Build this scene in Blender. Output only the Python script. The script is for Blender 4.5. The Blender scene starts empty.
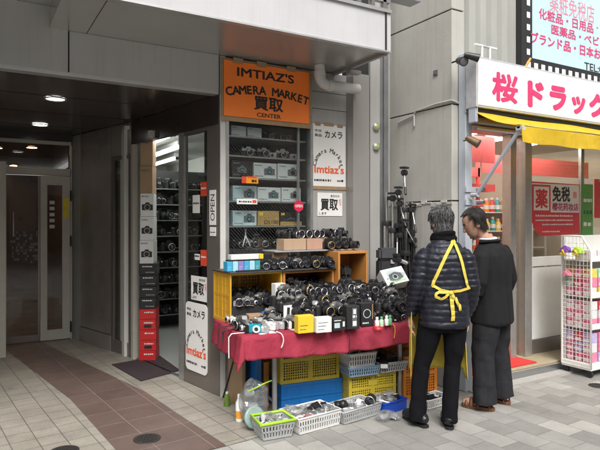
import bpy, bmesh, math, random
from mathutils import Vector, Matrix, noise
from mathutils.bvhtree import BVHTree
random.seed(11)
R = math.radians
PI = math.pi
scene = bpy.context.scene
C = scene.collection

# ------------------------------------------------------------------ camera, sky, sun, exposure
CAM_H, FPX, YAW = 1.6, 560.0, R(30.5)
cam = bpy.data.cameras.new('camera')
cam.sensor_fit = 'HORIZONTAL'
cam.sensor_width = 36.0
cam.lens = 36.0 * FPX / 600.0
cam.shift_y = -5.0 / 600.0
cam.clip_start, cam.clip_end = 0.05, 1000
camo = bpy.data.objects.new('camera', cam)
C.objects.link(camo)
camo.location = (0, 0, CAM_H)
camo.rotation_euler = (R(90), 0, -YAW)
scene.camera = camo

SUN_EL, SUN_AZ = R(52), R(200)          # azimuth clockwise from +Y: the light comes from the street side
world = bpy.data.worlds.new('World')
scene.world = world
world.use_nodes = True
wn, wl = world.node_tree.nodes, world.node_tree.links
wn.clear()
sky = wn.new('ShaderNodeTexSky')
sky.sky_type = 'NISHITA'
sky.sun_disc = False
sky.sun_elevation = SUN_EL
sky.sun_rotation = SUN_AZ
sky.air_density, sky.dust_density, sky.ozone_density = 1.0, 6.0, 1.0
hsv = wn.new('ShaderNodeHueSaturation')
hsv.inputs['Saturation'].default_value = 0.16
bg = wn.new('ShaderNodeBackground')
bg.inputs['Strength'].default_value = 0.135
wo = wn.new('ShaderNodeOutputWorld')
wl.new(sky.outputs[0], hsv.inputs['Color'])
wl.new(hsv.outputs[0], bg.inputs['Color'])
wl.new(bg.outputs[0], wo.inputs[0])

sun = bpy.data.lights.new('sun', 'SUN')
sun.energy = 1.1
sun.angle = R(28)
sun.color = (1.0, 0.97, 0.93)
suno = bpy.data.objects.new('sun', sun)
C.objects.link(suno)
sd = Vector((math.sin(SUN_AZ) * math.cos(SUN_EL), math.cos(SUN_AZ) * math.cos(SUN_EL), math.sin(SUN_EL)))
suno.rotation_euler = sd.to_track_quat('Z', 'Y').to_euler()

vs = scene.view_settings
vs.view_transform = 'Standard'
vs.look = 'None'
vs.gamma = 1.0
vs.use_curve_mapping = False
vs.exposure = 0.85
scene.cycles.max_bounces = 8
scene.cycles.transparent_max_bounces = 16
scene.cycles.use_denoising = True
scene.cycles.sample_clamp_indirect = 6.0

# ------------------------------------------------------------------ from a direction and a plane to a point of the place
FW = Vector((math.sin(YAW), math.cos(YAW), 0))
RT = Vector((math.cos(YAW), -math.sin(YAW), 0))
CP = Vector((0, 0, CAM_H))
def ray(u, v):
    return FW + RT * ((u - 300) / FPX) + Vector((0, 0, (220 - v) / FPX))
def atz(u, v, z=0.0):
    r = ray(u, v); return CP + r * ((z - CAM_H) / r.z)
def aty(u, v, y):
    r = ray(u, v); return CP + r * (y / r.y)
def atx(u, v, x):
    r = ray(u, v); return CP + r * (x / r.x)

# ------------------------------------------------------------------ materials
MATS = {}
def nodes_of(m):
    m.use_nodes = True
    nt = m.node_tree
    b = nt.nodes['Principled BSDF']
    return nt, nt.nodes, nt.links, b
def mat(name, col, rough=0.6, metal=0.0, var=0.12, scale=18.0, bump=0.0, bscale=None, spec=0.5, coat=0.0, dirt=0.0, dcol=(0.08, 0.07, 0.06), sheen=0.0, streak=0.0, fold=0.0, thin=0.0):
    if name in MATS: return MATS[name]
    m = bpy.data.materials.new(name)
    nt, N, L, b = nodes_of(m)
    tc = N.new('ShaderNodeTexCoord')
    nz = N.new('ShaderNodeTexNoise'); nz.inputs['Scale'].default_value = scale; nz.inputs['Detail'].default_value = 6
    L.new(tc.outputs['Object'], nz.inputs['Vector'])
    rp = N.new('ShaderNodeMapRange')
    rp.inputs[1].default_value, rp.inputs[2].default_value = 0.25, 0.75
    rp.inputs[3].default_value, rp.inputs[4].default_value = 1 - var, 1 + var
    L.new(nz.outputs[0], rp.inputs[0])
    mx = N.new('ShaderNodeMix'); mx.data_type = 'RGBA'; mx.blend_type = 'MULTIPLY'
    mx.inputs[0].default_value = 1.0
    mx.inputs[6].default_value = (*col, 1)
    L.new(rp.outputs[0], mx.inputs[7])
    out = mx.outputs[2]
    if dirt > 0:
        n2 = N.new('ShaderNodeTexNoise'); n2.inputs['Scale'].default_value = scale * 0.17; n2.inputs['Detail'].default_value = 8; n2.inputs['Roughness'].default_value = 0.7
        mp = N.new('ShaderNodeMapping'); mp.inputs['Scale'].default_value = (1, 1, 0.35)
        L.new(tc.outputs['Object'], mp.inputs[0]); L.new(mp.outputs[0], n2.inputs['Vector'])
        r2 = N.new('ShaderNodeMapRange'); r2.inputs[1].default_value, r2.inputs[2].default_value = 0.5, 0.78
        r2.inputs[3].default_value, r2.inputs[4].default_value = 0, dirt
        L.new(n2.outputs[0], r2.inputs[0])
        m2 = N.new('ShaderNodeMix'); m2.data_type = 'RGBA'
        L.new(r2.outputs[0], m2.inputs[0]); L.new(out, m2.inputs[6]); m2.inputs[7].default_value = (*dcol, 1)
        out = m2.outputs[2]
    if streak > 0:          # rain streaks running down
        n4 = N.new('ShaderNodeTexNoise'); n4.inputs['Scale'].default_value = 1.0; n4.inputs['Detail'].default_value = 6; n4.inputs['Roughness'].default_value = 0.65
        m4 = N.new('ShaderNodeMapping'); m4.inputs['Scale'].default_value = (22, 22, 0.9)
        L.new(tc.outputs['Object'], m4.inputs[0]); L.new(m4.outputs[0], n4.inputs['Vector'])
        r4 = N.new('ShaderNodeMapRange'); r4.inputs[1].default_value, r4.inputs[2].default_value = 0.50, 0.80
        r4.inputs[3].default_value, r4.inputs[4].default_value = 0, streak
        L.new(n4.outputs[0], r4.inputs[0])
        m6 = N.new('ShaderNodeMix'); m6.data_type = 'RGBA'
        L.new(r4.outputs[0], m6.inputs[0]); L.new(out, m6.inputs[6]); m6.inputs[7].default_value = (*dcol, 1)
        out = m6.outputs[2]
    L.new(out, b.inputs['Base Color'])
    if thin > 0:            # cloth the daylight shines through
        tl = N.new('ShaderNodeBsdfTranslucent'); L.new(out, tl.inputs[0])
        ms = N.new('ShaderNodeMixShader'); ms.inputs[0].default_value = thin
        L.new(b.outputs[0], ms.inputs[1]); L.new(tl.outputs[0], ms.inputs[2]); L.new(ms.outputs[0], N['Material Output'].inputs['Surface'])
    r3 = N.new('ShaderNodeMapRange')
    r3.inputs[3].default_value, r3.inputs[4].default_value = max(0.02, rough - 0.08), min(1, rough + 0.08)
    L.new(nz.outputs[0], r3.inputs[0]); L.new(r3.outputs[0], b.inputs['Roughness'])
    b.inputs['Metallic'].default_value = metal
    b.inputs['Specular IOR Level'].default_value = spec
    b.inputs['Coat Weight'].default_value = coat
    b.inputs['Sheen Weight'].default_value = sheen
    if bump > 0:
        nb = N.new('ShaderNodeTexNoise'); nb.inputs['Scale'].default_value = bscale or scale * 6; nb.inputs['Detail'].default_value = 4
        L.new(tc.outputs['Object'], nb.inputs['Vector'])
        bp = N.new('ShaderNodeBump'); bp.inputs['Strength'].default_value = bump; bp.inputs['Distance'].default_value = 0.004
        L.new(nb.outputs[0], bp.inputs['Height']); L.new(bp.outputs[0], b.inputs['Normal'])
        if fold > 0:
            nf = N.new('ShaderNodeTexNoise'); nf.inputs['Scale'].default_value = 9; nf.inputs['Detail'].default_value = 5; nf.inputs['Distortion'].default_value = 1.2
            L.new(tc.outputs['Object'], nf.inputs['Vector'])
            bf = N.new('ShaderNodeBump'); bf.inputs['Strength'].default_value = fold; bf.inputs['Distance'].default_value = 0.03
            L.new(nf.outputs[0], bf.inputs['Height']); L.new(bf.outputs[0], bp.inputs['Normal'])
    MATS[name] = m
    return m
def emis(name, col, s):
    if name in MATS: return MATS[name]
    m = bpy.data.materials.new(name)
    nt, N, L, b = nodes_of(m)
    b.inputs['Base Color'].default_value = (*col, 1)
    b.inputs['Emission Color'].default_value = (*col, 1)
    b.inputs['Emission Strength'].default_value = s
    MATS[name] = m
    return m
def glass(name, tint=(0.9, 0.95, 0.93), refl=1.0, wires=False, rough=0.0, milk=0.0):
    m = bpy.data.materials.new(name)
    nt, N, L, b = nodes_of(m)
    N.remove(b)
    out = N['Material Output']
    tr = N.new('ShaderNodeBsdfTransparent'); tr.inputs[0].default_value = (*tint, 1)
    gl = N.new('ShaderNodeBsdfGlossy'); gl.inputs['Roughness'].default_value = rough
    fr = N.new('ShaderNodeFresnel')
    ge = N.new('ShaderNodeNewGeometry'); io = N.new('ShaderNodeMapRange'); io.inputs[3].default_value, io.inputs[4].default_value = 1.5, 1 / 1.5
    L.new(ge.outputs['Backfacing'], io.inputs[0]); L.new(io.outputs[0], fr.inputs[0])     # the far face of a pane reflects like its near face
    mu = N.new('ShaderNodeMath'); mu.operation = 'MULTIPLY'; mu.inputs[1].default_value = refl; mu.use_clamp = True
    L.new(fr.outputs[0], mu.inputs[0])
    mx = N.new('ShaderNodeMixShader')
    L.new(mu.outputs[0], mx.inputs[0]); L.new(tr.outputs[0], mx.inputs[1]); L.new(gl.outputs[0], mx.inputs[2])
    last = mx.outputs[0]
    if wires:
        tc = N.new('ShaderNodeTexCoord'); mp = N.new('ShaderNodeMapping')
        mp.inputs['Rotation'].default_value = (0, R(45), 0)
        L.new(tc.outputs['Object'], mp.inputs[0])
        wv = N.new('ShaderNodeTexWave'); wv.wave_type = 'BANDS'; wv.bands_direction = 'X'; wv.inputs['Scale'].default_value = 13.0
        L.new(mp.outputs[0], wv.inputs['Vector'])
        gt = N.new('ShaderNodeMath'); gt.operation = 'GREATER_THAN'; gt.inputs[1].default_value = 0.95
        L.new(wv.outputs['Fac'], gt.inputs[0])
        m3 = N.new('ShaderNodeMath'); m3.operation = 'MULTIPLY'; m3.inputs[1].default_value = 0.13
        L.new(gt.outputs[0], m3.inputs[0])
        df = N.new('ShaderNodeBsdfDiffuse'); df.inputs[0].default_value = (0.3, 0.31, 0.3, 1)
        m2 = N.new('ShaderNodeMixShader')
        L.new(m3.outputs[0], m2.inputs[0]); L.new(last, m2.inputs[1]); L.new(df.outputs[0], m2.inputs[2])
        last = m2.outputs[0]
    if milk > 0:
        dm = N.new('ShaderNodeBsdfDiffuse'); dm.inputs[0].default_value = (0.6, 0.6, 0.6, 1); mm_ = N.new('ShaderNodeMixShader'); mm_.inputs[0].default_value = milk
        L.new(last, mm_.inputs[1]); L.new(dm.outputs[0], mm_.inputs[2]); last = mm_.outputs[0]
    L.new(last, out.inputs['Surface'])
    MATS[name] = m
    return m
def tiles(name, c1, c2, mortar, w, h, offset, rot=0.0, rough=0.75, msize=0.006, speck=0.15, org=(0, 0), bias=0.0, wear=0.25):
    m = bpy.data.materials.new(name)
    nt, N, L, b = nodes_of(m)
    tc = N.new('ShaderNodeTexCoord'); mp = N.new('ShaderNodeMapping'); mp.vector_type = 'POINT'
    mp.inputs['Rotation'].default_value = (0, 0, rot); mp.inputs['Location'].default_value = (org[0], org[1], 0)
    L.new(tc.outputs['Object'], mp.inputs[0])
    bt = N.new('ShaderNodeTexBrick'); bt.offset = offset; bt.offset_frequency = 2; bt.squash = 1
    bt.inputs['Color1'].default_value = (*c1, 1); bt.inputs['Color2'].default_value = (*c2, 1); bt.inputs['Mortar'].default_value = (*mortar, 1)
    bt.inputs['Scale'].default_value = 1; bt.inputs['Mortar Size'].default_value = msize; bt.inputs['Mortar Smooth'].default_value = 0.3
    bt.inputs['Bias'].default_value = bias
    bt.inputs['Brick Width'].default_value = w; bt.inputs['Row Height'].default_value = h
    L.new(mp.outputs[0], bt.inputs['Vector'])
    nz = N.new('ShaderNodeTexNoise'); nz.inputs['Scale'].default_value = 150; nz.inputs['Detail'].default_value = 4; nz.inputs['Roughness'].default_value = 0.75
    L.new(tc.outputs['Object'], nz.inputs['Vector'])
    r1 = N.new('ShaderNodeMapRange'); r1.inputs[1].default_value, r1.inputs[2].default_value = 0.3, 0.7
    r1.inputs[3].default_value, r1.inputs[4].default_value = 1 - speck, 1 + speck
    L.new(nz.outputs[0], r1.inputs[0])
    n2 = N.new('ShaderNodeTexNoise'); n2.inputs['Scale'].default_value = 2.3; n2.inputs['Detail'].default_value = 9; n2.inputs['Roughness'].default_value = 0.68
    L.new(tc.outputs['Object'], n2.inputs['Vector'])
    r2 = N.new('ShaderNodeMapRange'); r2.inputs[1].default_value, r2.inputs[2].default_value = 0.35, 0.7
    r2.inputs[3].default_value, r2.inputs[4].default_value = 1 + wear * 0.3, 1 - wear
    L.new(n2.outputs[0], r2.inputs[0])
    mu = N.new('ShaderNodeMath'); mu.operation = 'MULTIPLY'
    L.new(r1.outputs[0], mu.inputs[0]); L.new(r2.outputs[0], mu.inputs[1])
    mx = N.new('ShaderNodeMix'); mx.data_type = 'RGBA'; mx.blend_type = 'MULTIPLY'; mx.inputs[0].default_value = 1
    L.new(bt.outputs['Color'], mx.inputs[6]); L.new(mu.outputs[0], mx.inputs[7])
    vo = N.new('ShaderNodeTexVoronoi'); vo.inputs['Scale'].default_value = 2.6
    L.new(tc.outputs['Object'], vo.inputs['Vector'])
    vr = N.new('ShaderNodeSeparateColor'); L.new(vo.outputs['Color'], vr.inputs[0])
    vs_ = N.new('ShaderNodeMath'); vs_.operation = 'MULTIPLY'; vs_.inputs[1].default_value = 0.075; L.new(vr.outputs[0], vs_.inputs[0])
    lt = N.new('ShaderNodeMath'); lt.operation = 'LESS_THAN'; L.new(vo.outputs['Distance'], lt.inputs[0]); L.new(vs_.outputs[0], lt.inputs[1])
    lf_ = N.new('ShaderNodeMath'); lf_.operation = 'MULTIPLY'; lf_.inputs[1].default_value = 0.45; L.new(lt.outputs[0], lf_.inputs[0])
    mg = N.new('ShaderNodeMix'); mg.data_type = 'RGBA'; L.new(lf_.outputs[0], mg.inputs[0]); L.new(mx.outputs[2], mg.inputs[6]); mg.inputs[7].default_value = (0.07, 0.065, 0.06, 1)
    L.new(mg.outputs[2], b.inputs['Base Color'])
    r3 = N.new('ShaderNodeMapRange'); r3.inputs[3].default_value, r3.inputs[4].default_value = rough - 0.12, min(1, rough + 0.12)
    L.new(n2.outputs[0], r3.inputs[0]); L.new(r3.outputs[0], b.inputs['Roughness'])
    sb = N.new('ShaderNodeMath'); sb.operation = 'SUBTRACT'
    m5 = N.new('ShaderNodeMath'); m5.operation = 'MULTIPLY'; m5.inputs[1].default_value = 0.15
    L.new(nz.outputs[0], m5.inputs[0]); L.new(m5.outputs[0], sb.inputs[0]); L.new(bt.outputs['Fac'], sb.inputs[1])
    bp = N.new('ShaderNodeBump'); bp.inputs['Strength'].default_value = 0.5; bp.inputs['Distance'].default_value = 0.003
    L.new(sb.outputs[0], bp.inputs['Height']); L.new(bp.outputs[0], b.inputs['Normal'])
    MATS[name] = m
    return m

# ------------------------------------------------------------------ mesh collector
class MB:
    def __init__(s, M=None):
        s.v = []; s.f = []; s.m = []; s.sm = []; s.mats = []; s.M = M or Matrix.Identity(4)
    def mi(s, m):
        if m not in s.mats: s.mats.append(m)
        return s.mats.index(m)
    def add(s, verts, faces, m, smooth=False, M=None):
        o = len(s.v); k = s.mi(m)
        T = s.M @ M if M is not None else s.M
        s.v += [T @ Vector(p) for p in verts]
        for f in faces:
            s.f.append([i + o for i in f]); s.m.append(k); s.sm.append(smooth)
        return s
    def box(s, c, d, m, rz=0, M=None, taper=1.0):
        x, y, z = d[0] / 2, d[1] / 2, d[2] / 2
        V = []
        for zz, t in ((-z, 1.0), (z, taper)):
            V += [(-x * t, -y * t, zz), (x * t, -y * t, zz), (x * t, y * t, zz), (-x * t, y * t, zz)]
        T = Matrix.Translation(c) @ Matrix.Rotation(rz, 4, 'Z')
        if M is not None: T = M @ T
        return s.add(V, [(3, 2, 1, 0), (4, 5, 6, 7), (0, 1, 5, 4), (1, 2, 6, 5), (2, 3, 7, 6), (3, 0, 4, 7)], m, M=T)
    def bx(s, x0, x1, y0, y1, z0, z1, m):
        return s.box(((x0 + x1) / 2, (y0 + y1) / 2, (z0 + z1) / 2), (abs(x1 - x0), abs(y1 - y0), abs(z1 - z0)), m)
    def rbox(s, c, d, m, r=0.006, rz=0, M=None, seg=2):
        b = bmesh.new(); bmesh.ops.create_cube(b, size=1)
        for v in b.verts: v.co = Vector((v.co.x * d[0], v.co.y * d[1], v.co.z * d[2]))
        bmesh.ops.bevel(b, geom=b.edges[:], offset=min(r, min(d) * 0.49), segments=seg, affect='EDGES', clamp_overlap=True)
        T = Matrix.Translation(c) @ Matrix.Rotation(rz, 4, 'Z')
        if M is not None: T = M @ T
        b.verts.index_update()
        s.add([v.co.copy() for v in b.verts], [[v.index for v in f.verts] for f in b.faces], m, smooth=False, M=T)
        b.free(); return s
    def prism(s, poly, z0, z1, m, M=None, smooth=False):
        n = len(poly)
        a = sum(poly[i][0] * poly[(i + 1) % n][1] - poly[(i + 1) % n][0] * poly[i][1] for i in range(n))
        if a < 0: poly = poly[::-1]
        V = [(x, y, z0) for x, y in poly] + [(x, y, z1) for x, y in poly]
        F = [tuple(range(n - 1, -1, -1)), tuple(range(n, 2 * n))]
        s.add(V, F, m, False, M)
        s.add(V, [(i, (i + 1) % n, n + (i + 1) % n, n + i) for i in range(n)], m, smooth, M)
        return s
    def tube(s, pts, r, m, seg=8, M=None, cap=True, flat=1.0):
        pts = [Vector(p) for p in pts]
        rs = r if isinstance(r, (list, tuple)) else [r] * len(pts)
        V = []; F = []
        d0 = (pts[1] - pts[0]).normalized()
        up = Vector((0, 0, 1)) if abs(d0.z) < 0.9 else Vector((1, 0, 0))
        a = d0.cross(up).normalized(); b = a.cross(d0).normalized()
        pd = d0
        for i, p in enumerate(pts):
            if i == 0: d = d0
            elif i == len(pts) - 1: d = (pts[i] - pts[i - 1]).normalized()
            else: d = ((pts[i + 1] - pts[i]).normalized() + (pts[i] - pts[i - 1]).normalized()).normalized()
            q = pd.rotation_difference(d); a = q @ a; b = q @ b; pd = d
            for k in range(seg):
                t = 2 * PI * k / seg
                V.append(p + (a * math.cos(t) + b * math.sin(t) * flat) * rs[i])
        for i in range(len(pts) - 1):
            for k in range(seg):
                k2 = (k + 1) % seg
                F.append((i * seg + k, i * seg + k2, (i + 1) * seg + k2, (i + 1) * seg + k))
        s.add(V, F, m, True, M)
        if cap:
            n = len(pts) - 1
            s.add(V[:seg], [tuple(range(seg - 1, -1, -1))], m, False, M)
            s.add(V[n * seg:], [tuple(range(seg))], m, False, M)
        return s
    def lathe(s, prof, m, M=None, seg=20, cap0=True, cap1=True):
        V = []; F = []
        for r, h in prof:
            for k in range(seg):
                t = 2 * PI * k / seg; V.append((r * math.cos(t), r * math.sin(t), h))
        for i in range(len(prof) - 1):
            for k in range(seg):
                k2 = (k + 1) % seg
                F.append((i * seg + k, i * seg + k2, (i + 1) * seg + k2, (i + 1) * seg + k))
        s.add(V, F, m, True, M)
        if cap0: s.add(V[:seg], [tuple(range(seg - 1, -1, -1))], m, False, M)
        if cap1: s.add(V[-seg:], [tuple(range(seg))], m, False, M)
        return s
    def loft(s, rings, m, seg=28, M=None, ex=2.4, caps=True):
        V = []; F = []
        for (c, rx, ry) in rings:
            for k in range(seg):
                t = 2 * PI * k / seg
                ct, st = math.cos(t), math.sin(t)
                V.append((c[0] + rx * math.copysign(abs(ct) ** (2 / ex), ct), c[1] + ry * math.copysign(abs(st) ** (2 / ex), st), c[2]))
        for i in range(len(rings) - 1):
            for k in range(seg):
                k2 = (k + 1) % seg
                F.append((i * seg + k, i * seg + k2, (i + 1) * seg + k2, (i + 1) * seg + k))
        if caps:
            F.append(tuple(range(seg - 1, -1, -1))); n = (len(rings) - 1) * seg
            F.append(tuple(range(n, n + seg)))
        return s.add(V, F, m, True, M)
    def ball(s, c, rad, m, M=None, seg=16, rings=10):
        V = []; F = []
        for i in range(1, rings):
            t = PI * i / rings
            for k in range(seg):
                p = 2 * PI * k / seg
                V.append((c[0] + rad[0] * math.sin(t) * math.cos(p), c[1] + rad[1] * math.sin(t) * math.sin(p), c[2] + rad[2] * math.cos(t)))
        for i in range(rings - 2):
            for k in range(seg):
                k2 = (k + 1) % seg
                F.append((i * seg + k, (i + 1) * seg + k, (i + 1) * seg + k2, i * seg + k2))
        a = len(V); V.append((c[0], c[1], c[2] + rad[2])); V.append((c[0], c[1], c[2] - rad[2]))
        n = (rings - 2) * seg
        for k in range(seg):
            k2 = (k + 1) % seg
            F.append((a, k, k2)); F.append((a + 1, n + k2, n + k))
        return s.add(V, F, m, True, M)
    def quad(s, a, b, c, d, m):
        return s.add([a, b, c, d], [(0, 1, 2, 3)], m)
    def mesh(s, name, off=Vector((0, 0, 0)), bevel=0.0):
        me = bpy.data.meshes.new(name)
        me.from_pydata([tuple(v - off) for v in s.v], [], s.f)
        for m in s.mats: me.materials.append(m)
        for p, k, sm in zip(me.polygons, s.m, s.sm):
            p.material_index = k; p.use_smooth = sm
        if bevel > 0:
            b = bmesh.new(); b.from_mesh(me)
            bmesh.ops.remove_doubles(b, verts=b.verts[:], dist=1e-5)
            bmesh.ops.bevel(b, geom=[e for e in b.edges if len(e.link_faces) == 2 and e.calc_face_angle(0) > 0.6], offset=bevel, segments=1, affect='EDGES', clamp_overlap=True)
            b.to_mesh(me); b.free()
        me.update()
        return me
    def build(s, name, parent=None, loc=None, bevel=0.0, local=False):
        """parent given: coordinates are world ones unless local; a top-level mesh takes loc as its origin"""
        if parent is not None:
            off = Vector((0, 0, 0)) if local else Vector(ORG[parent.name])
        else:
            off = Vector(loc) if loc is not None and not local else Vector((0, 0, 0))
        o = bpy.data.objects.new(name, s.mesh(name, off, bevel)); C.objects.link(o)
        if parent is not None:
            o.parent = parent
            ORG[o.name] = Vector(ORG[parent.name])
        else:
            if loc is not None: o.location = Vector(loc)
            ORG[o.name] = Vector(loc) if loc is not None else Vector((0, 0, 0))
        return o
ORG = {}
def tag(o, label=None, cat=None, group=None, kind=None):
    if label: o['label'] = label
    if cat: o['category'] = cat
    if group: o['group'] = group
    if kind: o['kind'] = kind
    return o
def thing(name, label, cat, loc=(0, 0, 0), rz=0, group=None):
    o = bpy.data.objects.new(name, None); C.objects.link(o)
    o.empty_display_size = 0.1
    o.location = loc; o.rotation_euler = (0, 0, rz); ORG[o.name] = Vector(loc)
    return tag(o, label, cat, group)
KIDS = {}
def copy_tree(o, parent=None):
    c = o.copy(); C.objects.link(c); c.parent = parent
    ORG[c.name] = ORG.get(o.name, Vector((0, 0, 0)))
    for ch in o.children: copy_tree(ch, c)
    return c

# ------------------------------------------------------------------ writing
_TC = {}
def glyphs(txt, bold=0.0):
    key = (txt, bold)
    if key in _TC: return _TC[key]
    cu = bpy.data.curves.new('lettering', 'FONT'); cu.body = txt; cu.size = 1.0; cu.resolution_u = 3
    cu.fill_mode = 'FRONT'; cu.extrude = 0
    ob = bpy.data.objects.new('lettering', cu); C.objects.link(ob)
    dg = bpy.context.evaluated_depsgraph_get()
    me = bpy.data.meshes.new_from_object(ob.evaluated_get(dg))
    V = [v.co.copy() for v in me.vertices]; F = [list(p.vertices) for p in me.polygons]
    bpy.data.objects.remove(ob); bpy.data.curves.remove(cu); bpy.data.meshes.remove(me)
    if bold > 0 and F:      # thicker strokes: the same glyph stamped a few times round its place, each a hair above the last
        V0, F0, V, F = V, F, [], []
        for k in range(9):
            t = 2 * PI * k / 8
            d = Vector((0, 0, 0)) if k == 8 else Vector((math.cos(t) * bold, math.sin(t) * bold, 0))
            o = len(V); V += [v + d + Vector((0, 0, k * 0.00012)) for v in V0]; F += [[i + o for i in f] for f in F0]
    _TC[key] = (V, F)
    return V, F
class Face:
    """a flat board: origin at its lower left corner, ux along it, uy up, the normal towards the viewer"""
    def __init__(s, o, ux, uy=(0, 0, 1)):
        s.o = Vector(o); s.x = Vector(ux).normalized(); s.y = Vector(uy).normalized(); s.n = s.x.cross(s.y)
        s.M = Matrix.Translation(s.o) @ Matrix((s.x, s.y, s.n)).transposed().to_4x4()
    def panel(s, mb, a0, a1, b0, b1, m, t=0.006, c0=0.0):
        return mb.box(((a0 + a1) / 2, (b0 + b1) / 2, c0 + t / 2), (a1 - a0, b1 - b0, t), m, M=s.M)
    def poly(s, mb, pts, m, t=0.0015, c0=0.006):
        return mb.prism(pts, c0, c0 + t, m, M=s.M)
    def disc(s, mb, a, b, r, m, t=0.0015, c0=0.006, seg=24, ry=None):
        return s.poly(mb, [(a + r * math.cos(2 * PI * k / seg), b + (ry or r) * math.sin(2 * PI * k / seg)) for k in range(seg)], m, t, c0)
    def ring(s, mb, a, b, r0, r1, m, c0=0.0075, seg=24):
        V = [(a + r * math.cos(2 * PI * k / seg), b + r * math.sin(2 * PI * k / seg), c0) for r in (r0, r1) for k in range(seg)]
        mb.add(V, [(k, k + seg, (k + 1) % seg + seg, (k + 1) % seg) for k in range(seg)], m, M=s.M)
    def text(s, mb, txt, a0, a1, b0, b1, m, bold=0.0, c0=0.0085, rot=0.0, keep=False, shear=0.0):
        V, F = glyphs(txt, bold)
        if not V: return
        x0, x1 = min(v.x for v in V), max(v.x for v in V); y0, y1 = min(v.y for v in V), max(v.y for v in V)
        W, H = (a1 - a0), (b1 - b0)
        if rot:  # text turned a quarter: its length runs up the board
            sx, sy = H / (x1 - x0), W / (y1 - y0)
            P = [(a1 - (v.y - y0) * sy, b0 + (v.x - x0) * sx, c0 + v.z) for v in V]
        else:
            sx, sy = W / (x1 - x0), H / (y1 - y0)
            if keep: sx = sy = min(sx, sy)
            P = [(a0 + (v.x - x0) * sx + shear * (v.y - y0) * sy, b0 + (v.y - y0) * sy, c0 + v.z) for v in V]
        mb.add(P, F, m, M=s.M)
    def arc(s, mb, txt, ca, cb, r, t0, t1, size, m, bold=0.0, c0=0.0085):
        n = len(txt)
        for i, ch in enumerate(txt):
            if ch == ' ': continue
            t = t0 + (t1 - t0) * i / (n - 1)
            V, F = glyphs(ch, bold)
            xm = (min(v.x for v in V) + max(v.x for v in V)) / 2
            q = t - PI / 2
            P = []
            for v in V:
                x, y = (v.x - xm) * size, v.y * size
                P.append((ca + r * math.cos(t) + x * math.cos(q) - y * math.sin(q), cb + r * math.sin(t) + x * math.sin(q) + y * math.cos(q), c0 + v.z))
            mb.add(P, F, m, M=s.M)
    def dashes(s, mb, a0, a1, b, h, m, rnd, c0=0.0085, gap=0.35):
        a = a0
        while a < a1:
            w = h * rnd.uniform(0.6, 1.3)
            s.panel(mb, a, min(a1, a + w), b, b + h * rnd.uniform(0.75, 1.0), m, t=0.0006, c0=c0 - 0.0006)
            a += w + h * gap * rnd.uniform(0.5, 1.6)
# ------------------------------------------------------------------ shared materials
M_FASCIA = mat('painted_panel', (0.50, 0.495, 0.505), 0.4, 0.0, 0.05, 3.0, streak=0.35, dirt=0.3, dcol=(0.35, 0.33, 0.31))
M_SOFFIT = mat('soffit_panel', (0.46, 0.45, 0.43), 0.22, 0.55, 0.05, 2.0)
M_HEADER = mat('header_panel', (0.50, 0.50, 0.49), 0.34, 0.25, 0.05, 2.5, streak=0.25, dcol=(0.2, 0.19, 0.18))
M_EDGE = mat('aluminium_edge', (0.60, 0.60, 0.59), 0.35, 0.7, 0.06, 8)
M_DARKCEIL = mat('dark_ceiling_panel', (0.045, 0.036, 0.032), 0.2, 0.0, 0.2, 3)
M_BROWNMETAL = mat('bronze_metal', (0.24, 0.215, 0.195), 0.32, 0.6, 0.1, 5, dirt=0.2, dcol=(0.2, 0.18, 0.16))
M_STONE = mat('polished_dark_stone', (0.27, 0.245, 0.22), 0.22, 0.2, 0.25, 2.2)
M_PIER = mat('pier_panel', (0.30, 0.285, 0.27), 0.34, 0.2, 0.06, 3)
M_GREY = mat('grey_wall_panel', (0.36, 0.355, 0.34), 0.5, 0.1, 0.06, 4, dirt=0.25, dcol=(0.22, 0.2, 0.18), streak=0.3)
M_PILASTER = mat('pale_pilaster', (0.55, 0.54, 0.51), 0.45, 0.0, 0.06, 5, dirt=0.2, dcol=(0.32, 0.3, 0.27))
M_ALU = mat('brushed_aluminium', (0.5, 0.5, 0.49), 0.35, 0.75, 0.08, 14)
M_STEEL = mat('steel', (0.42, 0.43, 0.44), 0.32, 0.9, 0.08, 12)
M_CONC = mat('painted_concrete', (0.42, 0.41, 0.375), 0.75, 0, 0.06, 6, bump=0.25, bscale=60, dirt=0.4, dcol=(0.26, 0.24, 0.20), streak=0.45)
M_POST = mat('blue_grey_paint', (0.44, 0.48, 0.53), 0.45, 0, 0.06, 8, dirt=0.25, dcol=(0.3, 0.27, 0.24))
M_PIPE = mat('grey_plastic_pipe', (0.56, 0.55, 0.53), 0.45, 0, 0.06, 8, dirt=0.3, dcol=(0.35, 0.32, 0.28))
M_WHITE = mat('white_paint', (0.78, 0.78, 0.76), 0.45, 0, 0.04, 8)
M_CREAM = mat('cream_frame', (0.46, 0.44, 0.38), 0.45, 0, 0.05, 8)
M_BLACK = mat('black_plastic', (0.018, 0.018, 0.019), 0.42, 0, 0.25, 40, bump=0.08, bscale=600)
M_GAP = mat('joint_black', (0.02, 0.02, 0.02), 0.8)
M_SHOPFLOOR = mat('grey_vinyl', (0.36, 0.37, 0.36), 0.35, 0, 0.06, 6)
M_INWALL = mat('interior_wall', (0.62, 0.62, 0.58), 0.7, 0, 0.05, 4)
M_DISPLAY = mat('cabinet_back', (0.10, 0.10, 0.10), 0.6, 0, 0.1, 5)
M_LOBBY = mat('lobby_wall', (0.16, 0.10, 0.07), 0.3, 0, 0.15, 3)
M_PAPER = mat('white_paper', (0.76, 0.75, 0.72), 0.6, 0, 0.03, 12)
M_INK = mat('black_ink', (0.02, 0.02, 0.02), 0.5)
M_TAPE = mat('kraft_tape', (0.33, 0.22, 0.12), 0.45, 0, 0.12, 20)
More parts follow.
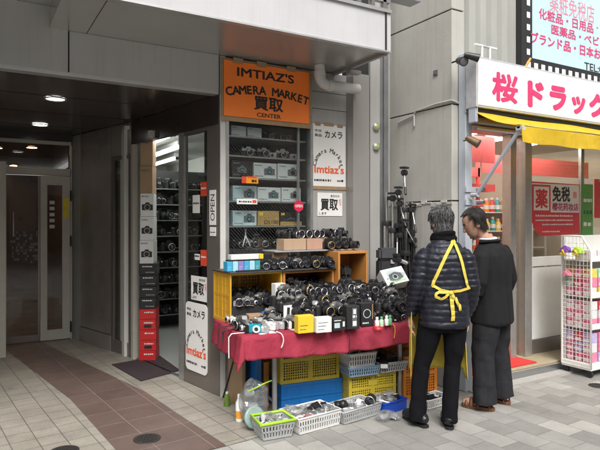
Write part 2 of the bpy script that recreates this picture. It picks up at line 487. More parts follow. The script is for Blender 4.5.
M_ORANGE = mat('orange_sign', (1.0, 0.23, 0.03), 0.4, 0, 0.06, 4, bump=0.08, bscale=25)
M_REDINK = mat('red_ink', (0.66, 0.07, 0.03), 0.45)
M_ORINK = mat('orange_red_ink', (0.78, 0.13, 0.05), 0.45)
M_PINK = mat('pink_red_letter', (0.60, 0.045, 0.16), 0.4)
M_YELLOW = mat('yellow_canvas', (0.78, 0.55, 0.03), 0.6, 0, 0.08, 9, bump=0.1, bscale=200, dirt=0.35, dcol=(0.40, 0.27, 0.04), streak=0.2, fold=0.3, thin=0.35)
M_TUBE = emis('fluorescent', (0.95, 1.0, 0.97), 18.0)
M_FILLTUBE = emis('store_fill_tube', (1.0, 0.93, 0.84), 42.0)
M_WARM = emis('warm_lamp', (1.0, 0.58, 0.28), 55.0)
M_DOWN = emis('downlight_glow', (1.0, 0.97, 0.9), 5.0)
M_WIRED = glass('wired_glass', (0.96, 0.975, 0.97), 1.7, wires=True)
M_GLASS = glass('clear_glass', (0.88, 0.93, 0.91), 1.2)
M_GLASSD = glass('dim_glass', (0.72, 0.73, 0.72), 1.0)
M_STREET = tiles('street_blocks', (0.215, 0.208, 0.193), (0.36, 0.35, 0.322), (0.15, 0.145, 0.135), 0.27, 0.20, 0.5, R(87.5), 0.8, 0.003, 0.30, (0.1, 0.07), wear=0.25)
M_PALE = tiles('pale_tiles', (0.275, 0.252, 0.212), (0.32, 0.297, 0.252), (0.15, 0.135, 0.115), 0.175, 0.175, 0.0, R(-5.5), 0.5, 0.0045, 0.26, (0.03, 0.11), wear=0.28)
M_BROWN = tiles('brown_tiles', (0.120, 0.081, 0.068), (0.150, 0.103, 0.086), (0.24, 0.20, 0.175), 0.33, 0.3, 0.0, R(-5.5), 0.42, 0.004, 0.16, (0.155, 0.11), wear=0.25)

# ------------------------------------------------------------------ ground
def sheet(name, poly, z, m):
    mb = MB(); mb.add([(x, y, z) for x, y in poly], [tuple(range(len(poly)))], m)
    return tag(mb.build(name), kind='structure')
sheet('street_pavement', [(-120, -120), (120, -120), (120, 120), (-120, 120)], 0.0, M_STREET)
def gxy(u, v): p = atz(u, v); return (p.x, p.y)
sheet('entrance_tile_paving', [(-3.2, 3.55), (1.55, 3.67), (2.45, 3.80), (2.45, 4.74), (1.942, 4.73), (1.60, 6.6), (1.25, 8.02), (-3.2, 8.05)], 0.004, M_PALE)
L0, L1, L2 = (0.90, 3.62), (0.769, 5.33), (0.335, 8.02)
Q0, Q1, Q2 = (1.56, 3.675), (1.386, 5.266), (0.80, 8.02)
sheet('brown_tile_strip', [L0, Q0, Q1, Q2, L2, L1], 0.008, M_BROWN)

# ------------------------------------------------------------------ left building with the camera shop
FY = 4.73
W0, W2, W3 = Vector((1.945, 4.727, 0)), Vector((1.616, 6.58, 0)), Vector((1.21, 8.03, 0))
SW = Face(W2, W0 - W2); SWL = (W0 - W2).length
SV = Face(W3, W2 - W3); SVL = (W2 - W3).length
def online(u, F):
    r = FW + RT * ((u - 300) / FPX)
    # CP + r t = o + x a
    det = r.x * (-F.x.y) + F.x.x * r.y
    t = (F.o.x * (-F.x.y) + F.x.x * F.o.y) / det
    return t, (CP + r * t - Vector((F.o.x, F.o.y, CAM_H))).dot(F.x)
def sw(u, v, F=SW):
    t, a = online(u, F)
    return a, CAM_H + (220 - v) / FPX * t
shop = thing('shop_building', 'grey building with camera shop window, white canopy and dark recessed entrance', 'building', (2.6, FY, 0))
mb = MB()
jx = 0.67
mb.bx(-3.2, jx - 0.006, FY, FY + 0.12, 2.765, 3.26, M_HEADER)
mb.bx(jx + 0.006, 1.935, FY, FY + 0.12, 2.765, 3.09, M_HEADER)
mb.bx(-3.2, 1.935, FY + 0.004, FY + 0.1, 2.735, 2.765, M_EDGE)
mb.bx(jx - 0.006, jx + 0.006, FY + 0.01, FY + 0.1, 2.765, 3.09, M_GAP)
mb.build('header_panel', shop)
mb = MB()
mb.bx(0.535, 3.2, 3.90, FY + 0.4, 3.092, 3.12, M_SOFFIT)
mb.bx(0.53, 0.545, 3.90, FY + 0.1, 3.09, 3.30, M_SOFFIT)
mb.bx(-3.2, 0.53, 3.90, FY + 0.3, 3.262, 3.30, M_SOFFIT)
mb.bx(0.80, 0.804, 3.90, FY, 3.0895, 3.0925, M_GAP)
mb.build('canopy_soffit', shop)
mb = MB()
mb.bx(-3.2, 3.14, 3.86, 3.898, 3.09, 3.42, M_FASCIA)
mb.bx(-3.2, 3.20, 3.84, 3.90, 3.42, 3.45, M_ALU)
mb.bx(-3.2, 3.20, 3.85, 3.90, 3.076, 3.09, M_EDGE)
mb.bx(3.14, 3.155, 3.85, 3.90, 3.09, 3.42, M_GAP)
mb.bx(3.155, 3.20, 3.855, 3.90, 3.09, 3.42, M_FASCIA)
mb.bx(3.17, 3.20, 3.90, FY, 3.12, 3.44, M_FASCIA)
mb.bx(-3.2, 3.17, 3.90, FY, 3.40, 3.43, M_GREY)
mb.build('canopy_fascia', shop)
mb = MB()
mb.bx(2.2, 3.26, 3.93, 3.97, 3.55, 3.60, M_STEEL)
for x in (2.75, 2.9, 3.05, 3.18): mb.bx(x, x + 0.035, 3.93, 3.965, 3.45, 3.85, M_BROWNMETAL)
mb.bx(3.0, 3.6, 3.9, 4.05, 3.62, 3.72, M_STEEL)
mb.bx(2.2, 3.26, 3.93, 3.97, 3.85, 3.90, M_STEEL)
mb.build('canopy_railing', shop)
mb = MB(); mb.bx(-3.2, 3.35, FY + 0.15, FY + 0.4, 3.40, 8.0, M_GREY); mb.bx(-3.2, 3.35, FY + 0.1, FY + 0.16, 4.4, 4.5, M_EDGE)
mb.build('upper_wall', shop)
# walls round the window
PX = [3.338] + [aty(u, 220, 4.60).x for u in (370, 380, 383.5, 388)]
WX0, WX1, WZ0, WZ1 = 2.03, 2.90, 1.10, 2.52
mb = MB()
mb.bx(1.950, WX0 - 0.03, FY, FY + 0.1, 0.0, 3.088, M_PILASTER)
mb.bx(1.950, PX[0] + 0.02, FY + 0.02, FY + 0.12, WZ1 + 0.02, 3.086, M_GREY)
mb.bx(WX0 - 0.03, WX1 + 0.02, FY + 0.01, FY + 0.1, 0.0, WZ0, M_GREY)
mb.bx(WX1 + 0.02, PX[0] + 0.01, FY, FY + 0.1, 0.0, 2.075, M_GREY)
mb.bx(WX1 + 0.02, PX[0] + 0.01, FY, FY + 0.1, 2.081, 2.71, M_GREY)
mb.bx(WX1 + 0.02, PX[0] + 0.01, FY, FY + 0.1, 2.716, 2.88, M_GREY)
mb.bx(WX1 + 0.02, PX[0] + 0.01, FY, FY + 0.1, 2.886, 3.084, M_GREY)
mb.bx(WX1 + 0.02, PX[0] + 0.015, FY + 0.012, FY + 0.09, 0.1, 3.08, M_GAP)
mb.build('wall', shop)
mb = MB()
mb.bx(PX[0], PX[1] - 0.003, 4.606, 4.83, 0, 3.09, M_PIER)
mb.bx(PX[1] + 0.003, PX[2], 4.60, 4.83, 0, 5.0, M_GREY)
mb.bx(PX[0] + 0.01, PX[4] - 0.004, 4.63, 4.82, 0, 5.0, M_GAP)
mb.build('corner_pier', shop, bevel=0.002)
mb = MB(); mb.bx(PX[2] + 0.006, PX[3], 4.61, 4.65, 0, 6.0, M_STEEL); mb.bx(PX[3] + 0.004, PX[4], 4.595, 4.65, 0, 6.0, M_STEEL); mb.build('pier_channel', shop)
mb = MB(); mb.bx(PX[4] - 0.003, 3.95, 4.70, 4.85, 0, 6.0, M_GREY); mb.build('gap_wall', shop)
# window
win = MB()
win.bx(WX0 - 0.03, WX0, FY - 0.012, FY + 0.05, WZ0, WZ1 + 0.03, M_ALU)
win.bx(WX1 - 0.0, WX1 + 0.03, FY - 0.012, FY + 0.05, WZ0, WZ1 + 0.03, M_ALU)
win.bx(WX0, WX1, FY - 0.01, FY + 0.05, WZ1 - 0.01, WZ1 + 0.03, M_ALU)
win.bx(WX0, WX1, FY - 0.01, FY + 0.05, WZ0, WZ0 + 0.03, M_ALU)
win.bx(2.775, 2.80, FY + 0.03, FY + 0.05, WZ0 + 0.03, WZ1 - 0.01, M_ALU)
winf = win.build('display_window', shop)
mb = MB(); mb.bx(WX0, WX1, FY + 0.018, FY + 0.024, WZ0 + 0.03, WZ1 - 0.01, M_WIRED); mb.build('window_pane', winf)
mb = MB()
mb.bx(WX0 - 0.0, WX1 + 0.1, FY + 0.52, FY + 0.54, 0.9, 2.7, M_DISPLAY)
mb.bx(WX0 - 0.028, WX0 - 0.008, FY + 0.105, FY + 0.54, 0.02, 2.7, M_DISPLAY)
mb.bx(WX1 + 0.03, WX1 + 0.05, FY + 0.105, FY + 0.52, 0.9, 2.7, M_DISPLAY)
mb.bx(WX0, WX1 + 0.03, FY + 0.105, FY + 0.52, 2.60, 2.62, M_DISPLAY)
mb.build('window_cabinet', winf)
SHZ = [2.387, 2.205, 2.00, 1.78, 1.545]
for z in SHZ:
    mb = MB(); mb.bx(WX0 + 0.004, WX1 - 0.004, FY + 0.075, FY + 0.5, z - 0.014, z, M_ALU); mb.build('window_shelf', winf)
mb = MB(); mb.bx(WX0 + 0.004, WX1 - 0.004, FY + 0.06, FY + 0.5, WZ0 + 0.06, WZ0 + 0.10, M_BROWNMETAL); mb.build('window_sill', winf)
# drain pipe under the canopy
mb = MB()
PY = 4.55
pts = [(2.90, PY, 3.09), (2.90, PY, 2.995)] + [(2.99 - 0.09 * math.cos(t), PY, 2.995 - 0.085 * math.sin(t)) for t in [R(15 * k) for k in range(1, 7)]] + [(3.36, PY, 2.912)]
mb.tube(pts, 0.05, M_PIPE, 18)
mb.tube([(2.90, PY, 3.03), (2.90, PY, 2.985)], 0.056, M_PIPE, 18)
mb.tube([(2.985, PY, 2.91), (3.04, PY, 2.911)], 0.056, M_PIPE, 18)
mb.build('drain_pipe', shop)
mb = MB(); mb.bx(3.165, 3.2, 3.9, FY, 3.066, 3.0915, M_PIER); mb.bx(3.17, 3.30, 4.42, 4.50, 3.03, 3.06, M_PIER); mb.build('soffit_bracket', shop)
# side wall of the shop: far frame, opening, mullion, glass, post at the corner
def swbox(name, u0, u1, z0, z1, m, F=SW, t=0.06, c=-0.05, parent=None, a0=None, a1=None, bevel=0.0):
    mb = MB(); A0 = online(u0, F)[1] if a0 is None else a0; A1 = online(u1, F)[1] if a1 is None else a1
    F.panel(mb, A0, A1, z0, z1, m, t, c)
    return mb.build(name, parent or shop, bevel=bevel)
HZ = 2.47
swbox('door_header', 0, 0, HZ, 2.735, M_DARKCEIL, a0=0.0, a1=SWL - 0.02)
swbox('corner_post', 207, 0, 0.0, HZ, M_BROWNMETAL, a1=SWL - 0.005, t=0.10, c=-0.10)
fr = swbox('sliding_door', 178.5, 183.5, 0.0, HZ, M_ALU, t=0.05, c=-0.052)
swbox('door_glass', 183.8, 207, 0.36, HZ - 0.03, M_GLASSD, t=0.008, c=-0.03, parent=fr)
swbox('kick_plate', 183.8, 207, 0.0, 0.36, M_BROWNMETAL, t=0.05, c=-0.052, parent=fr)
swbox('top_rail', 183.8, 207, HZ - 0.03, HZ, M_BROWNMETAL, t=0.05, c=-0.052, parent=fr)
fr2 = swbox('door_frame', 132.5, 134.6, 0.0, HZ, M_CREAM, t=0.07, c=-0.05)
swbox('door_edge', 136.0, 138.6, 0.0, HZ, M_STEEL, t=0.04, c=-0.06, parent=fr2)
swbox('door_track', 0, 0, 0.004, 0.016, M_STEEL, a0=0.02, a1=SWL - 0.1, t=0.03, c=-0.05)
mb = MB(); A, Z = sw(154.5, 131); SW.panel(mb, A - 0.03, A + 0.03, HZ + 0.02, HZ + 0.09, M_PIPE, 0.05, 0.012); mb.build('door_sensor', shop)
# porch side wall further in
swbox('stone_panel', 80.5, 111.5, 0.2, 2.735, M_STONE, F=SV, t=0.05, c=-0.05)
swbox('stone_panel', 80.5, 111.5, 0.0, 0.192, M_STONE, F=SV, t=0.07, c=-0.05)
pw = swbox('porch_window', 111.9, 113.7, 0.0, 2.36, M_BROWNMETAL, F=SV, t=0.06, c=-0.05)
swbox('window_frame', 129.3, 132.3, 0.0, 2.36, M_BROWNMETAL, F=SV, t=0.06, c=-0.05, parent=pw)
swbox('window_frame', 113.9, 129.1, 2.32, 2.36, M_BROWNMETAL, F=SV, t=0.06, c=-0.05, parent=pw)
swbox('window_pane', 113.9, 129.1, 0.16, 2.31, M_GLASSD, F=SV, t=0.008, c=-0.02, parent=pw)
swbox('window_base', 113.9, 129.1, 0.0, 0.16, M_BROWNMETAL, F=SV, t=0.055, c=-0.05, parent=pw)
swbox('window_head', 111.9, 132.3, 2.365, 2.735, M_STONE, F=SV, t=0.05, c=-0.05)
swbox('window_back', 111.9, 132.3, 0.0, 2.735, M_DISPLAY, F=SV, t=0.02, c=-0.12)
swbox('pale_panel', 71.8, 80.2, 0.0, 2.735, M_GREY, F=SV, t=0.05, c=-0.048)
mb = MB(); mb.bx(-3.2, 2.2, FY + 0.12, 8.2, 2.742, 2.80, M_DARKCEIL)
for y in (5.6, 6.5, 7.4): mb.bx(-3.2, 1.85, y, y + 0.006, 2.739, 2.743, M_GAP)
mb.build('porch_ceiling', shop)
mb = MB(); mb.bx(-1.05, -0.9, 4.85, 8.2, 0, 2.74, M_STONE); mb.bx(-3.2, -0.9, 4.74, 4.84, 0, 2.74, M_STONE); mb.build('porch_shade_wall', shop)  # unseen wall, added this close to keep daylight out of the porch
# lobby front
LY = 8.05
def lx(u): return aty(u, 220, LY).x
def lz(u, v): return aty(u, v, LY).z
lob = MB()
lob.bx(-3.05, lx(71), LY, LY + 0.06, lz(40, 175), lz(40, 168), M_CREAM)
lob.bx(-3.05, lx(71), LY, LY + 0.06, 2.60, 2.645, M_CREAM)
lob.bx(lx(70.2), lx(72.2), LY, LY + 0.06, 0, 2.60, M_CREAM)
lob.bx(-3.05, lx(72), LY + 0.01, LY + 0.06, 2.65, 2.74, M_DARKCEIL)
lf = lob.build('lobby_frame', shop)
mb = MB(); mb.bx(-3.05, lx(70), LY + 0.02, LY + 0.028, lz(40, 168), 2.60, M_GLASSD); mb.build('transom_pane', lf)
DT = lz(40, 175) - 0.01
d = MB()
d.bx(lx(40), lx(47), LY - 0.03, LY + 0.015, 0.02, DT, M_CREAM)
d.bx(lx(62), lx(70), LY - 0.03, LY + 0.015, 0.02, DT, M_CREAM)
d.bx(lx(47), lx(62), LY - 0.03, LY + 0.015, DT - 0.12, DT, M_CREAM)
d.bx(lx(47), lx(62), LY - 0.03, LY + 0.015, 0.02, 0.15, M_CREAM)
dd = d.build('lobby_door', shop, bevel=0.004)
mb = MB(); mb.bx(lx(47), lx(62), LY - 0.008, LY - 0.001, 0.15, DT - 0.12, M_GLASSD); mb.build('door_glass', dd)
for v in (196, 241, 326):
    mb = MB(); z = lz(70, v); mb.tube([(lx(70.4), LY - 0.036, z - 0.07), (lx(70.4), LY - 0.036, z + 0.07)], 0.012, M_BLACK); mb.build('door_hinge', dd)
mb = MB(); mb.bx(lx(62.8), lx(68.6), LY - 0.034, LY - 0.031, lz(66, 218), lz(66, 198), mat('yellow_sticker', (0.7, 0.55, 0.03), 0.5)); mb.build('door_notice', dd)
for k in range(5):
    mb = MB(); z = lz(52, 202 + k * 6); mb.bx(lx(49.5), lx(54.5), LY - 0.012, LY - 0.0095, z - 0.03, z + 0.015, M_PILASTER); mb.build('door_decal', dd)
d2 = MB()
d2.bx(lx(5.2), lx(6.6), LY + 0.0, LY + 0.04, 0.02, DT, M_BROWNMETAL); d2.bx(lx(38), lx(39.8), LY, LY + 0.04, 0.02, DT, M_BROWNMETAL)
d2.bx(lx(6.6), lx(38), LY, LY + 0.04, 0.02, 0.10, M_BROWNMETAL)
g2 = d2.build('glass_door', shop)
mb = MB(); mb.bx(lx(6.6), lx(38), LY + 0.016, LY + 0.024, 0.10, DT, M_GLASSD); mb.build('door_glass', g2)
mb = MB(); mb.tube([(lx(13), LY - 0.05, lz(13, 236)), (lx(13), LY - 0.05, lz(13, 212))], 0.012, M_ALU)
for v in (234, 214): mb.tube([(lx(13), LY - 0.05, lz(13, v)), (lx(13), LY + 0.015, lz(13, v))], 0.008, M_ALU)
mb.build('door_handle', g2)
rr = random.Random(5)
mb = MB(); mz = mat('mosaic_film', (0.15, 0.14, 0.13), 0.4); mz2 = mat('mosaic_film_dark', (0.02, 0.018, 0.016), 0.4)
nx, nz_ = 15, 11
x0, x1, z0, z1 = lx(10), lx(38), lz(20, 264), lz(20, 231)
for i in range(nx):
    for j in range(nz_):
        if rr.random() < 0.2: continue
        a = x0 + (x1 - x0) * i / nx; b = z0 + (z1 - z0) * j / nz_; w = (x1 - x0) / nx; h = (z1 - z0) / nz_
        mb.bx(a + w * 0.1, a + w * 0.9, LY + 0.011, LY + 0.0145, b + h * 0.1, b + h * 0.9, mz if rr.random() < 0.4 else mz2)
mb.build('mosaic_band', g2)
mb = MB()
pp = atz(2.5, 358)
mb.bx(pp.x - 0.30, pp.x + 0.035, pp.y, pp.y + 0.06, 0.0, 2.28, M_CREAM)
mb.build('frame_post', lf)
mb = MB()
mb.bx(-3.05, -3.0, LY + 0.06, 14, 0, 2.6, M_LOBBY); mb.bx(1.6, 1.65, LY + 0.06, 14, 0, 2.6, M_LOBBY); mb.bx(-3.0, 1.6, 13.9, 14, 0, 2.6, M_LOBBY)
mb.bx(lx(72.2), 1.6, LY + 0.07, LY + 0.1, 0, 2.74, M_STONE)
mb.bx(-3.0, 1.6, LY + 0.1, 14, 2.70, 2.74, M_DARKCEIL)
mb.build('lobby_wall', shop)
sheet('lobby_floor', [(-3.0, LY + 0.02), (1.6, LY + 0.02), (1.6, 13.9), (-3.0, 13.9)], 0.003, M_STONE)
# shop room
mb = MB()
mb.bx(1.55, 1.60, 6.68, 11, 0, 2.7, M_INWALL); mb.bx(1.55, 5.0, 10.9, 11, 0, 2.7, M_INWALL); mb.bx(3.36, 3.41, FY + 0.13, 10.9, 0, 2.7, M_INWALL)
mb.bx(2.04, 3.35, FY + 0.545, FY + 0.58, 0, 2.7, M_INWALL)
mb.build('shop_room_wall', shop)
mb = MB(); mb.prism([(1.95, FY + 0.13), (3.4, FY + 0.13), (3.4, 10.9), (1.55, 10.9), (1.55, 6.66), (1.66, 6.6)], 2.66, 2.70, M_INWALL); mb.build('shop_room_ceiling', shop)
sheet('shop_floor', [(2.0, 4.9), (3.36, 4.9), (3.36, 10.9), (1.6, 10.9), (1.62, 6.66), (1.65, 6.55)], 0.006, M_SHOPFLOOR)

# ------------------------------------------------------------------ lamps that are lit in the photograph
wh = ['nearest the street', 'in the middle of the porch', 'deepest in the porch']
for (u, v), w in zip(((55.4, 98.5), (40, 124.5), (2.5, 151)), wh):
    p = atz(u, v, 2.74)
    t = thing('downlight', 'round lit downlight in dark porch ceiling, ' + w, 'ceiling light', (p.x, p.y, 2.74), group='downlights in the dark porch ceiling')
    M0 = Matrix.Translation((0, 0, -0.012))
    mb = MB(); mb.lathe([(0.10, 0.010), (0.10, 0.0), (0.085, 0.0), (0.08, 0.010)], M_ALU, M0, 24, False, False); mb.build('trim_ring', t, local=True)
    mb = MB(); mb.lathe([(0.082, 0.0065), (0.082, 0.009)], M_DOWN, M0, 24); mb.build('lamp_disc', t, local=True)
for x, y, w in ((0.80, 9.3, 'just behind the transom'), (0.35, 9.6, 'left behind the transom'), (0.75, 12.6, 'far back behind the glass door')):
    t = thing('lobby_lamp', 'warm round lamp in the lobby ceiling, ' + w, 'ceiling light', (x, y, 2.70), group='warm lamps in the lobby')
    mb = MB(); mb.lathe([(0.07, -0.012), (0.07, -0.002)], M_WARM, None, 20); mb.build('lamp_disc', t, local=True)
    mb = MB(); mb.lathe([(0.09, -0.016), (0.09, -0.001), (0.072, -0.001), (0.072, -0.016)], M_BROWNMETAL, None, 20, False, False); mb.build('trim_ring', t, local=True)
for x, y, w in ((2.02, 6.9, 'above the carton stack'), (2.45, 7.9, 'in the middle of the room'), (2.85, 9.3, 'at the back of the room'), (2.55, 5.9, 'close behind the door glass')):
    t = thing('fluorescent_lamp', 'lit white fluorescent tube on the camera shop ceiling, ' + w, 'ceiling light', (x, y, 2.66), group='fluorescent tubes inside the camera shop')
    mb = MB(); mb.bx(-0.06, 0.06, -0.62, 0.62, -0.05, 0.0, M_WHITE); mb.build('housing', t, local=True)
    mb = MB(); mb.tube([(0, -0.58, -0.07), (0, 0.58, -0.07)], 0.018, M_TUBE, 10); mb.build('tube', t, local=True)
    for s in (-1, 1):
        mb = MB(); mb.bx(-0.025, 0.025, s * 0.58, s * 0.61, -0.095, -0.05, M_BLACK); mb.build('socket', t, local=True)

# ------------------------------------------------------------------ concrete pillar between the two shops
CX0, CX1, CFY = 3.89, 3.985, 3.80
col = thing('concrete_pillar', 'tall pale painted concrete pillar between camera shop and drugstore', 'pillar', (3.94, 4.3, 0))
mb = MB()
ZS = [0.0, 0.9, 1.78, 2.69, 3.58, 4.48, 5.4, 7.5]
for a, b in zip(ZS, ZS[1:]):
    mb.bx(CX0, 4.05, CFY, 5.2, a + 0.006, b - 0.006, M_CONC)
mb.bx(CX0 + 0.012, 4.04, CFY + 0.012, 5.19, 0, 7.5, M_GAP)
mb.build('pillar_shaft', col, bevel=0.004)
mb = MB()
for k in range(9):
    y = 3.95 + k * 0.11
    mb.bx(CX0 - 0.004, CX0, y, y + 0.10, 0.95, 1.74, M_CONC)
mb.build('lower_cladding', col)
cpts = [(CX0 - 0.015, 4.55, 2.62), (CX0 - 0.015, 4.30, 2.66), (CX0 - 0.015, 4.28, 2.70), (CX0 - 0.015, 3.98, 2.72), (CX0 - 0.015, 3.79, 2.72), (CX0 + 0.08, 3.785, 2.70), (CX1 + 0.06, 3.78, 2.66)]
mb = MB(); mb.tube(cpts, 0.010, M_CONC, 8); mb.tube([(CX0 - 0.015, 4.30, 2.66), (CX0 - 0.015, 4.30, 2.55)], 0.010, M_CONC)
mb.build('conduit', col)
mb = MB()
for i in range(14):
    a = CFY + 0.95 * i / 14; z = 1.76 + 0.018 * math.sin(i * 1.7)
    mb.box((CX0 - 0.006, a + 0.03, z), (0.010, 0.075, 0.022 + 0.010 * math.sin(i * 2.9)), M_PILASTER if i % 3 else M_CONC)
mb.build('patched_seam', col)
mb = MB(); p = atx(436, 73, CX0); mb.bx(CX0 - 0.012, CX0, p.y - 0.025, p.y + 0.025, p.z - 0.025, p.z + 0.025, M_DISPLAY); mb.bx(CX0 - 0.016, CX0 - 0.012, p.y - 0.012, p.y + 0.012, p.z - 0.012, p.z + 0.012, M_STEEL); mb.build('wall_plug', col)
pst = thing('steel_post', 'blue grey square steel post on the front edge of the concrete pillar', 'post', (4.0, 3.74, 0))
mb = MB(); mb.bx(3.965, 4.055, 3.70, 3.79, 0, 3.16, M_POST); mb.build('post_tube', pst, bevel=0.006)
for z in (2.60, 2.74, 1.86, 1.74):
    mb = MB(); mb.bx(3.955, 4.12, 3.685, 3.70, z, z + 0.05, M_POST); mb.tube([(4.10, 3.69, z + 0.025), (4.10, 3.60, z + 0.025)], 0.018, M_STEEL); mb.build('bracket', pst)

# ------------------------------------------------------------------ drugstore
GY = 4.09
def gx(u): return aty(u, 220, GY).x
def gz(u, v): return aty(u, v, GY).z
M_BEIGE = mat('beige_interior', (0.60, 0.50, 0.42), 0.7, 0, 0.06, 3)
M_PINKBAR = mat('pink_red_lacquer', (0.62, 0.10, 0.10), 0.4)
drug = thing('drugstore_building', 'drugstore building with grey corrugated upper wall and steel framed glass front', 'building', (5.5, 4.1, 0))
mb = MB()
pitch = 0.155; n = 30
prof = []
for k in range(n):
    x = 4.06 + k * pitch
    prof += [(x, 3.86), (x + 0.055, 3.86), (x + 0.075, 3.815), (x + 0.13, 3.815)]
top = prof + [(prof[-1][0], 3.9), (4.06, 3.9)]
M_CORR = mat('corrugated_sheet', (0.40, 0.40, 0.37), 0.55, 0.2, 0.06, 3, dirt=0.25, dcol=(0.26, 0.24, 0.2))
mb.prism(top, 2.66, 7.5, M_CORR); mb.build('corrugated_wall', drug)
mb = MB(); mb.bx(4.06, 9.0, 3.72, 4.2, 2.52, 2.655, M_BROWNMETAL); mb.build('shop_lintel', drug)
for u0, u1, m in ((506.5, 512, M_ALU), (521, 527.5, M_ALU)):
    mb = MB(); mb.bx(gx(u0), gx(u1), GY - 0.06, GY + 0.06, 0.1, 2.52, m); mb.build('mullion', drug, bevel=0.004)
mb = MB(); mb.bx(gx(528) + 0.002, 9.0, GY, GY + 0.05, gz(540, 266) , gz(540, 257), M_WHITE); mb.build('glazing_rail', drug)
mb = MB(); mb.bx(gx(528) + 0.002, 9.0, GY, GY + 0.04, 0.26, gz(540, 267.5), M_WHITE); mb.build('white_panel', drug)
mb = MB(); mb.bx(gx(528) + 0.002, 9.0, GY - 0.02, GY + 0.05, 0.1, 0.258, M_BROWNMETAL); mb.build('panel_base', drug)
mb = MB(); mb.bx(gx(528) + 0.002, 9.0, GY + 0.012, GY + 0.02, gz(540, 257) , 2.52, M_GLASS); mb.build('glass_pane', drug)
mb = MB(); mb.bx(gx(513), gx(520), GY + 0.012, GY + 0.02, 0.1, 2.52, M_GLASS); mb.build('glass_pane', drug)
mb = MB(); mb.bx(gx(583), gx(586), GY + 0.022, GY + 0.06, 1.3, 2.52, M_STEEL); mb.build('mullion', drug)
mb = MB()
mb.bx(4.06, 9.0, 9.0, 9.1, 0, 2.9, M_BEIGE); mb.bx(4.06, 4.1, 4.1, 9, 0, 2.9, M_BEIGE); mb.bx(8.95, 9.0, 4.1, 9, 0, 2.9, M_BEIGE)
mb.bx(4.06, 9.0, 4.2, 9, 2.8, 2.85, M_BEIGE)
mb.build('interior_wall', drug)
TH = mat('threshold_stone', (0.36, 0.30, 0.20), 0.5, 0, 0.1, 20)
mb = MB(); mb.bx(4.06, 9.0, 3.76, 9.0, 0.0, 0.10, TH); mb.bx(4.06, 9.0, 3.73, 3.76, 0.0, 0.085, M_STEEL); mb.build('threshold_step', drug, bevel=0.004)
mb = MB(); mb.bx(4.0, 9.0, 3.60, 3.727, 0.0, 0.012, mat('kerb_stone', (0.34, 0.33, 0.31), 0.8, 0, 0.12, 30)); tag(mb.build('pavement_edge'), kind='structure')
for x, y, w in ((4.9, 5.0, 'nearest the door'), (6.4, 4.9, 'above the posters'), (5.6, 7.2, 'at the back of the room'), (5.65, 4.9, 'between door and posters'), (7.3, 7.2, 'at the back right'), (7.2, 4.9, 'right of the posters')):  # lamps added only to brighten the drugstore room
    t = thing('fluorescent_lamp', 'added fluorescent lamp brightening the drugstore ceiling, ' + w, 'ceiling light', (x, y, 2.8), group='fluorescent lamps added inside the drugstore')
    mb = MB(); mb.bx(-0.1, 0.1, -0.62, 0.62, -0.05, 0.0, M_WHITE); mb.build('housing', t, local=True)
    mb = MB(); mb.tube([(0, -0.58, -0.07), (0, 0.58, -0.07)], 0.018, M_FILLTUBE, 10); mb.build('tube', t, local=True)
# pink display frame in the doorway
pf = thing('display_stand', 'pink red display frame inside the drugstore doorway', 'display frame', (4.85, 5.3, 0.1))
mb = MB(); mb.bx(4.45, 5.9, 5.25, 5.33, 2.18, 2.30, M_PINKBAR); mb.build('top_beam', pf)
mb = MB(); mb.bx(4.75, 5.9, 5.0, 5.5, 1.97, 2.06, M_PINKBAR); mb.build('lower_beam', pf)
for x in (4.45, 5.02, 5.86):
    mb = MB(); mb.bx(x, x + 0.035, 5.25, 5.29, 0.1, 2.7, M_PINKBAR); mb.build('upright', pf)
mb = MB(); mb.tube([(4.45, 5.2, 2.02), (5.02, 5.0, 2.10)], 0.012, M_PINKBAR); mb.tube([(5.02, 5.27, 1.75), (5.9, 5.2, 1.79)], 0.012, M_PINKBAR); mb.build('cross_bar', pf)

for (x0, x1, z0, z1, yy, w) in ((4.3, 5.6, 2.30, 2.62, 4.75, 'long pink red banner board hanging just inside the drugstore door'), (6.0, 8.4, 2.25, 2.5, 5.3, 'pink red banner board hanging behind the window posters')):
    bb = thing('hanging_banner', w, 'banner', ((x0 + x1) / 2, yy, z0))
    mb = MB(); mb.bx(x0, x1, yy, yy + 0.012, z0, z1, M_PINKBAR); mb.build('banner_board', bb)
    for x in (x0 + 0.1, x1 - 0.1):
        mb = MB(); mb.tube([(x, yy + 0.006, z1), (x, yy + 0.006, 2.8)], 0.003, M_STEEL, 6); mb.build('hanger_wire', bb)
# ------------------------------------------------------------------ the other side of the street, seen in the glass
rb = random.Random(31)
for bi, (x0, x1, h, cwall, w) in enumerate(((-22, -6.2, 8.5, (0.42, 0.39, 0.35), 'beige'), (-6, 7.0, 7.0, (0.38, 0.37, 0.36), 'grey'), (7.2, 26, 9.0, (0.28, 0.22, 0.18), 'brown'))):
    t = thing('street_building', w + ' building facing the shops from across the street', 'building', ((x0 + x1) / 2, -8.5, 0))
    mw = mat('facade_' + w, cwall, 0.7, 0, 0.1, 2, streak=0.2)
    mb = MB(); mb.bx(x0, x1, -9.5, -8.5, 0, h, mw); mb.bx(x0 - 0.1, x1 + 0.1, -9.6, -8.35, h, h + 0.25, mw); mb.build('wall', t)
    n = int((x1 - x0) / 2.4)
    for i in range(n):
        for zz in ((0.3, 2.6), (4.0, 5.6), (6.4, 6.9)):
            xa = x0 + (x1 - x0) * (i + .5) / n
            mb = MB(); mb.bx(xa - 0.8, xa + 0.8, -8.49, -8.46, zz[0], zz[1], M_DISPLAY); mb.build('window', t)
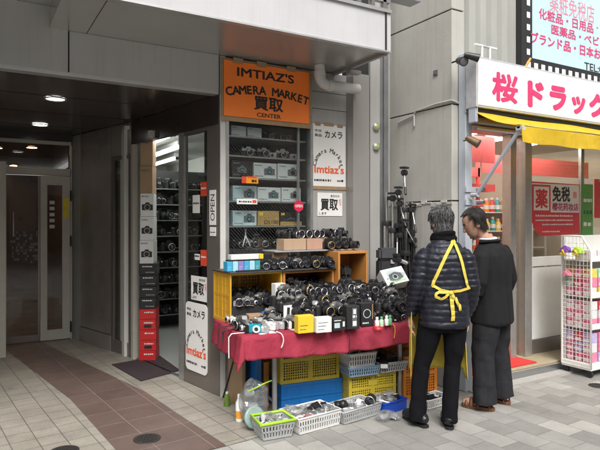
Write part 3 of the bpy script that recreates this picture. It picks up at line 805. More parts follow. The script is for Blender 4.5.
# ------------------------------------------------------------------ signs and stickers
def board(name, label, cat, F, a0, a1, b0, b1, m, t=0.005, c0=0.0, group=None):
    """a flat sign hung on face F; returns (MB, finish) so lettering can be added in the same mesh"""
    mb = MB(); F.panel(mb, a0, a1, b0, b1, m, t, c0)
    def fin():
        o = mb.build(name, loc=F.M @ Vector(((a0 + a1) / 2, b0, c0)))
        return tag(o, label, cat, group)
    return mb, fin
FA = Face((0, FY, 0), (1, 0, 0))
# orange shop sign on its taped backing
t = thing('shop_sign', 'large orange sign lettered CAMERA MARKET above the display window', 'sign', (2.4, FY, 2.5))
mb = MB(); FA.panel(mb, 1.952, 2.905, 2.50, 3.07, M_TAPE, 0.008, 0.014)
for x in (2.06, 2.3, 2.62): FA.panel(mb, x, x + 0.10, 3.03, 3.08, M_TAPE, 0.002, 0.034)
FA.panel(mb, 2.87, 2.9, 2.62, 2.98, M_TAPE, 0.002, 0.034)
mb.build('backing_board', t)
mb = MB(); FA.panel(mb, 1.972, 2.872, 2.545, 3.048, M_ORANGE, 0.006, 0.026)
c = 0.0335
FA.text(mb, "IMTIAZ'S", 2.10, 2.70, 2.915, 3.00, M_INK, 0.025, c)
FA.arc(mb, "CAMERA MARKET", 2.425, 2.775 - 1.9, 1.9, R(90 + 12.0), R(90 - 12.2), 0.108, M_INK, 0.03, c)
FA.text(mb, "買取", 2.27, 2.58, 2.625, 2.755, M_INK, 0.03, c)
FA.text(mb, "CENTER", 2.30, 2.555, 2.562, 2.602, M_INK, 0.02, c)
mb.build('sign_face', t)
def camera_market_sign(mb, F, a0, b0, w, h, c):
    X = lambda p: a0 + w * p
    Y = lambda p: b0 + h * p
    F.text(mb, "中古", X(.07), X(.27), Y(.875), Y(.915), M_INK, 0.02, c)
    F.text(mb, "新品", X(.07), X(.27), Y(.80), Y(.845), M_INK, 0.02, c)
    F.text(mb, "カメラ", X(.36), X(.90), Y(.79), Y(.905), M_INK, 0.025, c)
    F.arc(mb, "Camera Market", X(.47), Y(.335), w * 0.36, R(172), R(8), w * 0.155, M_INK, 0.02, c)
    F.text(mb, "Imtiaz's", X(.05), X(.95), Y(.225), Y(.36), M_ORINK, 0.03, c)
    F.dashes(mb, X(.05), X(.55), Y(.10), h * 0.035, M_INK, random.Random(3), c)
    F.dashes(mb, X(.74), X(.94), Y(.10), h * 0.035, M_INK, random.Random(4), c)
mb, fin = board('wall_sign', 'tall white sign with brown tape corners on grey wall beside display window', 'sign', FA, 2.925, 3.325, 1.925, 2.56, M_PAPER, 0.004, 0.004)
camera_market_sign(mb, FA, 2.925, 1.925, 0.40, 0.635, 0.009)
FA.panel(mb, 2.955, 3.02, 2.54, 2.575, M_TAPE, 0.002, 0.007); FA.panel(mb, 3.06, 3.18, 2.545, 2.578, M_TAPE, 0.002, 0.007); FA.panel(mb, 3.22, 3.29, 2.54, 2.572, M_TAPE, 0.002, 0.007)
FA.panel(mb, 2.915, 3.335, 1.905, 1.94, M_TAPE, 0.002, 0.007); FA.panel(mb, 2.912, 2.935, 2.16, 2.25, M_TAPE, 0.002, 0.007)
fin()
def kaitori(mb, F, a0, b0, w, h, c):
    F.text(mb, "買取", a0 + w * .12, a0 + w * .82, b0 + h * .24, b0 + h * .74, M_INK, 0.03, c)
    F.text(mb, "あなたの", a0 + w * .52, a0 + w * .88, b0 + h * .81, b0 + h * .92, M_INK, 0.015, c)
    F.text(mb, "する", a0 + w * .86, a0 + w * .95, b0 + h * .45, b0 + h * .75, M_REDINK, 0.015, c)
    F.text(mb, "します", a0 + w * .06, a0 + w * .36, b0 + h * .06, b0 + h * .17, M_INK, 0.015, c)
mb, fin = board('buying_notice', 'square white paper notice taped under the tall sign right of the window', 'sign', FA, 2.985, 3.285, 1.64, 1.875, M_PAPER, 0.003, 0.003)
kaitori(mb, FA, 2.985, 1.64, 0.30, 0.235, 0.007); fin()
# stickers on the window pane
FP = Face((0, FY + 0.018, 0), (1, 0, 0))
def fa(u, v): p = aty(u, v, FY); return p.x, p.z
mb = MB(); x, z = fa(242.5, 183); x1, z1 = fa(259, 177)
FP.panel(mb, x, x1, z, z1 + 0.0, mat('orange_sticker', (0.8, 0.3, 0.02), 0.4), 0.002, 0.001); FP.panel(mb, x, x + 0.045, z, z1, M_REDINK, 0.001, 0.003)
FP.dashes(mb, x + 0.06, x1 - 0.01, z + 0.05, 0.02, M_REDINK, random.Random(1), 0.004); FP.dashes(mb, x + 0.1, x1 - 0.01, z + 0.012, 0.024, M_INK, random.Random(2), 0.004)
tag(mb.build('window_sticker', loc=(x, FY + 0.018, z)), 'orange and red sticker on the display window pane', 'sticker')
mb = MB(); x, z = fa(237.5, 204); x1, z1 = fa(258, 199)
FP.panel(mb, x, x1, z, z1, M_PAPER, 0.002, 0.001); FP.panel(mb, x1 - 0.05, x1 - 0.01, z + 0.012, z1 - 0.01, M_REDINK, 0.001, 0.003); FP.dashes(mb, x + 0.02, x1 - 0.06, z + 0.016, 0.016, M_INK, random.Random(6), 0.004)
tag(mb.build('window_sticker', loc=(x, FY + 0.018, z)), 'long white sticker on the display window pane below the orange one', 'sticker')
mb = MB(); x, z = fa(299.5, 206)
FP.disc(mb, x, z, 0.055, mat('crimson_sticker', (0.62, 0.02, 0.07), 0.4), 0.002, 0.001); FP.text(mb, "OPEN", x - 0.042, x + 0.042, z - 0.014, z + 0.014, M_PAPER, 0.03, 0.005)
tag(mb.build('window_sticker', loc=(x, FY + 0.018, z)), 'round crimson OPEN sticker on the window right edge', 'sticker')
# signs on the side door
def swr(u0, u1, v0, v1):
    a0, za = sw(u0, v1); a1, zb = sw(u1, v0); _, zc = sw(u0, v0); _, zd = sw(u1, v1)
    return a0, a1, (za + zd) / 2, (zb + zc) / 2
FS = Face(SW.o + SW.n * -0.02, SW.x)
a0, a1, b0, b1 = swr(189.5, 205.5, 276.5, 301)
mb, fin = board('buying_notice', 'white paper notice on the shop side door glass above the rounded sign', 'sign', FS, a0, a1, b0, b1, M_PAPER, 0.003, 0.0)
kaitori(mb, FS, a0, b0, a1 - a0, b1 - b0, 0.004); fin()
a0, a1, b0, b1 = swr(186.5, 208, 303, 372)
FS2 = Face(SW.o + SW.n * 0.004, SW.x)
mb = MB(); r = 0.05; pts = []
for cx, cy, t0 in ((a1 - r, b0 + r, -90), (a1 - r, b1 - r, 0), (a0 + r, b1 - r, 90), (a0 + r, b0 + r, 180)):
    for k in range(6): pts.append((cx + r * math.cos(R(t0 + 18 * k)), cy + r * math.sin(R(t0 + 18 * k))))
FS2.poly(mb, pts, M_PAPER, 0.005, 0.0)
camera_market_sign(mb, FS2, a0, b0, a1 - a0, b1 - b0, 0.0065)
tag(mb.build('door_sign', loc=FS2.M @ Vector(((a0 + a1) / 2, b0, 0))), 'rounded white sign on the lower part of the shop side door', 'sign')
a0, a1, b0, b1 = swr(210, 216.5, 190, 225)
mb, fin = board('open_strip', 'narrow white vertical OPEN sign on the bronze door post', 'sign', FS2, a0, a1, b0, b1, M_PAPER, 0.003, 0.0)
FS2.text(mb, "OPEN", a0 + 0.02, a1 - 0.02, b0 + 0.04, b1 - 0.04, M_INK, 0.0, 0.004, rot=1); fin()
a0, a1, b0, b1 = swr(210.5, 216.5, 227, 236)
mb, fin = board('small_notice', 'small square white notice under the vertical sign on the door post', 'sign', FS2, a0, a1, b0, b1, M_PAPER, 0.003, 0.0)
FS2.dashes(mb, a0 + 0.01, a1 - 0.01, b0 + 0.03, 0.01, M_INK, random.Random(8), 0.004); fin()
for u0, u1, v0, v1, m, w in ((191, 198, 195, 213, M_PAPER, 'white sticker strip high on the dark door glass'), (199, 205, 182, 196, M_REDINK, 'upper red sticker on the dark door glass'), (199, 205, 250, 266, M_REDINK, 'lower red sticker on the dark door glass'), (193, 198, 254, 260, M_PAPER, 'small pale sticker on the dark door glass')):
    a0, a1, b0, b1 = swr(u0, u1, v0, v1)
    mb, fin = board('door_sticker', w, 'sticker', FS, a0, a1, b0, b1, m, 0.002, 0.0)
    FS.dashes(mb, a0 + 0.01, a1 - 0.01, (b0 + b1) / 2, 0.02, M_INK if m is M_PAPER else M_PAPER, random.Random(9), 0.003); fin()
# round reflectors on the pier
for i, v in enumerate((127, 147)):
    p = aty(375.5, v, 4.60)
    t = thing('round_reflector', ('upper' if i == 0 else 'lower') + ' round pale green reflector disc on the pier edge', 'reflector', (p.x, 4.586, p.z), 0, 'reflector discs on the pier')
    Mx = Matrix.Rotation(R(90), 4, 'X')
    mb = MB(); mb.lathe([(0.039, -0.014), (0.039, 0.012), (0.033, 0.014)], M_ALU, Mx, 24); mb.build('rim', t, local=True)
    mb = MB(); mb.lathe([(0.032, 0.0142), (0.026, 0.02), (0.0005, 0.0225)], mat('reflector_green', (0.42, 0.5, 0.22), 0.12, 0.4), Mx, 24, cap0=False, cap1=False); mb.build('lens', t, local=True)

# ------------------------------------------------------------------ drugstore signs
SY = 3.55
sx0 = aty(477.5, 80, SY).x
sg = thing('shop_sign_box', 'long white illuminated style box sign with pink Japanese lettering above awning', 'sign', (sx0 + 1.5, SY, 2.64))
mb = MB(); mb.bx(sx0 - 0.012, 8.6, SY, SY + 0.13, 2.625, 3.085, mat('sign_case', (0.55, 0.56, 0.58), 0.35, 0.3)); mb.build('case', sg, bevel=0.004)
FSG = Face((0, SY, 0), (1, 0, 0))
mb = MB(); FSG.panel(mb, sx0 + 0.008, 8.58, 2.645, 3.065, mat('sign_acrylic', (0.80, 0.79, 0.78), 0.3, 0, 0.04, 2, streak=0.18, dcol=(0.5, 0.47, 0.42)), 0.004, 0.0)
def sgx(u): return aty(u, 90, SY).x
def glyph_at(ch, u0, u1, z0, z1, bold): FSG.text(mb, ch, sgx(u0), sgx(u1), z0, z1, M_PINK, bold, 0.0065)
glyph_at('桜', 491.5, 517.5, 2.70, 2.975, 0.035)
glyph_at('ド', 527, 543.5, 2.695, 2.955, 0.06)
glyph_at('ラ', 549, 566, 2.70, 2.95, 0.06)
glyph_at('ッ', 571, 585, 2.695, 2.885, 0.06)
glyph_at('グ', 588.5, 608, 2.69, 2.965, 0.06)
mb.build('sign_face', sg)
mb = MB(); mb.bx(sx0, 8.6, SY + 0.03, SY + 0.1, 2.585, 2.622, M_BLACK); mb.build('lower_rail', sg)
for x in (sx0 + 0.25, sx0 + 0.36):
    mb = MB(); mb.tube([(x, 3.72, 3.09), (x, 3.72, 3.27)], 0.011, M_WHITE); mb.tube([(x - 0.1, 3.72, 3.26), (x + 0.09, 3.72, 3.26)], 0.012, M_WHITE); mb.build('stay_bar', sg)
mb = MB(); mb.tube([(sx0 + 0.72, 3.60, 3.09), (sx0 + 0.80, 3.60, 3.19)], 0.012, mat('orange_rod', (0.75, 0.28, 0.04), 0.5)); mb.build('orange_rod', sg)
BY = 3.75
def bxx(u): return aty(u, 40, BY).x
fb = thing('billboard', 'pale blue billboard with film strip border and pink Japanese text', 'billboard', (6.5, BY, 3.1))
bl = bxx(521.5); zb = 3.125; zt = 4.7; br = 8.6
mb = MB(); mb.bx(bl, br, BY, BY + 0.06, zb, zt, M_BLACK); mb.build('board_frame', fb)
FB = Face((0, BY, 0), (1, 0, 0))
mb = MB(); FB.panel(mb, bl + 0.165, br - 0.02, zb + 0.14, zt - 0.02, mat('pale_blue_board', (0.50, 0.67, 0.73), 0.4, 0, 0.12, 0.9), 0.003, 0.0)
c = 0.0045
def brow(txt, u0, u1, v0, v1, m, bold):
    x0, x1 = bxx(u0), bxx(u1)
    FB.text(mb, txt, x0, x1, aty(u0, v1, BY).z, aty(u0, v0, BY).z, m, bold, c)
brow('薬粧免税店', 549.5, 594, -8, 11, mat('soft_pink_letter', (0.65, 0.22, 0.30), 0.5), 0.0)
brow('化粧品・日用品', 538.5, 593, 7.5, 18.5, M_PINK, 0.02)
brow('医薬品・ベビー', 551, 606, 24, 34, M_PINK, 0.02)
brow('ブランド品・日本お土産', 530.5, 614, 31, 43, M_PINK, 0.025)
FB.disc(mb, bxx(597), aty(597, 28, BY).z, 0.012, M_PINK, 0.001, 0.003)
brow('TEL:0', 584, 602.5, 62, 69.5, M_INK, 0.01)
k = 0
while zb + 0.19 + k * 0.126 < zt: FB.panel(mb, bl + 0.082, bl + 0.130, zb + 0.165 + k * 0.126, zb + 0.225 + k * 0.126, M_WHITE, 0.002, 0.0); k += 1
k = 0
while bl + 0.1 + k * 0.115 < br - 0.1: FB.panel(mb, bl + 0.082 + k * 0.115, bl + 0.142 + k * 0.115, zb + 0.035, zb + 0.095, M_WHITE, 0.002, 0.0); k += 1
mb.build('board_face', fb)
# awning
aw = thing('awning', 'yellow canvas roller awning with side arm under the drugstore sign', 'awning', (5.0, 3.5, 2.5))
ax0 = 3.965
ry, rz, fy, fz = 3.58, 2.545, 3.10, 2.365
fx0 = 3.98
mb = MB()
n, mm = 40, 6
V = []; F = []
for i in range(n + 1):
    x = ax0 + (8.6 - ax0) * i / n
    for j in range(mm + 1):
        t = j / mm
        V.append((x, ry + (fy - ry) * t, rz + 0.03 + (fz - rz) * t - 0.035 * math.sin(PI * t) + 0.006 * math.sin(x * 5 + t * 2)))
for i in range(n):
    for j in range(mm): a = i * (mm + 1) + j; F.append((a, a + 1, a + mm + 2, a + mm + 1))
mb.add(V, F, M_YELLOW, True)
mb.add([(x, y, z + 0.004) for x, y, z in V], [f[::-1] for f in F], M_YELLOW, True)
mb.build('canopy_cloth', aw)
mb = MB(); V = []; F = []
for i in range(121):
    x = ax0 + (8.6 - ax0) * i / 120
    for j in range(5):
        t = j / 4
        V.append((x, fy - 0.012 + 0.012 * math.sin(x * 7.5) * t, fz + 0.02 - 0.135 * t - 0.006 * math.sin(x * 11) * t))
for i in range(120):
    for j in range(4): a = i * 5 + j; F.append((a, a + 5, a + 6, a + 1))
mb.add(V, F, M_YELLOW, True); mb.add([(x, y + 0.003, z) for x, y, z in V], [f[::-1] for f in F], M_YELLOW, True)
mb.build('valance', aw)
mb = MB(); mb.tube([(ax0, fy + 0.02, fz + 0.02), (8.6, fy + 0.02, fz + 0.02)], 0.018, M_ALU, 10); mb.build('front_bar', aw)
mb = MB(); mb.tube([(ax0 + 0.02, ry + 0.04, rz - 0.035), (8.6, ry + 0.04, rz - 0.035)], 0.045, M_BROWNMETAL, 14); mb.tube([(ax0 + 0.02, ry + 0.02, rz - 0.10), (8.6, ry + 0.02, rz - 0.10)], 0.022, M_STEEL, 10); mb.build('roller', aw)
mb = MB(); mb.tube([(4.0, 3.60, 1.83), (ax0 + 0.03, fy + 0.03, fz + 0.0)], 0.017, M_POST, 10); mb.tube([(4.0, 3.66, 1.83), (4.0, 3.58, 1.83)], 0.022, M_POST, 10)
mb.rbox((ax0 + 0.03, fy + 0.02, fz + 0.005), (0.06, 0.07, 0.05), M_POST, 0.01); mb.build('side_arm', aw)
mb = MB(); mb.rbox((ax0 - 0.0, ry + 0.03, rz + 0.02), (0.03, 0.1, 0.16), M_POST, 0.01); mb.build('end_bracket', aw)
# spotlights
def spot(label, u, v, y, aim, m, r=0.035):
    p = aty(u, v, y)
    t = thing('spotlight', label, 'spotlight', p, 0, 'spotlights by the drugstore sign')
    q = Vector((0, 0, 1)).rotation_difference(Vector(aim).normalized()).to_matrix().to_4x4()
    mb = MB(); mb.lathe([(r * .55, -0.07), (r * .8, -0.04), (r, 0.05), (r * 1.1, 0.06)], m, q, 18); mb.build('lamp_body', t, local=True)
    mb = MB(); mb.lathe([(r * .9, 0.061), (r * .5, 0.064)], M_DISPLAY, q, 18); mb.build('lamp_glass', t, local=True)
    mb = MB(); mb.tube([(0, 0, 0), (0.02, 0.06, 0.02), (0.02, 0.13, 0.02)], 0.008, m); mb.build('mounting_arm', t, local=True)
spot('black spotlight on the steel post beside the sign end', 461, 61, 3.62, (-0.3, -0.8, -0.3), M_BLACK, 0.04)
spot('long black spotlight on top of the white sign corner', 472, 56.5, 3.52, (0.9, -0.5, -0.25), M_BLACK, 0.035)
spot('brass coloured spotlight under the awning roller end', 473, 141, 3.55, (0.4, -0.7, -0.5), mat('aged_brass', (0.24, 0.17, 0.10), 0.4, 0.7), 0.038)
# posters in the drugstore window
FG = Face((0, GY, 0), (1, 0, 0))
def poster(name, label, u0, v0, u1, v1, bow, cat='poster'):
    x0, x1, zt, zb_ = gx(u0), gx(u1), gz(u0, v0), gz(u0, v1)
    mb = MB()
    P = lambda a, b: (x0 + (x1 - x0) * a, zb_ + (zt - zb_) * b)
    RED = mat('poster_red', (0.62, 0.04, 0.05), 0.45)
    outl = [P(.0, 1), P(1.0, .985), P(.985, .5), P(.99, .03), P(.30, 0.0), P(.17, .07), P(.10, .25), P(.045, .45)] if bow else [P(0, 1), P(1, 1), P(1, 0), P(0, 0)]
    FG.poly(mb, outl, RED, 0.003, 0.003)
    c = 0.0075
    def rect(a0, a1, b0, b1, m, cc=0.0062): (xa, za), (xb, zb2) = P(a0, b0), P(a1, b1); FG.panel(mb, xa, xb, za, zb2, m, 0.0008, cc)
    def tx(s, a0, a1, b0, b1, m, bold): (xa, za), (xb, zb2) = P(a0, b0), P(a1, b1); FG.text(mb, s, xa, xb, za, zb2, m, bold, c + 0.001)
    rect(.09, .98, .44, .97, M_PAPER, 0.0064)
    rect(.09, .43, .44, .945, RED, 0.0074)
    rect(.125, .40, .475, .91, M_PAPER, 0.0084)
    c = 0.0085
    tx('薬', .15, .375, .51, .87, RED, 0.035)
    tx('免税', .46, .80, .64, .93, M_INK, 0.03)
    tx('樱花药妆店', .46, .965, .47, .62, mat('poster_purple_red', (0.45, 0.03, 0.16), 0.5), 0.02)
    rect(.86, .93, .72, .84, mat('poster_pale_red', (0.75, 0.3, 0.28), 0.5), 0.0074)
    for b, h in ((.36, .035), (.28, .03), (.20, .03), (.07, .028)):
        (xa, za), (xb, _) = P(.16 if b > .2 else .28, b), P(.86 if b > .1 else .6, b)
        FG.dashes(mb, xa, xb, za, (zt - zb_) * h, M_PAPER, random.Random(int(b * 100)), 0.0075, 0.5)
    return tag(mb.build(name, loc=(x0, GY - 0.003, zb_)), label, cat)
poster('poster', 'red and white poster with curled left edge on the drugstore window', 526, 181, 579.5, 236.5, True)
poster('poster', 'red and white poster cut off by the picture right side', 594, 179, 640, 218, False)
mb = MB(); FG.panel(mb, gx(581.5), gx(592.5), gz(583, 236), gz(583, 184), mat('green_poster', (0.10, 0.30, 0.06), 0.5), 0.003, 0.003)
for k in range(3): FG.dashes(mb, gx(583), gx(591.5), gz(583, 226 - k * 12), 0.05, M_PAPER if k != 1 else mat('dark_green', (0.03, 0.12, 0.03), 0.5), random.Random(20 + k), 0.0075)
tag(mb.build('poster', loc=(gx(583), GY - 0.003, gz(583, 236))), 'narrow green poster between the two red window posters', 'poster')
# mats, manhole covers
a = [gxy(112, 365.5), gxy(141, 382), gxy(180, 371.5), gxy(160, 357)]
mb = MB(); mb.prism(a, 0.006, 0.016, mat('doormat_pile', (0.035, 0.022, 0.026), 0.95, 0, 0.3, 60, bump=0.5, bscale=400)); tag(mb.build('doormat', loc=(*a[0], 0.006)), 'dark maroon doormat in front of the camera shop door', 'doormat')
mb = MB(); mb.bx(4.12, 5.12, 3.80, 4.35, 0.102, 0.114, mat('red_carpet', (0.55, 0.035, 0.03), 0.9, 0, 0.1, 50, bump=0.4, bscale=300)); tag(mb.build('entrance_mat', loc=(4.6, 4.1, 0.102)), 'bright red carpet mat on the drugstore threshold', 'mat')
def manhole(x, y, z, r, label):
    t = thing('manhole_cover', label, 'manhole cover', (x, y, z), 0.3)
    IRON = mat('cast_iron', (0.06, 0.055, 0.05), 0.5, 0.5, 0.2, 30)
    mb = MB(); mb.lathe([(r, 0.0), (r, 0.004), (r * .93, 0.004), (r * .93, 0.001)], IRON, None, 28, False, False); mb.build('frame_ring', t, local=True)
    mb = MB(); mb.lathe([(r * .92, 0.0005), (r * .92, 0.0045)], IRON, None, 28)
    for i in range(-4, 5):
        for j in range(-4, 5):
            if math.hypot(i, j) < 4.1: mb.box((i * r * .2, j * r * .2, 0.006), (r * .12, r * .12, 0.003), M_GAP if (i + j) % 2 else IRON)
    mb.build('cover_plate', t, local=True)
p = atz(147, 440); manhole(p.x, p.y, 0.008, 0.098, 'round iron manhole cover in the brown tile strip')
p = atz(64, 452); manhole(p.x, p.y, 0.004, 0.10, 'round iron manhole cover in the pale tiles, cut off by the picture bottom')
p = atz(598, 386); manhole(p.x, p.y, 0.001, 0.085, 'small rusty manhole cover in the grey street blocks by the rack')
# ------------------------------------------------------------------ goods: prototypes (front towards -Y, base at z = 0)
M_CAM = mat('camera_black', (0.015, 0.015, 0.016), 0.36, 0, 0.3, 60, bump=0.12, bscale=900)
M_LEATHER = mat('black_leatherette', (0.022, 0.021, 0.021), 0.6, 0, 0.25, 80, bump=0.4, bscale=1500)
M_CHROME = mat('satin_chrome', (0.58, 0.57, 0.55), 0.3, 0.85, 0.08, 40)
M_SILVERP = mat('silver_plastic', (0.55, 0.55, 0.56), 0.3, 0.4, 0.06, 30)
M_RUBBER = mat('rubber_ring', (0.012, 0.012, 0.013), 0.65, 0, 0.2, 50)
M_LENSG = mat('lens_glass', (0.012, 0.012, 0.022), 0.06, 0, 0.1, 20, spec=0.8, coat=1.0)
M_STICK = mat('price_sticker', (0.75, 0.75, 0.74), 0.5, 0, 0.03, 60)
M_GOLD = mat('gold_ring', (0.5, 0.36, 0.12), 0.35, 0.7)
M_REDP = mat('red_plastic', (0.5, 0.02, 0.03), 0.4)
RXF = Matrix.Rotation(R(90), 4, 'X')     # lathe axis z -> -y (towards the viewer)
def lens_parts(root, x, z, y0, r, L, ring, name='lens', steps=3):
    M = Matrix.Translation((x, y0, z)) @ RXF
    p = [(r * .92, 0), (r * .92, L * .12), (r, L * .13)]
    mb = MB(); mb.lathe([(r * .9, 0), (r * .9, L * .12), (r * 1.0, L * .16), (r * 1.0, L * .55), (r * .94, L * .58), (r * .94, L * .70), (r * 1.02, L * .74), (r * 1.02, L * .985), (r * .9, L), (r * .84, L * .97), (r * .74, L * .84)], M_CAM, M, 20, True, False)
    o = mb.build(name, root, local=True)
    mb = MB(); mb.lathe([(r * 1.02, L * .20), (r * 1.045, L * .21), (r * 1.045, L * .50), (r * 1.02, L * .51)], M_RUBBER, M, 24, False, False); mb.build('grip_ring', o, local=True)
    mb = MB(); mb.lathe([(r * .80, L * .86), (r * .6, L * .90), (r * .3, L * .92), (0.0005, L * .925)], M_LENSG, M, 20, False, False); mb.build('front_glass', o, local=True)
    if ring is not None:
        mb = MB(); mb.lathe([(r * 1.03, L * .90), (r * 1.045, L * .91), (r * 1.045, L * 1.0), (r * .93, L * 1.005), (r * .86, L * .975)], ring, M, 24, False, False); mb.build('trim_ring', o, local=True)
    return o
def proto_dslr(ring, L, r, sticker, name='slr_camera'):
    t = thing(name, 'x', 'camera')
    mb = MB()
    mb.rbox((0.006, 0, 0.042), (0.124, 0.048, 0.084), M_CAM, 0.010)
    mb.prism([(-0.072, 0.026), (-0.076, 0.0), (-0.074, -0.03), (-0.062, -0.046), (-0.048, -0.044), (-0.040, -0.022), (-0.040, 0.026)], 0.002, 0.074, M_LEATHER)
    o = mb.build('body', t, local=True, bevel=0.002)
    mb = MB(); mb.prism([(-0.034, 0.070), (0.040, 0.070), (0.028, 0.103), (0.016, 0.111), (-0.010, 0.111), (-0.022, 0.103)], -0.026, 0.036, M_CAM, RXF); mb.build('viewfinder_hump', t, local=True, bevel=0.003)
    mb = MB(); mb.tube([(0.048, 0, 0.083), (0.048, 0, 0.094)], 0.012, M_CAM, 14); mb.build('mode_dial', t, local=True)
    mb = MB(); mb.tube([(-0.058, -0.026, 0.074), (-0.058, -0.028, 0.082)], 0.008, M_CHROME, 12); mb.build('shutter_button', t, local=True)
    lens_parts(t, 0.004, 0.042, -0.022, r, L, ring)
    if sticker:
        mb = MB(); sx, sz, w, h = sticker
        mb.box((sx, -0.0265, sz), (w, 0.002, h), M_STICK); mb.build('price_sticker', t, local=True)
    mb = MB(); mb.tube([(0.068, 0.0, 0.072), (0.084, 0.012, 0.055), (0.092, 0.01, 0.02), (0.088, -0.02, 0.004), (0.06, -0.05, 0.003), (0.02, -0.085, 0.003)], 0.0045, M_LEATHER, 5, flat=0.5); mb.build('strap', t, local=True)
    return t
def proto_film(ring, L, r, name='film_camera', black=False):
    t = thing(name, 'x', 'camera')
    mb = MB(); mb.rbox((0, 0, 0.031), (0.140, 0.040, 0.050), M_LEATHER, 0.008); mb.build('body', t, local=True)
    mb = MB(); mb.rbox((0, 0, 0.0675), (0.140, 0.038, 0.022), M_CHROME if not black else M_CAM, 0.005); mb.rbox((0, 0, 0.004), (0.138, 0.038, 0.008), M_CHROME if not black else M_CAM, 0.003)
    mb.prism([(-0.03, 0.078), (0.03, 0.078), (0.019, 0.100), (-0.019, 0.100)], -0.018, 0.022, M_CHROME if not black else M_CAM, RXF)
    mb.build('top_plate', t, local=True)
    for x, h in ((-0.052, 0.012), (0.05, 0.009), (-0.034, 0.007)):
        mb = MB(); mb.tube([(x, 0, 0.078), (x, 0, 0.078 + h)], 0.010 if h > .01 else 0.007, M_CHROME, 14); mb.build('dial', t, local=True)
    lens_parts(t, 0, 0.040, -0.018, r, L, ring)
    return t
def proto_compact(m, name='compact_camera'):
    t = thing(name, 'x', 'camera')
    mb = MB(); mb.rbox((0, 0, 0.031), (0.098, 0.026, 0.060), m, 0.007); mb.build('body', t, local=True)
    M = Matrix.Translation((-0.012, -0.012, 0.030)) @ RXF
    mb = MB(); mb.lathe([(0.024, 0), (0.024, 0.006), (0.020, 0.007), (0.020, 0.014), (0.014, 0.015)], M_SILVERP, M, 20, True, False); mb.lathe([(0.0145, 0.013), (0.006, 0.014), (0.0005, 0.0142)], M_LENSG, M, 16, False, False); mb.build('lens', t, local=True)
    mb = MB(); mb.rbox((0.030, -0.0135, 0.048), (0.020, 0.003, 0.009), M_STICK, 0.001); mb.build('flash', t, local=True)
    mb = MB(); mb.tube([(0.034, 0, 0.060), (0.034, 0, 0.065)], 0.006, M_CHROME, 12); mb.build('shutter_button', t, local=True)
    return t
def proto_lens(r, L, ring, name='camera_lens'):
    """lies on its side with the front glass towards the street"""
    t = thing(name, 'x', 'lens')
    M = Matrix.Translation((0, L * .5, r * 1.06)) @ RXF
    mb = MB(); mb.lathe([(r * .82, 0), (r * .86, L * .08), (r, L * .12), (r, L * .34), (r * .93, L * .37), (r * .93, L * .52), (r * 1.0, L * .55), (r * 1.06, L * .98), (r * .95, L), (r * .78, L * .86)], M_CAM, M, 22, True, False); mb.build('barrel', t, local=True)
    mb = MB(); mb.lathe([(r * 1.02, L * .15), (r * 1.045, L * .16), (r * 1.045, L * .32), (r * 1.02, L * .33)], M_RUBBER, M, 24, False, False); mb.build('grip_ring', t, local=True)
    mb = MB(); mb.lathe([(r * .85, L * .88), (r * .6, L * .92), (r * .3, L * .94), (0.0005, L * .945)], M_LENSG, M, 20, False, False); mb.build('front_glass', t, local=True)
    mb = MB(); mb.lathe([(r * 1.06, L * .93), (r * 1.085, L * .94), (r * 1.085, L * 1.0), (r * .98, L * 1.01), (r * .9, L * .975)], ring, M, 24, False, False); mb.build('trim_ring', t, local=True)
    return t
PROTO = {}
USED = set()
PROTO['dslr'] = (lambda: proto_dslr(None, 0.062, 0.034, (0.036, 0.055, 0.022, 0.013)), 'black SLR with white price sticker')
PROTO['dslr_zoom'] = (lambda: proto_dslr(M_RUBBER, 0.105, 0.037, (0.045, 0.058, 0.016, 0.010)), 'black SLR with long zoom lens')
PROTO['dslr_silver'] = (lambda: proto_dslr(M_CHROME, 0.075, 0.034, (0.042, 0.022, 0.02, 0.012)), 'black SLR with silver lens rim')
PROTO['dslr_gold'] = (lambda: proto_dslr(M_GOLD, 0.088, 0.036, (0.0, 0.088, 0.03, 0.014)), 'black SLR with gold lens ring')
PROTO['film'] = (lambda: proto_film(M_CHROME, 0.045, 0.030), 'film SLR with silver top plate')
PROTO['film_black'] = (lambda: proto_film(M_CHROME, 0.060, 0.030, black=True), 'black film SLR with silver rimmed lens')
PROTO['compact_silver'] = (lambda: proto_compact(M_SILVERP), 'silver compact camera')
PROTO['compact_black'] = (lambda: proto_compact(M_CAM), 'black compact camera')
PROTO['compact_white'] = (lambda: proto_compact(M_WHITE), 'white compact camera')
PROTO['lens_silver'] = (lambda: proto_lens(0.037, 0.10, M_CHROME), 'black lens with silver rim')
PROTO['lens_black'] = (lambda: proto_lens(0.040, 0.12, M_RUBBER), 'wide black lens')
MADE = {}
def put(kind, loc, rz, where, group, tilt=(0, 0), scale=1.0, look=None):
    fn, desc = PROTO[kind]
    if kind not in MADE: MADE[kind] = fn(); o = MADE[kind]
    else: o = copy_tree(MADE[kind])
    o.location = loc; o.rotation_euler = (tilt[0], tilt[1], rz); o.scale = (scale,) * 3
    tag(o, (look or desc) + ', ' + where, None, group)
    return o
ORD = ['first', 'second', 'third', 'fourth', 'fifth', 'sixth', 'seventh', 'eighth', 'ninth', 'tenth', 'eleventh', 'twelfth', 'thirteenth', 'fourteenth', 'fifteenth', 'sixteenth', 'seventeenth', 'eighteenth', 'nineteenth', 'twentieth', 'twenty-first', 'twenty-second']

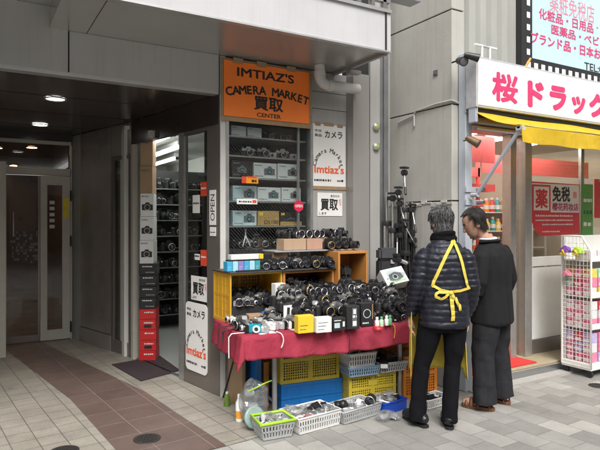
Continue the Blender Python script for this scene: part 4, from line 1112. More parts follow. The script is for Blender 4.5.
# ------------------------------------------------------------------ table with cloth
T0 = Vector((1.77, 3.84, 0)); TA = Vector((0.9914, -0.1305, 0)); TB = Vector((0.1305, 0.9914, 0)); TZ = 0.72
TR = math.atan2(TA.y, TA.x)
TM = Matrix.Translation(T0) @ Matrix.Rotation(TR, 4, 'Z')
def tp(a, b, z=TZ): return T0 + TA * a + TB * b + Vector((0, 0, z))
TL, TD = 1.82, 0.84
tb = thing('folding_table', 'long folding table with grey tube legs under the red cloth', 'table', tp(0.93, 0.4, 0))
M_LEG = mat('grey_tube', (0.33, 0.33, 0.33), 0.4, 0.4, 0.1, 20, dirt=0.3, dcol=(0.2, 0.17, 0.14))
mb = MB(TM); mb.rbox((TL / 2, TD / 2, TZ - 0.018), (TL, TD, 0.03), mat('table_board', (0.25, 0.2, 0.15), 0.6), 0.008); mb.build('tabletop', tb)
for a in (0.33, 1.52):
    for b in (0.22, 0.66):
        mb = MB(TM); mb.tube([(a, b, 0.02), (a, b, TZ - 0.034)], 0.021, M_LEG, 14); mb.tube([(a, b, 0.0), (a, b, 0.03)], 0.024, M_RUBBER, 14); mb.build('leg', tb)
    mb = MB(TM); mb.tube([(a, 0.24, 0.12), (a, 0.64, 0.12)], 0.012, M_LEG, 10); mb.build('stretcher', tb)
# cloth
M_CLOTH = mat('red_cloth', (0.30, 0.034, 0.058), 0.9, 0, 0.14, 5, bump=0.4, bscale=420, dirt=0.3, dcol=(0.24, 0.055, 0.07), fold=0.55, spec=0.15)
rc = random.Random(21)
V = []; F = []; na, nb = 220, 64
def drop_f(a): return 0.155 + 0.012 * math.sin(a * 3.1 + 0.4)
ps = []
# profile over the front edge (b direction): far back -> front edge -> hanging
for i in range(na + 1):
    s = -0.20 + (TL + 0.36) * i / na        # along a, beyond both ends it hangs down
    for j in range(nb + 1):
        q = -0.17 + (TD + 0.15) * j / nb    # along b, negative hangs down the front
        a, b, z = s, q, TZ + 0.003
        oa = -s if s < 0 else (s - TL if s > TL else 0); ob = -q if q < 0 else 0
        fold = 0.011 * math.sin(s * 17 + 1.0) + 0.009 * math.sin(s * 31 + 0.6) * (0.4 + abs(math.sin(s * 2.1))) + 0.007 * abs(math.sin(s * 23 + 2 * math.sin(s * 3))) ** 3 + 0.022 * noise.noise(Vector((s * 6, q * 5, 3.0)))
        foldb = 0.012 * math.sin(q * 15 + 0.7) + 0.007 * math.sin(q * 37)
        if ob > 0 and oa == 0:
            k = min(1, ob / 0.17); b = -0.012 - 0.02 * k - fold * k; z = TZ + 0.003 - ob * (1 + 0.12 * math.sin(s * 2.3)) ; a = s + 0.006 * math.sin(s * 25) * k
        elif oa > 0 and ob == 0:
            k = min(1, oa / 0.2); sg_ = -1 if s < 0 else 1
            a = (0 if s < 0 else TL) + sg_ * (0.012 + 0.03 * k + foldb * k); z = TZ + 0.003 - oa
        elif oa > 0 and ob > 0:
            sg_ = -1 if s < 0 else 1
            # corner: hangs as one long pointed fold
            h = math.hypot(oa, ob); k = min(1, h / 0.25); ang = math.atan2(ob, oa)
            d = 0.012 + 0.035 * k + 0.035 * math.sin(2 * ang) * k
            a = (0 if s < 0 else TL) + sg_ * d * math.cos(ang); b = -d * math.sin(ang); z = TZ + 0.003 - h * 0.98
        else:
            z += 0.001 * math.sin(s * 40) * math.sin(q * 30)
        V.append((a, b, max(0.3, z)))
for i in range(na):
    for j in range(nb):
        k = i * (nb + 1) + j; F.append((k, k + nb + 1, k + nb + 2, k + 1))
mb = MB(TM); mb.add(V, F, M_CLOTH, True)
cl = mb.build('tablecloth', loc=tp(0.93, 0.4))
tag(cl, 'faded red tablecloth draped over the folding table of cameras', 'tablecloth')
so = cl.modifiers.new('thickness', 'SOLIDIFY'); so.thickness = 0.003; so.offset = 1

# ------------------------------------------------------------------ crates and shelves on the table
def lattice_panel(mb, M, w, h, m, t=0.008, nx=8, nz=6, rim=0.028, mid=True):
    """a plastic crate wall in its own plane (x along, z up, from 0): rim, a mid post and an open lattice"""
    def b(x0, x1, z0, z1, tt=t): mb.box(((x0 + x1) / 2, 0, (z0 + z1) / 2), (x1 - x0, tt, z1 - z0), m, M=M)
    b(0, w, 0, rim, t * 1.6); b(0, w, h - rim, h, t * 1.6); b(0, rim, rim, h - rim, t * 1.6); b(w - rim, w, rim, h - rim, t * 1.6)
    if mid: b(w / 2 - rim * .5, w / 2 + rim * .5, rim, h - rim, t * 1.4); b(rim, w - rim, h * .55 - rim * .4, h * .55 + rim * .4, t * 1.3)
    for k in range(1, nx):
        x = rim + (w - 2 * rim) * k / nx; b(x - 0.0042, x + 0.0042, rim, h - rim)
    for k in range(1, nz):
        z = rim + (h - 2 * rim) * k / nz; b(rim, w - rim, z - 0.0042, z + 0.0042, t * 0.8)
def open_crate(name, label, x0, x1, y0, y1, z0, z1, m, group, solid_back=False):
    """a crate on its side, open towards -Y"""
    t = thing(name, label, 'crate', ((x0 + x1) / 2, (y0 + y1) / 2, z0), 0, group)
    w, d, h = x1 - x0, y1 - y0, z1 - z0
    for nm, M, ww, hh in (('side_wall', Matrix.Translation((x0 + 0.008, y1, z0)) @ Matrix.Rotation(R(-90), 4, 'Z'), d, h), ('side_wall', Matrix.Translation((x1 - 0.008, y1, z0)) @ Matrix.Rotation(R(-90), 4, 'Z'), d, h), ('back_wall', Matrix.Translation((x0 + 0.015, y1 - 0.008, z0)), w - 0.03, h)):
        mb = MB(); lattice_panel(mb, M, ww, hh, m, nx=14 if nm == 'back_wall' else 4, nz=12 if nm == 'back_wall' else 5, mid=True)
        if nm == 'side_wall': mb.box((ww / 2, 0.0, hh / 2), (ww - 0.05, 0.003, hh - 0.05), m, M=M)
        mb.build(nm, t)
    mb = MB(); mb.bx(x0 + 0.016, x1 - 0.016, y0, y1 - 0.017, z1 - 0.016, z1 - 0.001, m); mb.build('upper_wall', t, bevel=0.002)
    mb = MB(); mb.bx(x0 + 0.016, x1 - 0.016, y0, y1 - 0.017, z0 + 0.001, z0 + 0.014, m); mb.build('lower_wall', t)
    return t
def wood_crate(name, label, x0, x1, y0, y1, z0, z1, m, group):
    t = thing(name, label, 'crate', ((x0 + x1) / 2, (y0 + y1) / 2, z0), 0, group)
    mb = MB(); mb.bx(x0, x0 + 0.022, y0, y1, z0, z1, m); mb.build('side_board', t, bevel=0.002)
    mb = MB(); mb.bx(x1 - 0.022, x1, y0, y1, z0, z1, m); mb.build('side_board', t, bevel=0.002)
    mb = MB(); mb.bx(x0 + 0.023, x1 - 0.023, y0, y1, z1 - 0.022, z1 - 0.001, m); mb.build('top_board', t, bevel=0.002)
    mb = MB(); mb.bx(x0 + 0.023, x1 - 0.023, y0, y1, z0 + 0.001, z0 + 0.018, m); mb.build('bottom_board', t)
    mb = MB(); mb.bx(x0 + 0.023, x1 - 0.023, y1 - 0.012, y1, z0 + 0.019, z1 - 0.023, m); mb.build('back_board', t)
    return t
M_YCR = mat('yellow_crate_plastic', (0.60, 0.33, 0.03), 0.45, 0, 0.06, 9, dirt=0.2, dcol=(0.35, 0.2, 0.04))
M_OCR = mat('orange_wood', (0.46, 0.20, 0.05), 0.5, 0, 0.12, 6, dirt=0.2, dcol=(0.25, 0.11, 0.03))
CZ = TZ + 0.005
open_crate('plastic_crate', 'yellow plastic crate on its side at the left end of the table', 1.875, 2.375, 4.34, 4.715, CZ, 1.148, M_YCR, 'crates used as shelves')
wood_crate('wooden_crate', 'low orange wooden crate in the middle of the table', 2.385, 2.925, 4.34, 4.715, CZ, 1.146, M_OCR, 'crates used as shelves')
wood_crate('wooden_crate', 'tall orange wooden crate beside the wall pier', 2.932, 3.275, 4.28, 4.565, CZ, 1.305, M_OCR, 'crates used as shelves')
M_DBOARD = mat('dark_shelf_board', (0.05, 0.05, 0.052), 0.5, 0, 0.1, 10)
def slab(name, label, cat, x0, x1, y0, y1, z0, z1, m, group=None, bevel=0.002):
    mb = MB(); mb.bx(x0, x1, y0, y1, z0, z1, m); return tag(mb.build(name, loc=((x0 + x1) / 2, (y0 + y1) / 2, z0), bevel=bevel), label, cat, group)
slab('shelf_board', 'dark board lying across the yellow and low orange crates', 'board', 1.86, 2.93, 4.31, 4.70, 1.1485, 1.162, M_DBOARD)
slab('shelf_board', 'grey upper board reaching from the tall crate over the cardboard boxes', 'board', 2.36, 3.235, 4.44, 4.70, 1.3065, 1.32, mat('grey_board', (0.3, 0.3, 0.31), 0.5))
# the board's left end rests on two cartons
for x, w in ((2.42, 'left'),):
    slab('cardboard_box', 'brown carton holding up the left end of the upper board', 'box', 2.37, 2.52, 4.50, 4.68, 1.163, 1.3055, mat('cardboard', (0.34, 0.22, 0.13), 0.75, 0, 0.08, 12))
M_CARD = MATS['cardboard']
M_CARD2 = mat('cardboard_light', (0.42, 0.29, 0.19), 0.75, 0, 0.08, 12)
# stepped risers under the cameras
RZ = [0.80, 0.875, 0.95]
mats_r = mat('black_card_riser', (0.02, 0.02, 0.021), 0.7)
nm = ['lowest', 'middle', 'highest']
for i, (b0, b1) in enumerate(((0.20, 0.30), (0.30, 0.395), (0.395, 0.49))):
    mb = MB(TM); mb.rbox(((0.40 + 1.20 + 0.0) / 2 + 0.14, (b0 + b1) / 2, (TZ + 0.006 + RZ[i]) / 2), (1.12, b1 - b0 - 0.002, RZ[i] - TZ - 0.006), mats_r, 0.004)
    tag(mb.build('display_riser', loc=tp(0.9, b0)), 'black box riser carrying the ' + nm[i] + ' step of cameras', 'riser', 'stepped risers on the table')
slab('display_riser', 'black riser inside the yellow crate', 'riser', 1.90, 2.355, 4.36, 4.69, 0.742, 0.86, mats_r)
slab('display_riser', 'black riser inside the low orange crate', 'riser', 2.42, 2.89, 4.36, 4.69, 0.746, 0.92, mats_r)
rg = random.Random(77)
def trow(n, a0, a1, b, z, kinds, where, group, jit=0.6, back=False):
    for i in range(n):
        a = a0 + (a1 - a0) * (i + 0.5) / n + rg.uniform(-.012, .012)
        k = rg.choice(kinds)
        put(k, tp(a, b + rg.uniform(-.012, .012), z), TR + rg.uniform(-jit, jit), ORD[i] + ' from left ' + where, group, (0, rg.uniform(-.05, .05)), rg.uniform(0.92, 1.1))
KS = ['dslr', 'dslr_zoom', 'dslr_silver', 'dslr_gold', 'film', 'film_black', 'dslr', 'film', 'film_black']
g = 'cameras on the steps of the table'
trow(7, 0.52, 1.52, 0.195, TZ + 0.085, KS, 'just behind the front row boxes', g, 0.5)
trow(8, 0.42, 1.58, 0.25, RZ[0] + 0.005, KS, 'on the lowest camera step', g)
trow(8, 0.40, 1.58, 0.345, RZ[1], KS, 'on the middle camera step', g)
trow(8, 0.42, 1.58, 0.44, RZ[2], KS, 'on the highest camera step', g)

# more cameras squeezed in between the rows
g = 'cameras squeezed between the steps'
for i in range(9): put(rg.choice(['film', 'film_black', 'dslr', 'compact_silver', 'compact_black']), tp(0.47 + 0.125 * i + rg.uniform(-.015, .015), 0.295 + rg.uniform(-.01, .01), RZ[0] + 0.055), TR + rg.uniform(-.9, .9), ORD[i] + ' from left wedged above the lowest step', g, (rg.uniform(-.3, .1), rg.uniform(-.15, .15)), rg.uniform(.85, 1.0))
for i in range(9): put(rg.choice(['film', 'film_black', 'dslr_silver', 'lens_silver', 'compact_silver']), tp(0.46 + 0.125 * i + rg.uniform(-.015, .015), 0.39 + rg.uniform(-.01, .01), RZ[1] + 0.06), TR + rg.uniform(-.9, .9), ORD[i] + ' from left wedged above the middle step', g, (rg.uniform(-.3, .1), rg.uniform(-.15, .15)), rg.uniform(.85, 1.0))
for i in range(8): put(rg.choice(['film', 'film_black', 'compact_silver', 'lens_silver', 'dslr']), tp(0.52 + 0.13 * i + rg.uniform(-.015, .015), 0.155 + rg.uniform(-.008, .008), TZ + 0.007), TR + rg.uniform(-.9, .9), ORD[i] + ' from left squeezed behind the boxes', g, (0, 0), rg.uniform(.85, 1.0))
# ------------------------------------------------------------------ boxes and small goods on the table
def carton(name, label, loc, w, d, h, m, rz=0.0, tilt=(0, 0), group=None, deco=None, cat='box'):
    """a closed printed box standing at loc (base centre), front towards -Y of its own frame"""
    M = Matrix.Translation(loc) @ Matrix.Rotation(rz, 4, 'Z') @ Matrix.Rotation(tilt[0], 4, 'X') @ Matrix.Rotation(tilt[1], 4, 'Y')
    mb = MB(M); mb.rbox((0, 0, h / 2), (w, d, h), m, 0.003, seg=1)
    F = Face((-w / 2, -d / 2, 0), (1, 0, 0))
    if deco: deco(mb, F, w, h)
    return tag(mb.build(name, loc=loc), label, cat, group)
M_PRG = mat('print_grey', (0.12, 0.13, 0.14), 0.45); M_PRL = mat('print_light_blue', (0.46, 0.57, 0.60), 0.4); M_PRT = mat('print_teal', (0.05, 0.30, 0.36), 0.4)
def pic_camera(mb, F, x, z, s, lensm=None, m=None):
    """the printed picture of a camera, s wide"""
    m = m or M_PRG
    F.poly(mb, [(x - s * .5, z - s * .32), (x + s * .5, z - s * .32), (x + s * .5, z + s * .2), (x + s * .24, z + s * .26), (x + s * .15, z + s * .42), (x - s * .12, z + s * .42), (x - s * .22, z + s * .26), (x - s * .5, z + s * .22)], m, 0.0006, 0.0004)
    F.disc(mb, x, z - s * .04, s * .27, MATS['satin_chrome'], 0.0006, 0.0012, 18); F.disc(mb, x, z - s * .04, s * .225, M_BLACK, 0.0006, 0.002, 18); F.disc(mb, x, z - s * .04, s * .13, lensm or M_PRT, 0.0006, 0.0028, 16)
def deco_box(txtm, line=True, cam_at=0.68, lensm=None, seed=1):
    def f(mb, F, w, h):
        F.dashes(mb, w * .06, w * .36, h * .80, h * .08, txtm, random.Random(seed), 0.0012)
        F.dashes(mb, w * .06, w * .42, h * .12, h * .07, txtm, random.Random(seed + 1), 0.0012)
        if cam_at: pic_camera(mb, F, w * cam_at, h * .47, min(w * .46, h * .8), lensm)
    return f
M_YBOX = mat('yellow_box', (0.70, 0.50, 0.03), 0.5, 0, 0.04, 20)
M_WBOX = mat('white_box', (0.68, 0.68, 0.66), 0.5, 0, 0.04, 20)
M_KBOX = mat('black_box', (0.018, 0.018, 0.02), 0.45, 0, 0.2, 20)
M_BLUE = mat('blue_cloth_pouch', (0.02, 0.10, 0.35), 0.7, 0, 0.1, 20)
def tbl(u, v, z=TZ): return atz(u, v, z)
g = 'boxed goods along the table front'
def d_lines(m, n=3):
    def f(mb, F, w, h):
        for k in range(n): F.dashes(mb, w * .12, w * (.5 + .12 * (k % 3)), h * (.2 + .22 * k), h * .045, m, random.Random(k + 40), 0.0012)
    return f
ZT = TZ + 0.006
p = tbl(304.5, 333.5, ZT); carton('camera_box', 'bright yellow box standing upright at the table front edge', p + Vector((0.02, 0.04, 0)), 0.135, 0.075, 0.135, M_YBOX, TR + 0.05, group=g, deco=d_lines(M_INK, 2))
p = tbl(323, 333, ZT); carton('camera_box', 'white box at the table front edge right of the yellow box', p + Vector((0.02, 0.04, 0)), 0.130, 0.07, 0.118, M_WBOX, TR - 0.03, group=g, deco=d_lines(M_INK, 3))
def d_blue(mb, F, w, h): F.panel(mb, w * .1, w * .52, h * .22, h * .62, M_PRL, 0.0006, 0.0006); F.dashes(mb, w * .08, w * .6, h * .76, h * .09, M_PAPER, random.Random(3), 0.0014); F.panel(mb, w * .74, w * .9, h * .3, h * .7, M_WBOX, 0.0006, 0.0006)
p = tbl(338.5, 331, ZT); carton('camera_box', 'low black box with a pale blue print, right of the white box', p + Vector((0.02, 0.045, 0)), 0.115, 0.075, 0.100, M_KBOX, TR + 0.02, group=g, deco=d_blue)
def d_side(mb, F, w, h): F.panel(mb, w * .42, w * .78, h * .1, h * .92, M_PRG, 0.0006, 0.0004); F.dashes(mb, w * .46, w * .75, h * .5, h * .1, M_PAPER, random.Random(5), 0.0014); F.panel(mb, w * .46, w * .74, h * .15, h * .35, M_PAPER, 0.0006, 0.0012); F.panel(mb, w * .5, w * .7, h * .66, h * .86, M_PAPER, 0.0006, 0.0012)
p = tbl(352.5, 329.5, ZT); carton('camera_box', 'tall black box with white lettered stripe at the table front', p + Vector((0.02, 0.05, 0)), 0.115, 0.09, 0.185, M_KBOX, TR - 0.05, group=g, deco=d_side)
def d_ring(mb, F, w, h): F.ring(mb, w * .45, h * .55, w * .26, w * .31, M_PRL, 0.0014); F.dashes(mb, w * .1, w * .6, h * .12, h * .06, M_PAPER, random.Random(8), 0.0014); F.panel(mb, w * .86, w * .92, h * .3, h * .95, M_CARD, 0.0006, 0.0006)
p = tbl(366.5, 326.5, ZT); carton('camera_box', 'tall black box with a ring printed on it, right of the lettered one', p + Vector((0.02, 0.05, 0)), 0.120, 0.09, 0.19, M_KBOX, TR + 0.03, group=g, deco=d_ring)
carton('cardboard_box', 'small open brown carton in front of the yellow crate', tp(0.235, 0.37, ZT), 0.17, 0.13, 0.095, M_CARD, TR - 0.1, group=None)
# blue pouch
mb = MB(); mb.ball((0, 0, 0.035), (0.14, 0.06, 0.035), M_BLUE, seg=20, rings=12); mb.tube([(-0.13, -0.01, 0.05), (0, -0.03, 0.075), (0.13, -0.01, 0.05)], 0.004, M_INK, 6)
o = mb.build('camera_pouch', loc=(0, 0, 0)); o.location = tp(0.40, 0.38, ZT + 0.055); o.rotation_euler = (0, 0, TR - 0.12); tag(o, 'bright blue soft pouch in front of the crates', 'pouch')
carton('camera_box', 'low dark box under the blue pouch', tp(0.41, 0.385, ZT), 0.26, 0.10, 0.055, M_KBOX, TR - 0.1)
# standing compact cameras and boxes at the front left corner
kinds = ['compact_silver', 'compact_black', 'compact_white', 'compact_silver', 'compact_black', 'compact_silver', 'film']
lab = 'along the left table edge'
for i in range(9):
    put(kinds[i % 7], tp(0.045 + 0.03 * rg.random(), 0.56 - i * 0.054, ZT), TR + R(-78) + rg.uniform(-.2, .2), ORD[i] + ' from the crate ' + lab, 'compact cameras at the left table end', (0, 0), 1.15)
lab = 'in second file from table end'
for i in range(7):
    put(kinds[(i * 3 + 1) % 7], tp(0.165 + 0.02 * rg.random(), 0.31 - i * 0.042, ZT), TR + R(-72) + rg.uniform(-.25, .25), ORD[i] + ' from the carton ' + lab, 'compact cameras at the left table end', (0, 0), 1.1)
for i in range(6):
    put(['compact_white', 'compact_silver', 'compact_silver', 'compact_black', 'compact_white', 'film'][i], tp(0.26 + 0.036 * i, 0.14 + 0.012 * (i % 2), ZT), TR + R(-55) + rg.uniform(-.3, .3), ORD[i] + ' from left in the slanted front row', 'compact cameras at the left table end', (0, 0), 1.1)
for i in range(5):
    put(['compact_silver', 'film', 'compact_silver', 'compact_white', 'film_black'][i], tp(0.27 + 0.052 * i, 0.245 + 0.01 * (i % 2), ZT + 0.001), TR + R(-20) + rg.uniform(-.4, .4), ORD[i] + ' from left behind the slanted row', 'compact cameras at the left table end', (0, 0), 1.1)
# turquoise compact with a round white lens ring
t = thing('compact_camera', 'turquoise compact camera with big white ring at the table corner', 'camera', tp(0.115, 0.075, ZT), TR - 0.5)
mb = MB(); mb.rbox((0, 0, 0.036), (0.10, 0.03, 0.072), mat('turquoise_plastic', (0.01, 0.30, 0.38), 0.35), 0.008); mb.build('body', t, local=True)
mb = MB(); mb.lathe([(0.03, 0), (0.03, 0.012), (0.016, 0.014), (0.016, 0.006)], M_WHITE, Matrix.Translation((0.014, -0.014, 0.034)) @ RXF, 22, True, False); mb.lathe([(0.016, 0.007), (0.0005, 0.008)], M_LENSG, Matrix.Translation((0.014, -0.014, 0.034)) @ RXF, 18, False, False); mb.build('lens', t, local=True)
# papers and clear acrylic stand
M_ACR = glass('clear_acrylic', (0.93, 0.95, 0.96), 1.5)
mb = MB(Matrix.Translation(tp(0.44, 0.20, ZT)) @ Matrix.Rotation(TR + 0.2, 4, 'Z')); mb.bx(-0.05, 0.05, 0.0, 0.004, 0, 0.20, M_ACR); mb.bx(-0.05, 0.05, -0.05, 0.0, 0.0, 0.004, M_ACR); mb.bx(-0.045, 0.045, -0.004, -0.001, 0.02, 0.18, M_PAPER)
tag(mb.build('price_stand', loc=tp(0.44, 0.2, ZT)), 'clear acrylic stand holding a pale card among the compact cameras', 'card stand')
for i, (a, b, r, w, h, l) in enumerate(((0.20, 0.06, 0.1, 0.14, 0.09, 'white paper slip under the compact cameras at the table corner'), (0.36, 0.27, -0.2, 0.16, 0.12, 'white paper sheet lying behind the slanted camera row'), (0.47, 0.08, 0.3, 0.1, 0.07, 'small white paper left of the yellow box'))):
    mb = MB(Matrix.Translation(tp(a, b, ZT)) @ Matrix.Rotation(TR + r, 4, 'Z')); mb.bx(-w / 2, w / 2, -h / 2, h / 2, 0, 0.002, M_PAPER); tag(mb.build('paper_slip', loc=tp(a, b, ZT)), l, 'paper')
# cords hanging over the cloth
def cord(label, pts, m, r=0.003):
    mb = MB(); mb.tube(pts, r, m, 6); tag(mb.build('wrist_strap', loc=pts[0]), label, 'strap', 'straps hanging over the cloth')
def hang(a, b, L, side, jit):
    n = []
    for k in range(9):
        t = k / 8
        if side == 'front': n.append(tp(a + jit * math.sin(t * 3), -0.055 if t > .15 else 0.05 - t * .7, TZ + 0.012 - max(0, t - .12) * L))
        else: n.append(tp(-0.085 if t > .15 else 0.04 - t * .83, b + jit * math.sin(t * 3), TZ + 0.012 - max(0, t - .12) * L))
    return n
cord('white wrist strap hanging over the red cloth near the left corner', hang(0, 0.10, 0.21, 'side', 0.006), M_WHITE, 0.0045)
cord('white looped strap hanging over the front of the red cloth', hang(0.28, 0, 0.12, 'front', 0.02), M_WHITE, 0.004)
cord('black strap hanging over the left end of the cloth', hang(0, 0.42, 0.15, 'side', 0.01), M_INK, 0.004)
cord('second black strap on the left end, nearer the corner', hang(0, 0.27, 0.12, 'side', 0.01), M_INK, 0.006)
cord('black cable hanging down the cloth below the black boxes', hang(0.86, 0, 0.33, 'front', 0.012), M_INK, 0.003)
# small bottles at the right of the boxes
for i, (u, v, m, l) in enumerate(((379, 328, M_WBOX, 'white'), (383.5, 327.5, mat('pale_green', (0.45, 0.6, 0.42), 0.4), 'pale green'), (388.5, 326.5, M_WBOX, 'white'), (392, 326, mat('green_cap', (0.1, 0.35, 0.15), 0.4), 'green'))):
    p = tbl(u, v, ZT); t = thing('film_bottle', l + ' small bottle, ' + ORD[i] + ' from left beside the ring printed box', 'bottle', p + Vector((0.02, 0.05, 0)), 0, 'small bottles on the table')
    mb = MB(); mb.lathe([(0.017, 0), (0.018, 0.004), (0.018, 0.05), (0.009, 0.058), (0.009, 0.062)], m, None, 16); mb.build('bottle_body', t, local=True)
    mb = MB(); mb.lathe([(0.011, 0.060), (0.011, 0.078), (0.008, 0.080)], mat('bottle_cap', (0.12, 0.32, 0.16), 0.4) if i % 2 else M_WHITE, None, 14); mb.build('cap', t, local=True)
t = thing('lens_filter', 'red rimmed lens lying at the table front right of the boxes', 'lens', tbl(378, 329.5, ZT))
mb = MB(); mb.lathe([(0.036, 0), (0.036, 0.02), (0.03, 0.022), (0.029, 0.012)], M_REDP, None, 24, True, False); mb.build('rim', t, local=True)
mb = MB(); mb.lathe([(0.029, 0.013), (0.0005, 0.017)], M_LENSG, None, 24, False, False); mb.build('glass', t, local=True)
cord('yellow cord loop hanging over the cloth beside the red lens', hang(1.285, 0, 0.13, 'front', 0.012), mat('orange_cord', (0.6, 0.25, 0.03), 0.6), 0.004)
# ------------------------------------------------------------------ the heap at the right end
g = 'cameras heaped at the right table end'
PROTO['bag'] = (None, '')
heap = [(1.37, 0.10, 0), (1.47, 0.13, 0), (1.57, 0.10, 0), (1.66, 0.15, 0), (1.42, 0.24, 0.06), (1.53, 0.26, 0.07), (1.64, 0.27, 0.05), (1.72, 0.22, 0.0), (1.38, 0.37, .14), (1.48, 0.39, .15), (1.60, 0.40, .12), (1.70, .38, .08), (1.44, .50, .2), (1.56, .52, .19), (1.68, .52, .14)]
for i, (a, b, dz) in enumerate(heap):
    put(rg.choice(['dslr', 'dslr_zoom', 'film_black', 'lens_black', 'dslr_silver']), tp(a, b, ZT + dz), TR + rg.uniform(-1.3, 1.3), ORD[i] + ' from the front in the right heap', g, (rg.uniform(-.25, .15), rg.uniform(-.2, .2)), rg.uniform(0.95, 1.1))
M_BAGF = mat('black_bag_fabric', (0.02, 0.02, 0.022), 0.8, 0, 0.2, 30, bump=0.4, bscale=400)
def soft_bag(label, loc, rz, w, d, h, m):
    t = thing('camera_bag', label, 'camera bag', loc, rz, 'camera bags on the table')
    mb = MB(); mb.rbox((0, 0, h * .42), (w, d, h * .84), m, min(w, d, h) * .22, seg=3); mb.build('body', t, local=True)
    mb = MB(); mb.rbox((0, -0.004, h * .88), (w * 1.02, d * 1.02, h * .2), m, h * .07, seg=3); mb.build('flap', t, local=True)
    mb = MB(); mb.rbox((0, -d * .52, h * .62), (w * .2, 0.012, h * .16), M_SILVERP, 0.003); mb.build('buckle', t, local=True)
    mb = MB(); mb.tube([(-w * .5, 0, h * .8), (-w * .3, -d * .2, h * 1.08), (w * .1, -d * .3, h * 1.04), (w * .5, 0, h * .8)], 0.007, m, 8, flat=0.4); mb.build('strap', t, local=True)
soft_bag('black soft camera bag lying flat amid the right heap', tp(1.42, 0.42, ZT), TR + .2, 0.26, 0.16, 0.13, M_BAGF)
soft_bag('navy blue camera bag near the right table end', tp(1.56, 0.20, ZT), TR - .1, 0.17, 0.11, 0.085, mat('navy_fabric', (0.02, 0.035, 0.10), 0.8))
soft_bag('olive green camera bag beside the vest wearing man', tp(1.72, 0.30, ZT), TR + .4, 0.14, 0.12, 0.19, mat('olive_fabric', (0.07, 0.07, 0.04), 0.8))
soft_bag('black camera bag at the back of the right heap', tp(1.58, 0.46, ZT), TR - .3, 0.25, 0.17, 0.16, M_BAGF)
soft_bag('black camera bag standing under the tilted white box', tp(1.44, 0.60, ZT), TR, 0.22, 0.16, 0.26, M_BAGF)
t = thing('hard_case', 'upright black case with silver clasp standing behind the heap by the pier', 'case', tp(1.66, 0.66, ZT), TR - 0.05)
mb = MB(); mb.rbox((0, 0, 0.245), (0.20, 0.10, 0.49), M_BAGF, 0.015); mb.build('case_body', t, local=True)
mb = MB(); mb.rbox((0, -0.006, 0.545), (0.205, 0.105, 0.115), mat('case_lid', (0.05, 0.05, 0.055), 0.6), 0.02); mb.build('lid', t, local=True)
mb = MB(); mb.rbox((0.03, -0.06, 0.47), (0.04, 0.02, 0.04), M_SILVERP, 0.004); mb.build('clasp', t, local=True)
p = aty(398, 277, 4.02)
def d_tilt(mb, F, w, h):
    F.panel(mb, w * .04, w * .96, h * .06, h * .94, mat('print_pale', (0.55, 0.62, 0.63), 0.4), 0.0006, 0.0004)
    F.poly(mb, [(w * .2, h * .25), (w * .5, h * .12), (w * .85, h * .3), (w * .8, h * .6), (w * .55, h * .72), (w * .25, h * .6)], M_PRG, 0.0006, 0.0012); F.disc(mb, w * .5, h * .42, h * .17, M_PRL, 0.0006, 0.002, 18); F.disc(mb, w * .5, h * .42, h * .11, M_BLACK, 0.0006, 0.0028, 18); F.panel(mb, w * .1, w * .9, h * .08, h * .2, mat('print_green', (0.35, 0.5, 0.25), 0.4), 0.0006, 0.0012)
carton('camera_box', 'white box with a camera picture lying tilted on the right heap', p + Vector((0, 0.02, -0.09)), 0.235, 0.12, 0.17, M_WBOX, TR - 0.15, (R(-38), R(-12)), None, d_tilt)
# a few cameras inside the crates and on the boards
g = 'cameras inside the crates'
for i in range(4): put(['dslr_silver', 'dslr', 'film', 'film_black'][i], (1.985 + 0.105 * i, 4.42 + .02 * (i % 2), 0.862), rg.uniform(-.5, .5), ORD[i] + ' from left inside the yellow crate', g)
for i in range(3): put(['dslr', 'film_black', 'dslr_zoom'][i], (2.0 + 0.12 * i, 4.58, 0.9), rg.uniform(-.5, .5), ORD[i] + ' from left at the yellow crate back', g)
for i in range(4): put(['film', 'dslr', 'dslr_gold', 'dslr'][i], (2.47 + 0.12 * i, 4.44, 0.922), rg.uniform(-.5, .5), ORD[i] + ' from left inside the low wooden crate', g)
p = aty(283, 287, 4.22); carton('camera_box', 'small white box with camera picture between the two crates', (p.x, 4.30, 0.93), 0.105, 0.07, 0.12, M_WBOX, 0.05, deco=lambda mb, F, w, h: pic_camera(mb, F, w * .66, h * .42, w * .55))
t = thing('camera_bag', 'black camera bag standing inside the tall wooden crate', 'camera bag', (3.11, 4.42, CZ + 0.02), 0.1)
mb = MB(); mb.rbox((0, 0, 0.16), (0.18, 0.13, 0.32), M_BAGF, 0.04, seg=3); mb.build('body', t, local=True)
mb = MB(); mb.rbox((0.0, 0, 0.36), (0.12, 0.1, 0.11), M_BAGF, 0.03, seg=3); mb.build('top_pocket', t, local=True)
mb = MB(); mb.tube([(-.06, -.06, .40), (-.05, -.09, .25), (-.06, -.07, .08)], 0.008, M_LEATHER, 6); mb.build('strap', t, local=True)
g = 'cameras on the lower shelf board'
ks = ['film_black', 'dslr', 'dslr_silver', 'dslr', 'film', 'dslr', 'dslr_gold', 'dslr', 'dslr_zoom']
for i in range(9): put(ks[i], (2.235 + 0.080 * i, 4.385 + 0.015 * (i % 2), 1.1635), rg.uniform(-.45, .45), ORD[i] + ' from left on the lower shelf board', g, (0, 0), 0.92)
g = 'lenses on the cartons of the upper board'
carton('cardboard_box', 'left one of two light brown cartons on the upper board', (2.585, 4.55, 1.3215), 0.235, 0.15, 0.105, M_CARD2, 0)
carton('cardboard_box', 'right one of two light brown cartons on the upper board', (2.80, 4.55, 1.3215), 0.18, 0.15, 0.103, mat('cardboard_pinkish', (0.45, 0.27, 0.19), 0.75, 0, 0.1, 12), 0.03)
carton('cardboard_box', 'dark low carton behind the cameras on the upper board', (3.06, 4.63, 1.3215), 0.33, 0.10, 0.108, M_CARD, 0)
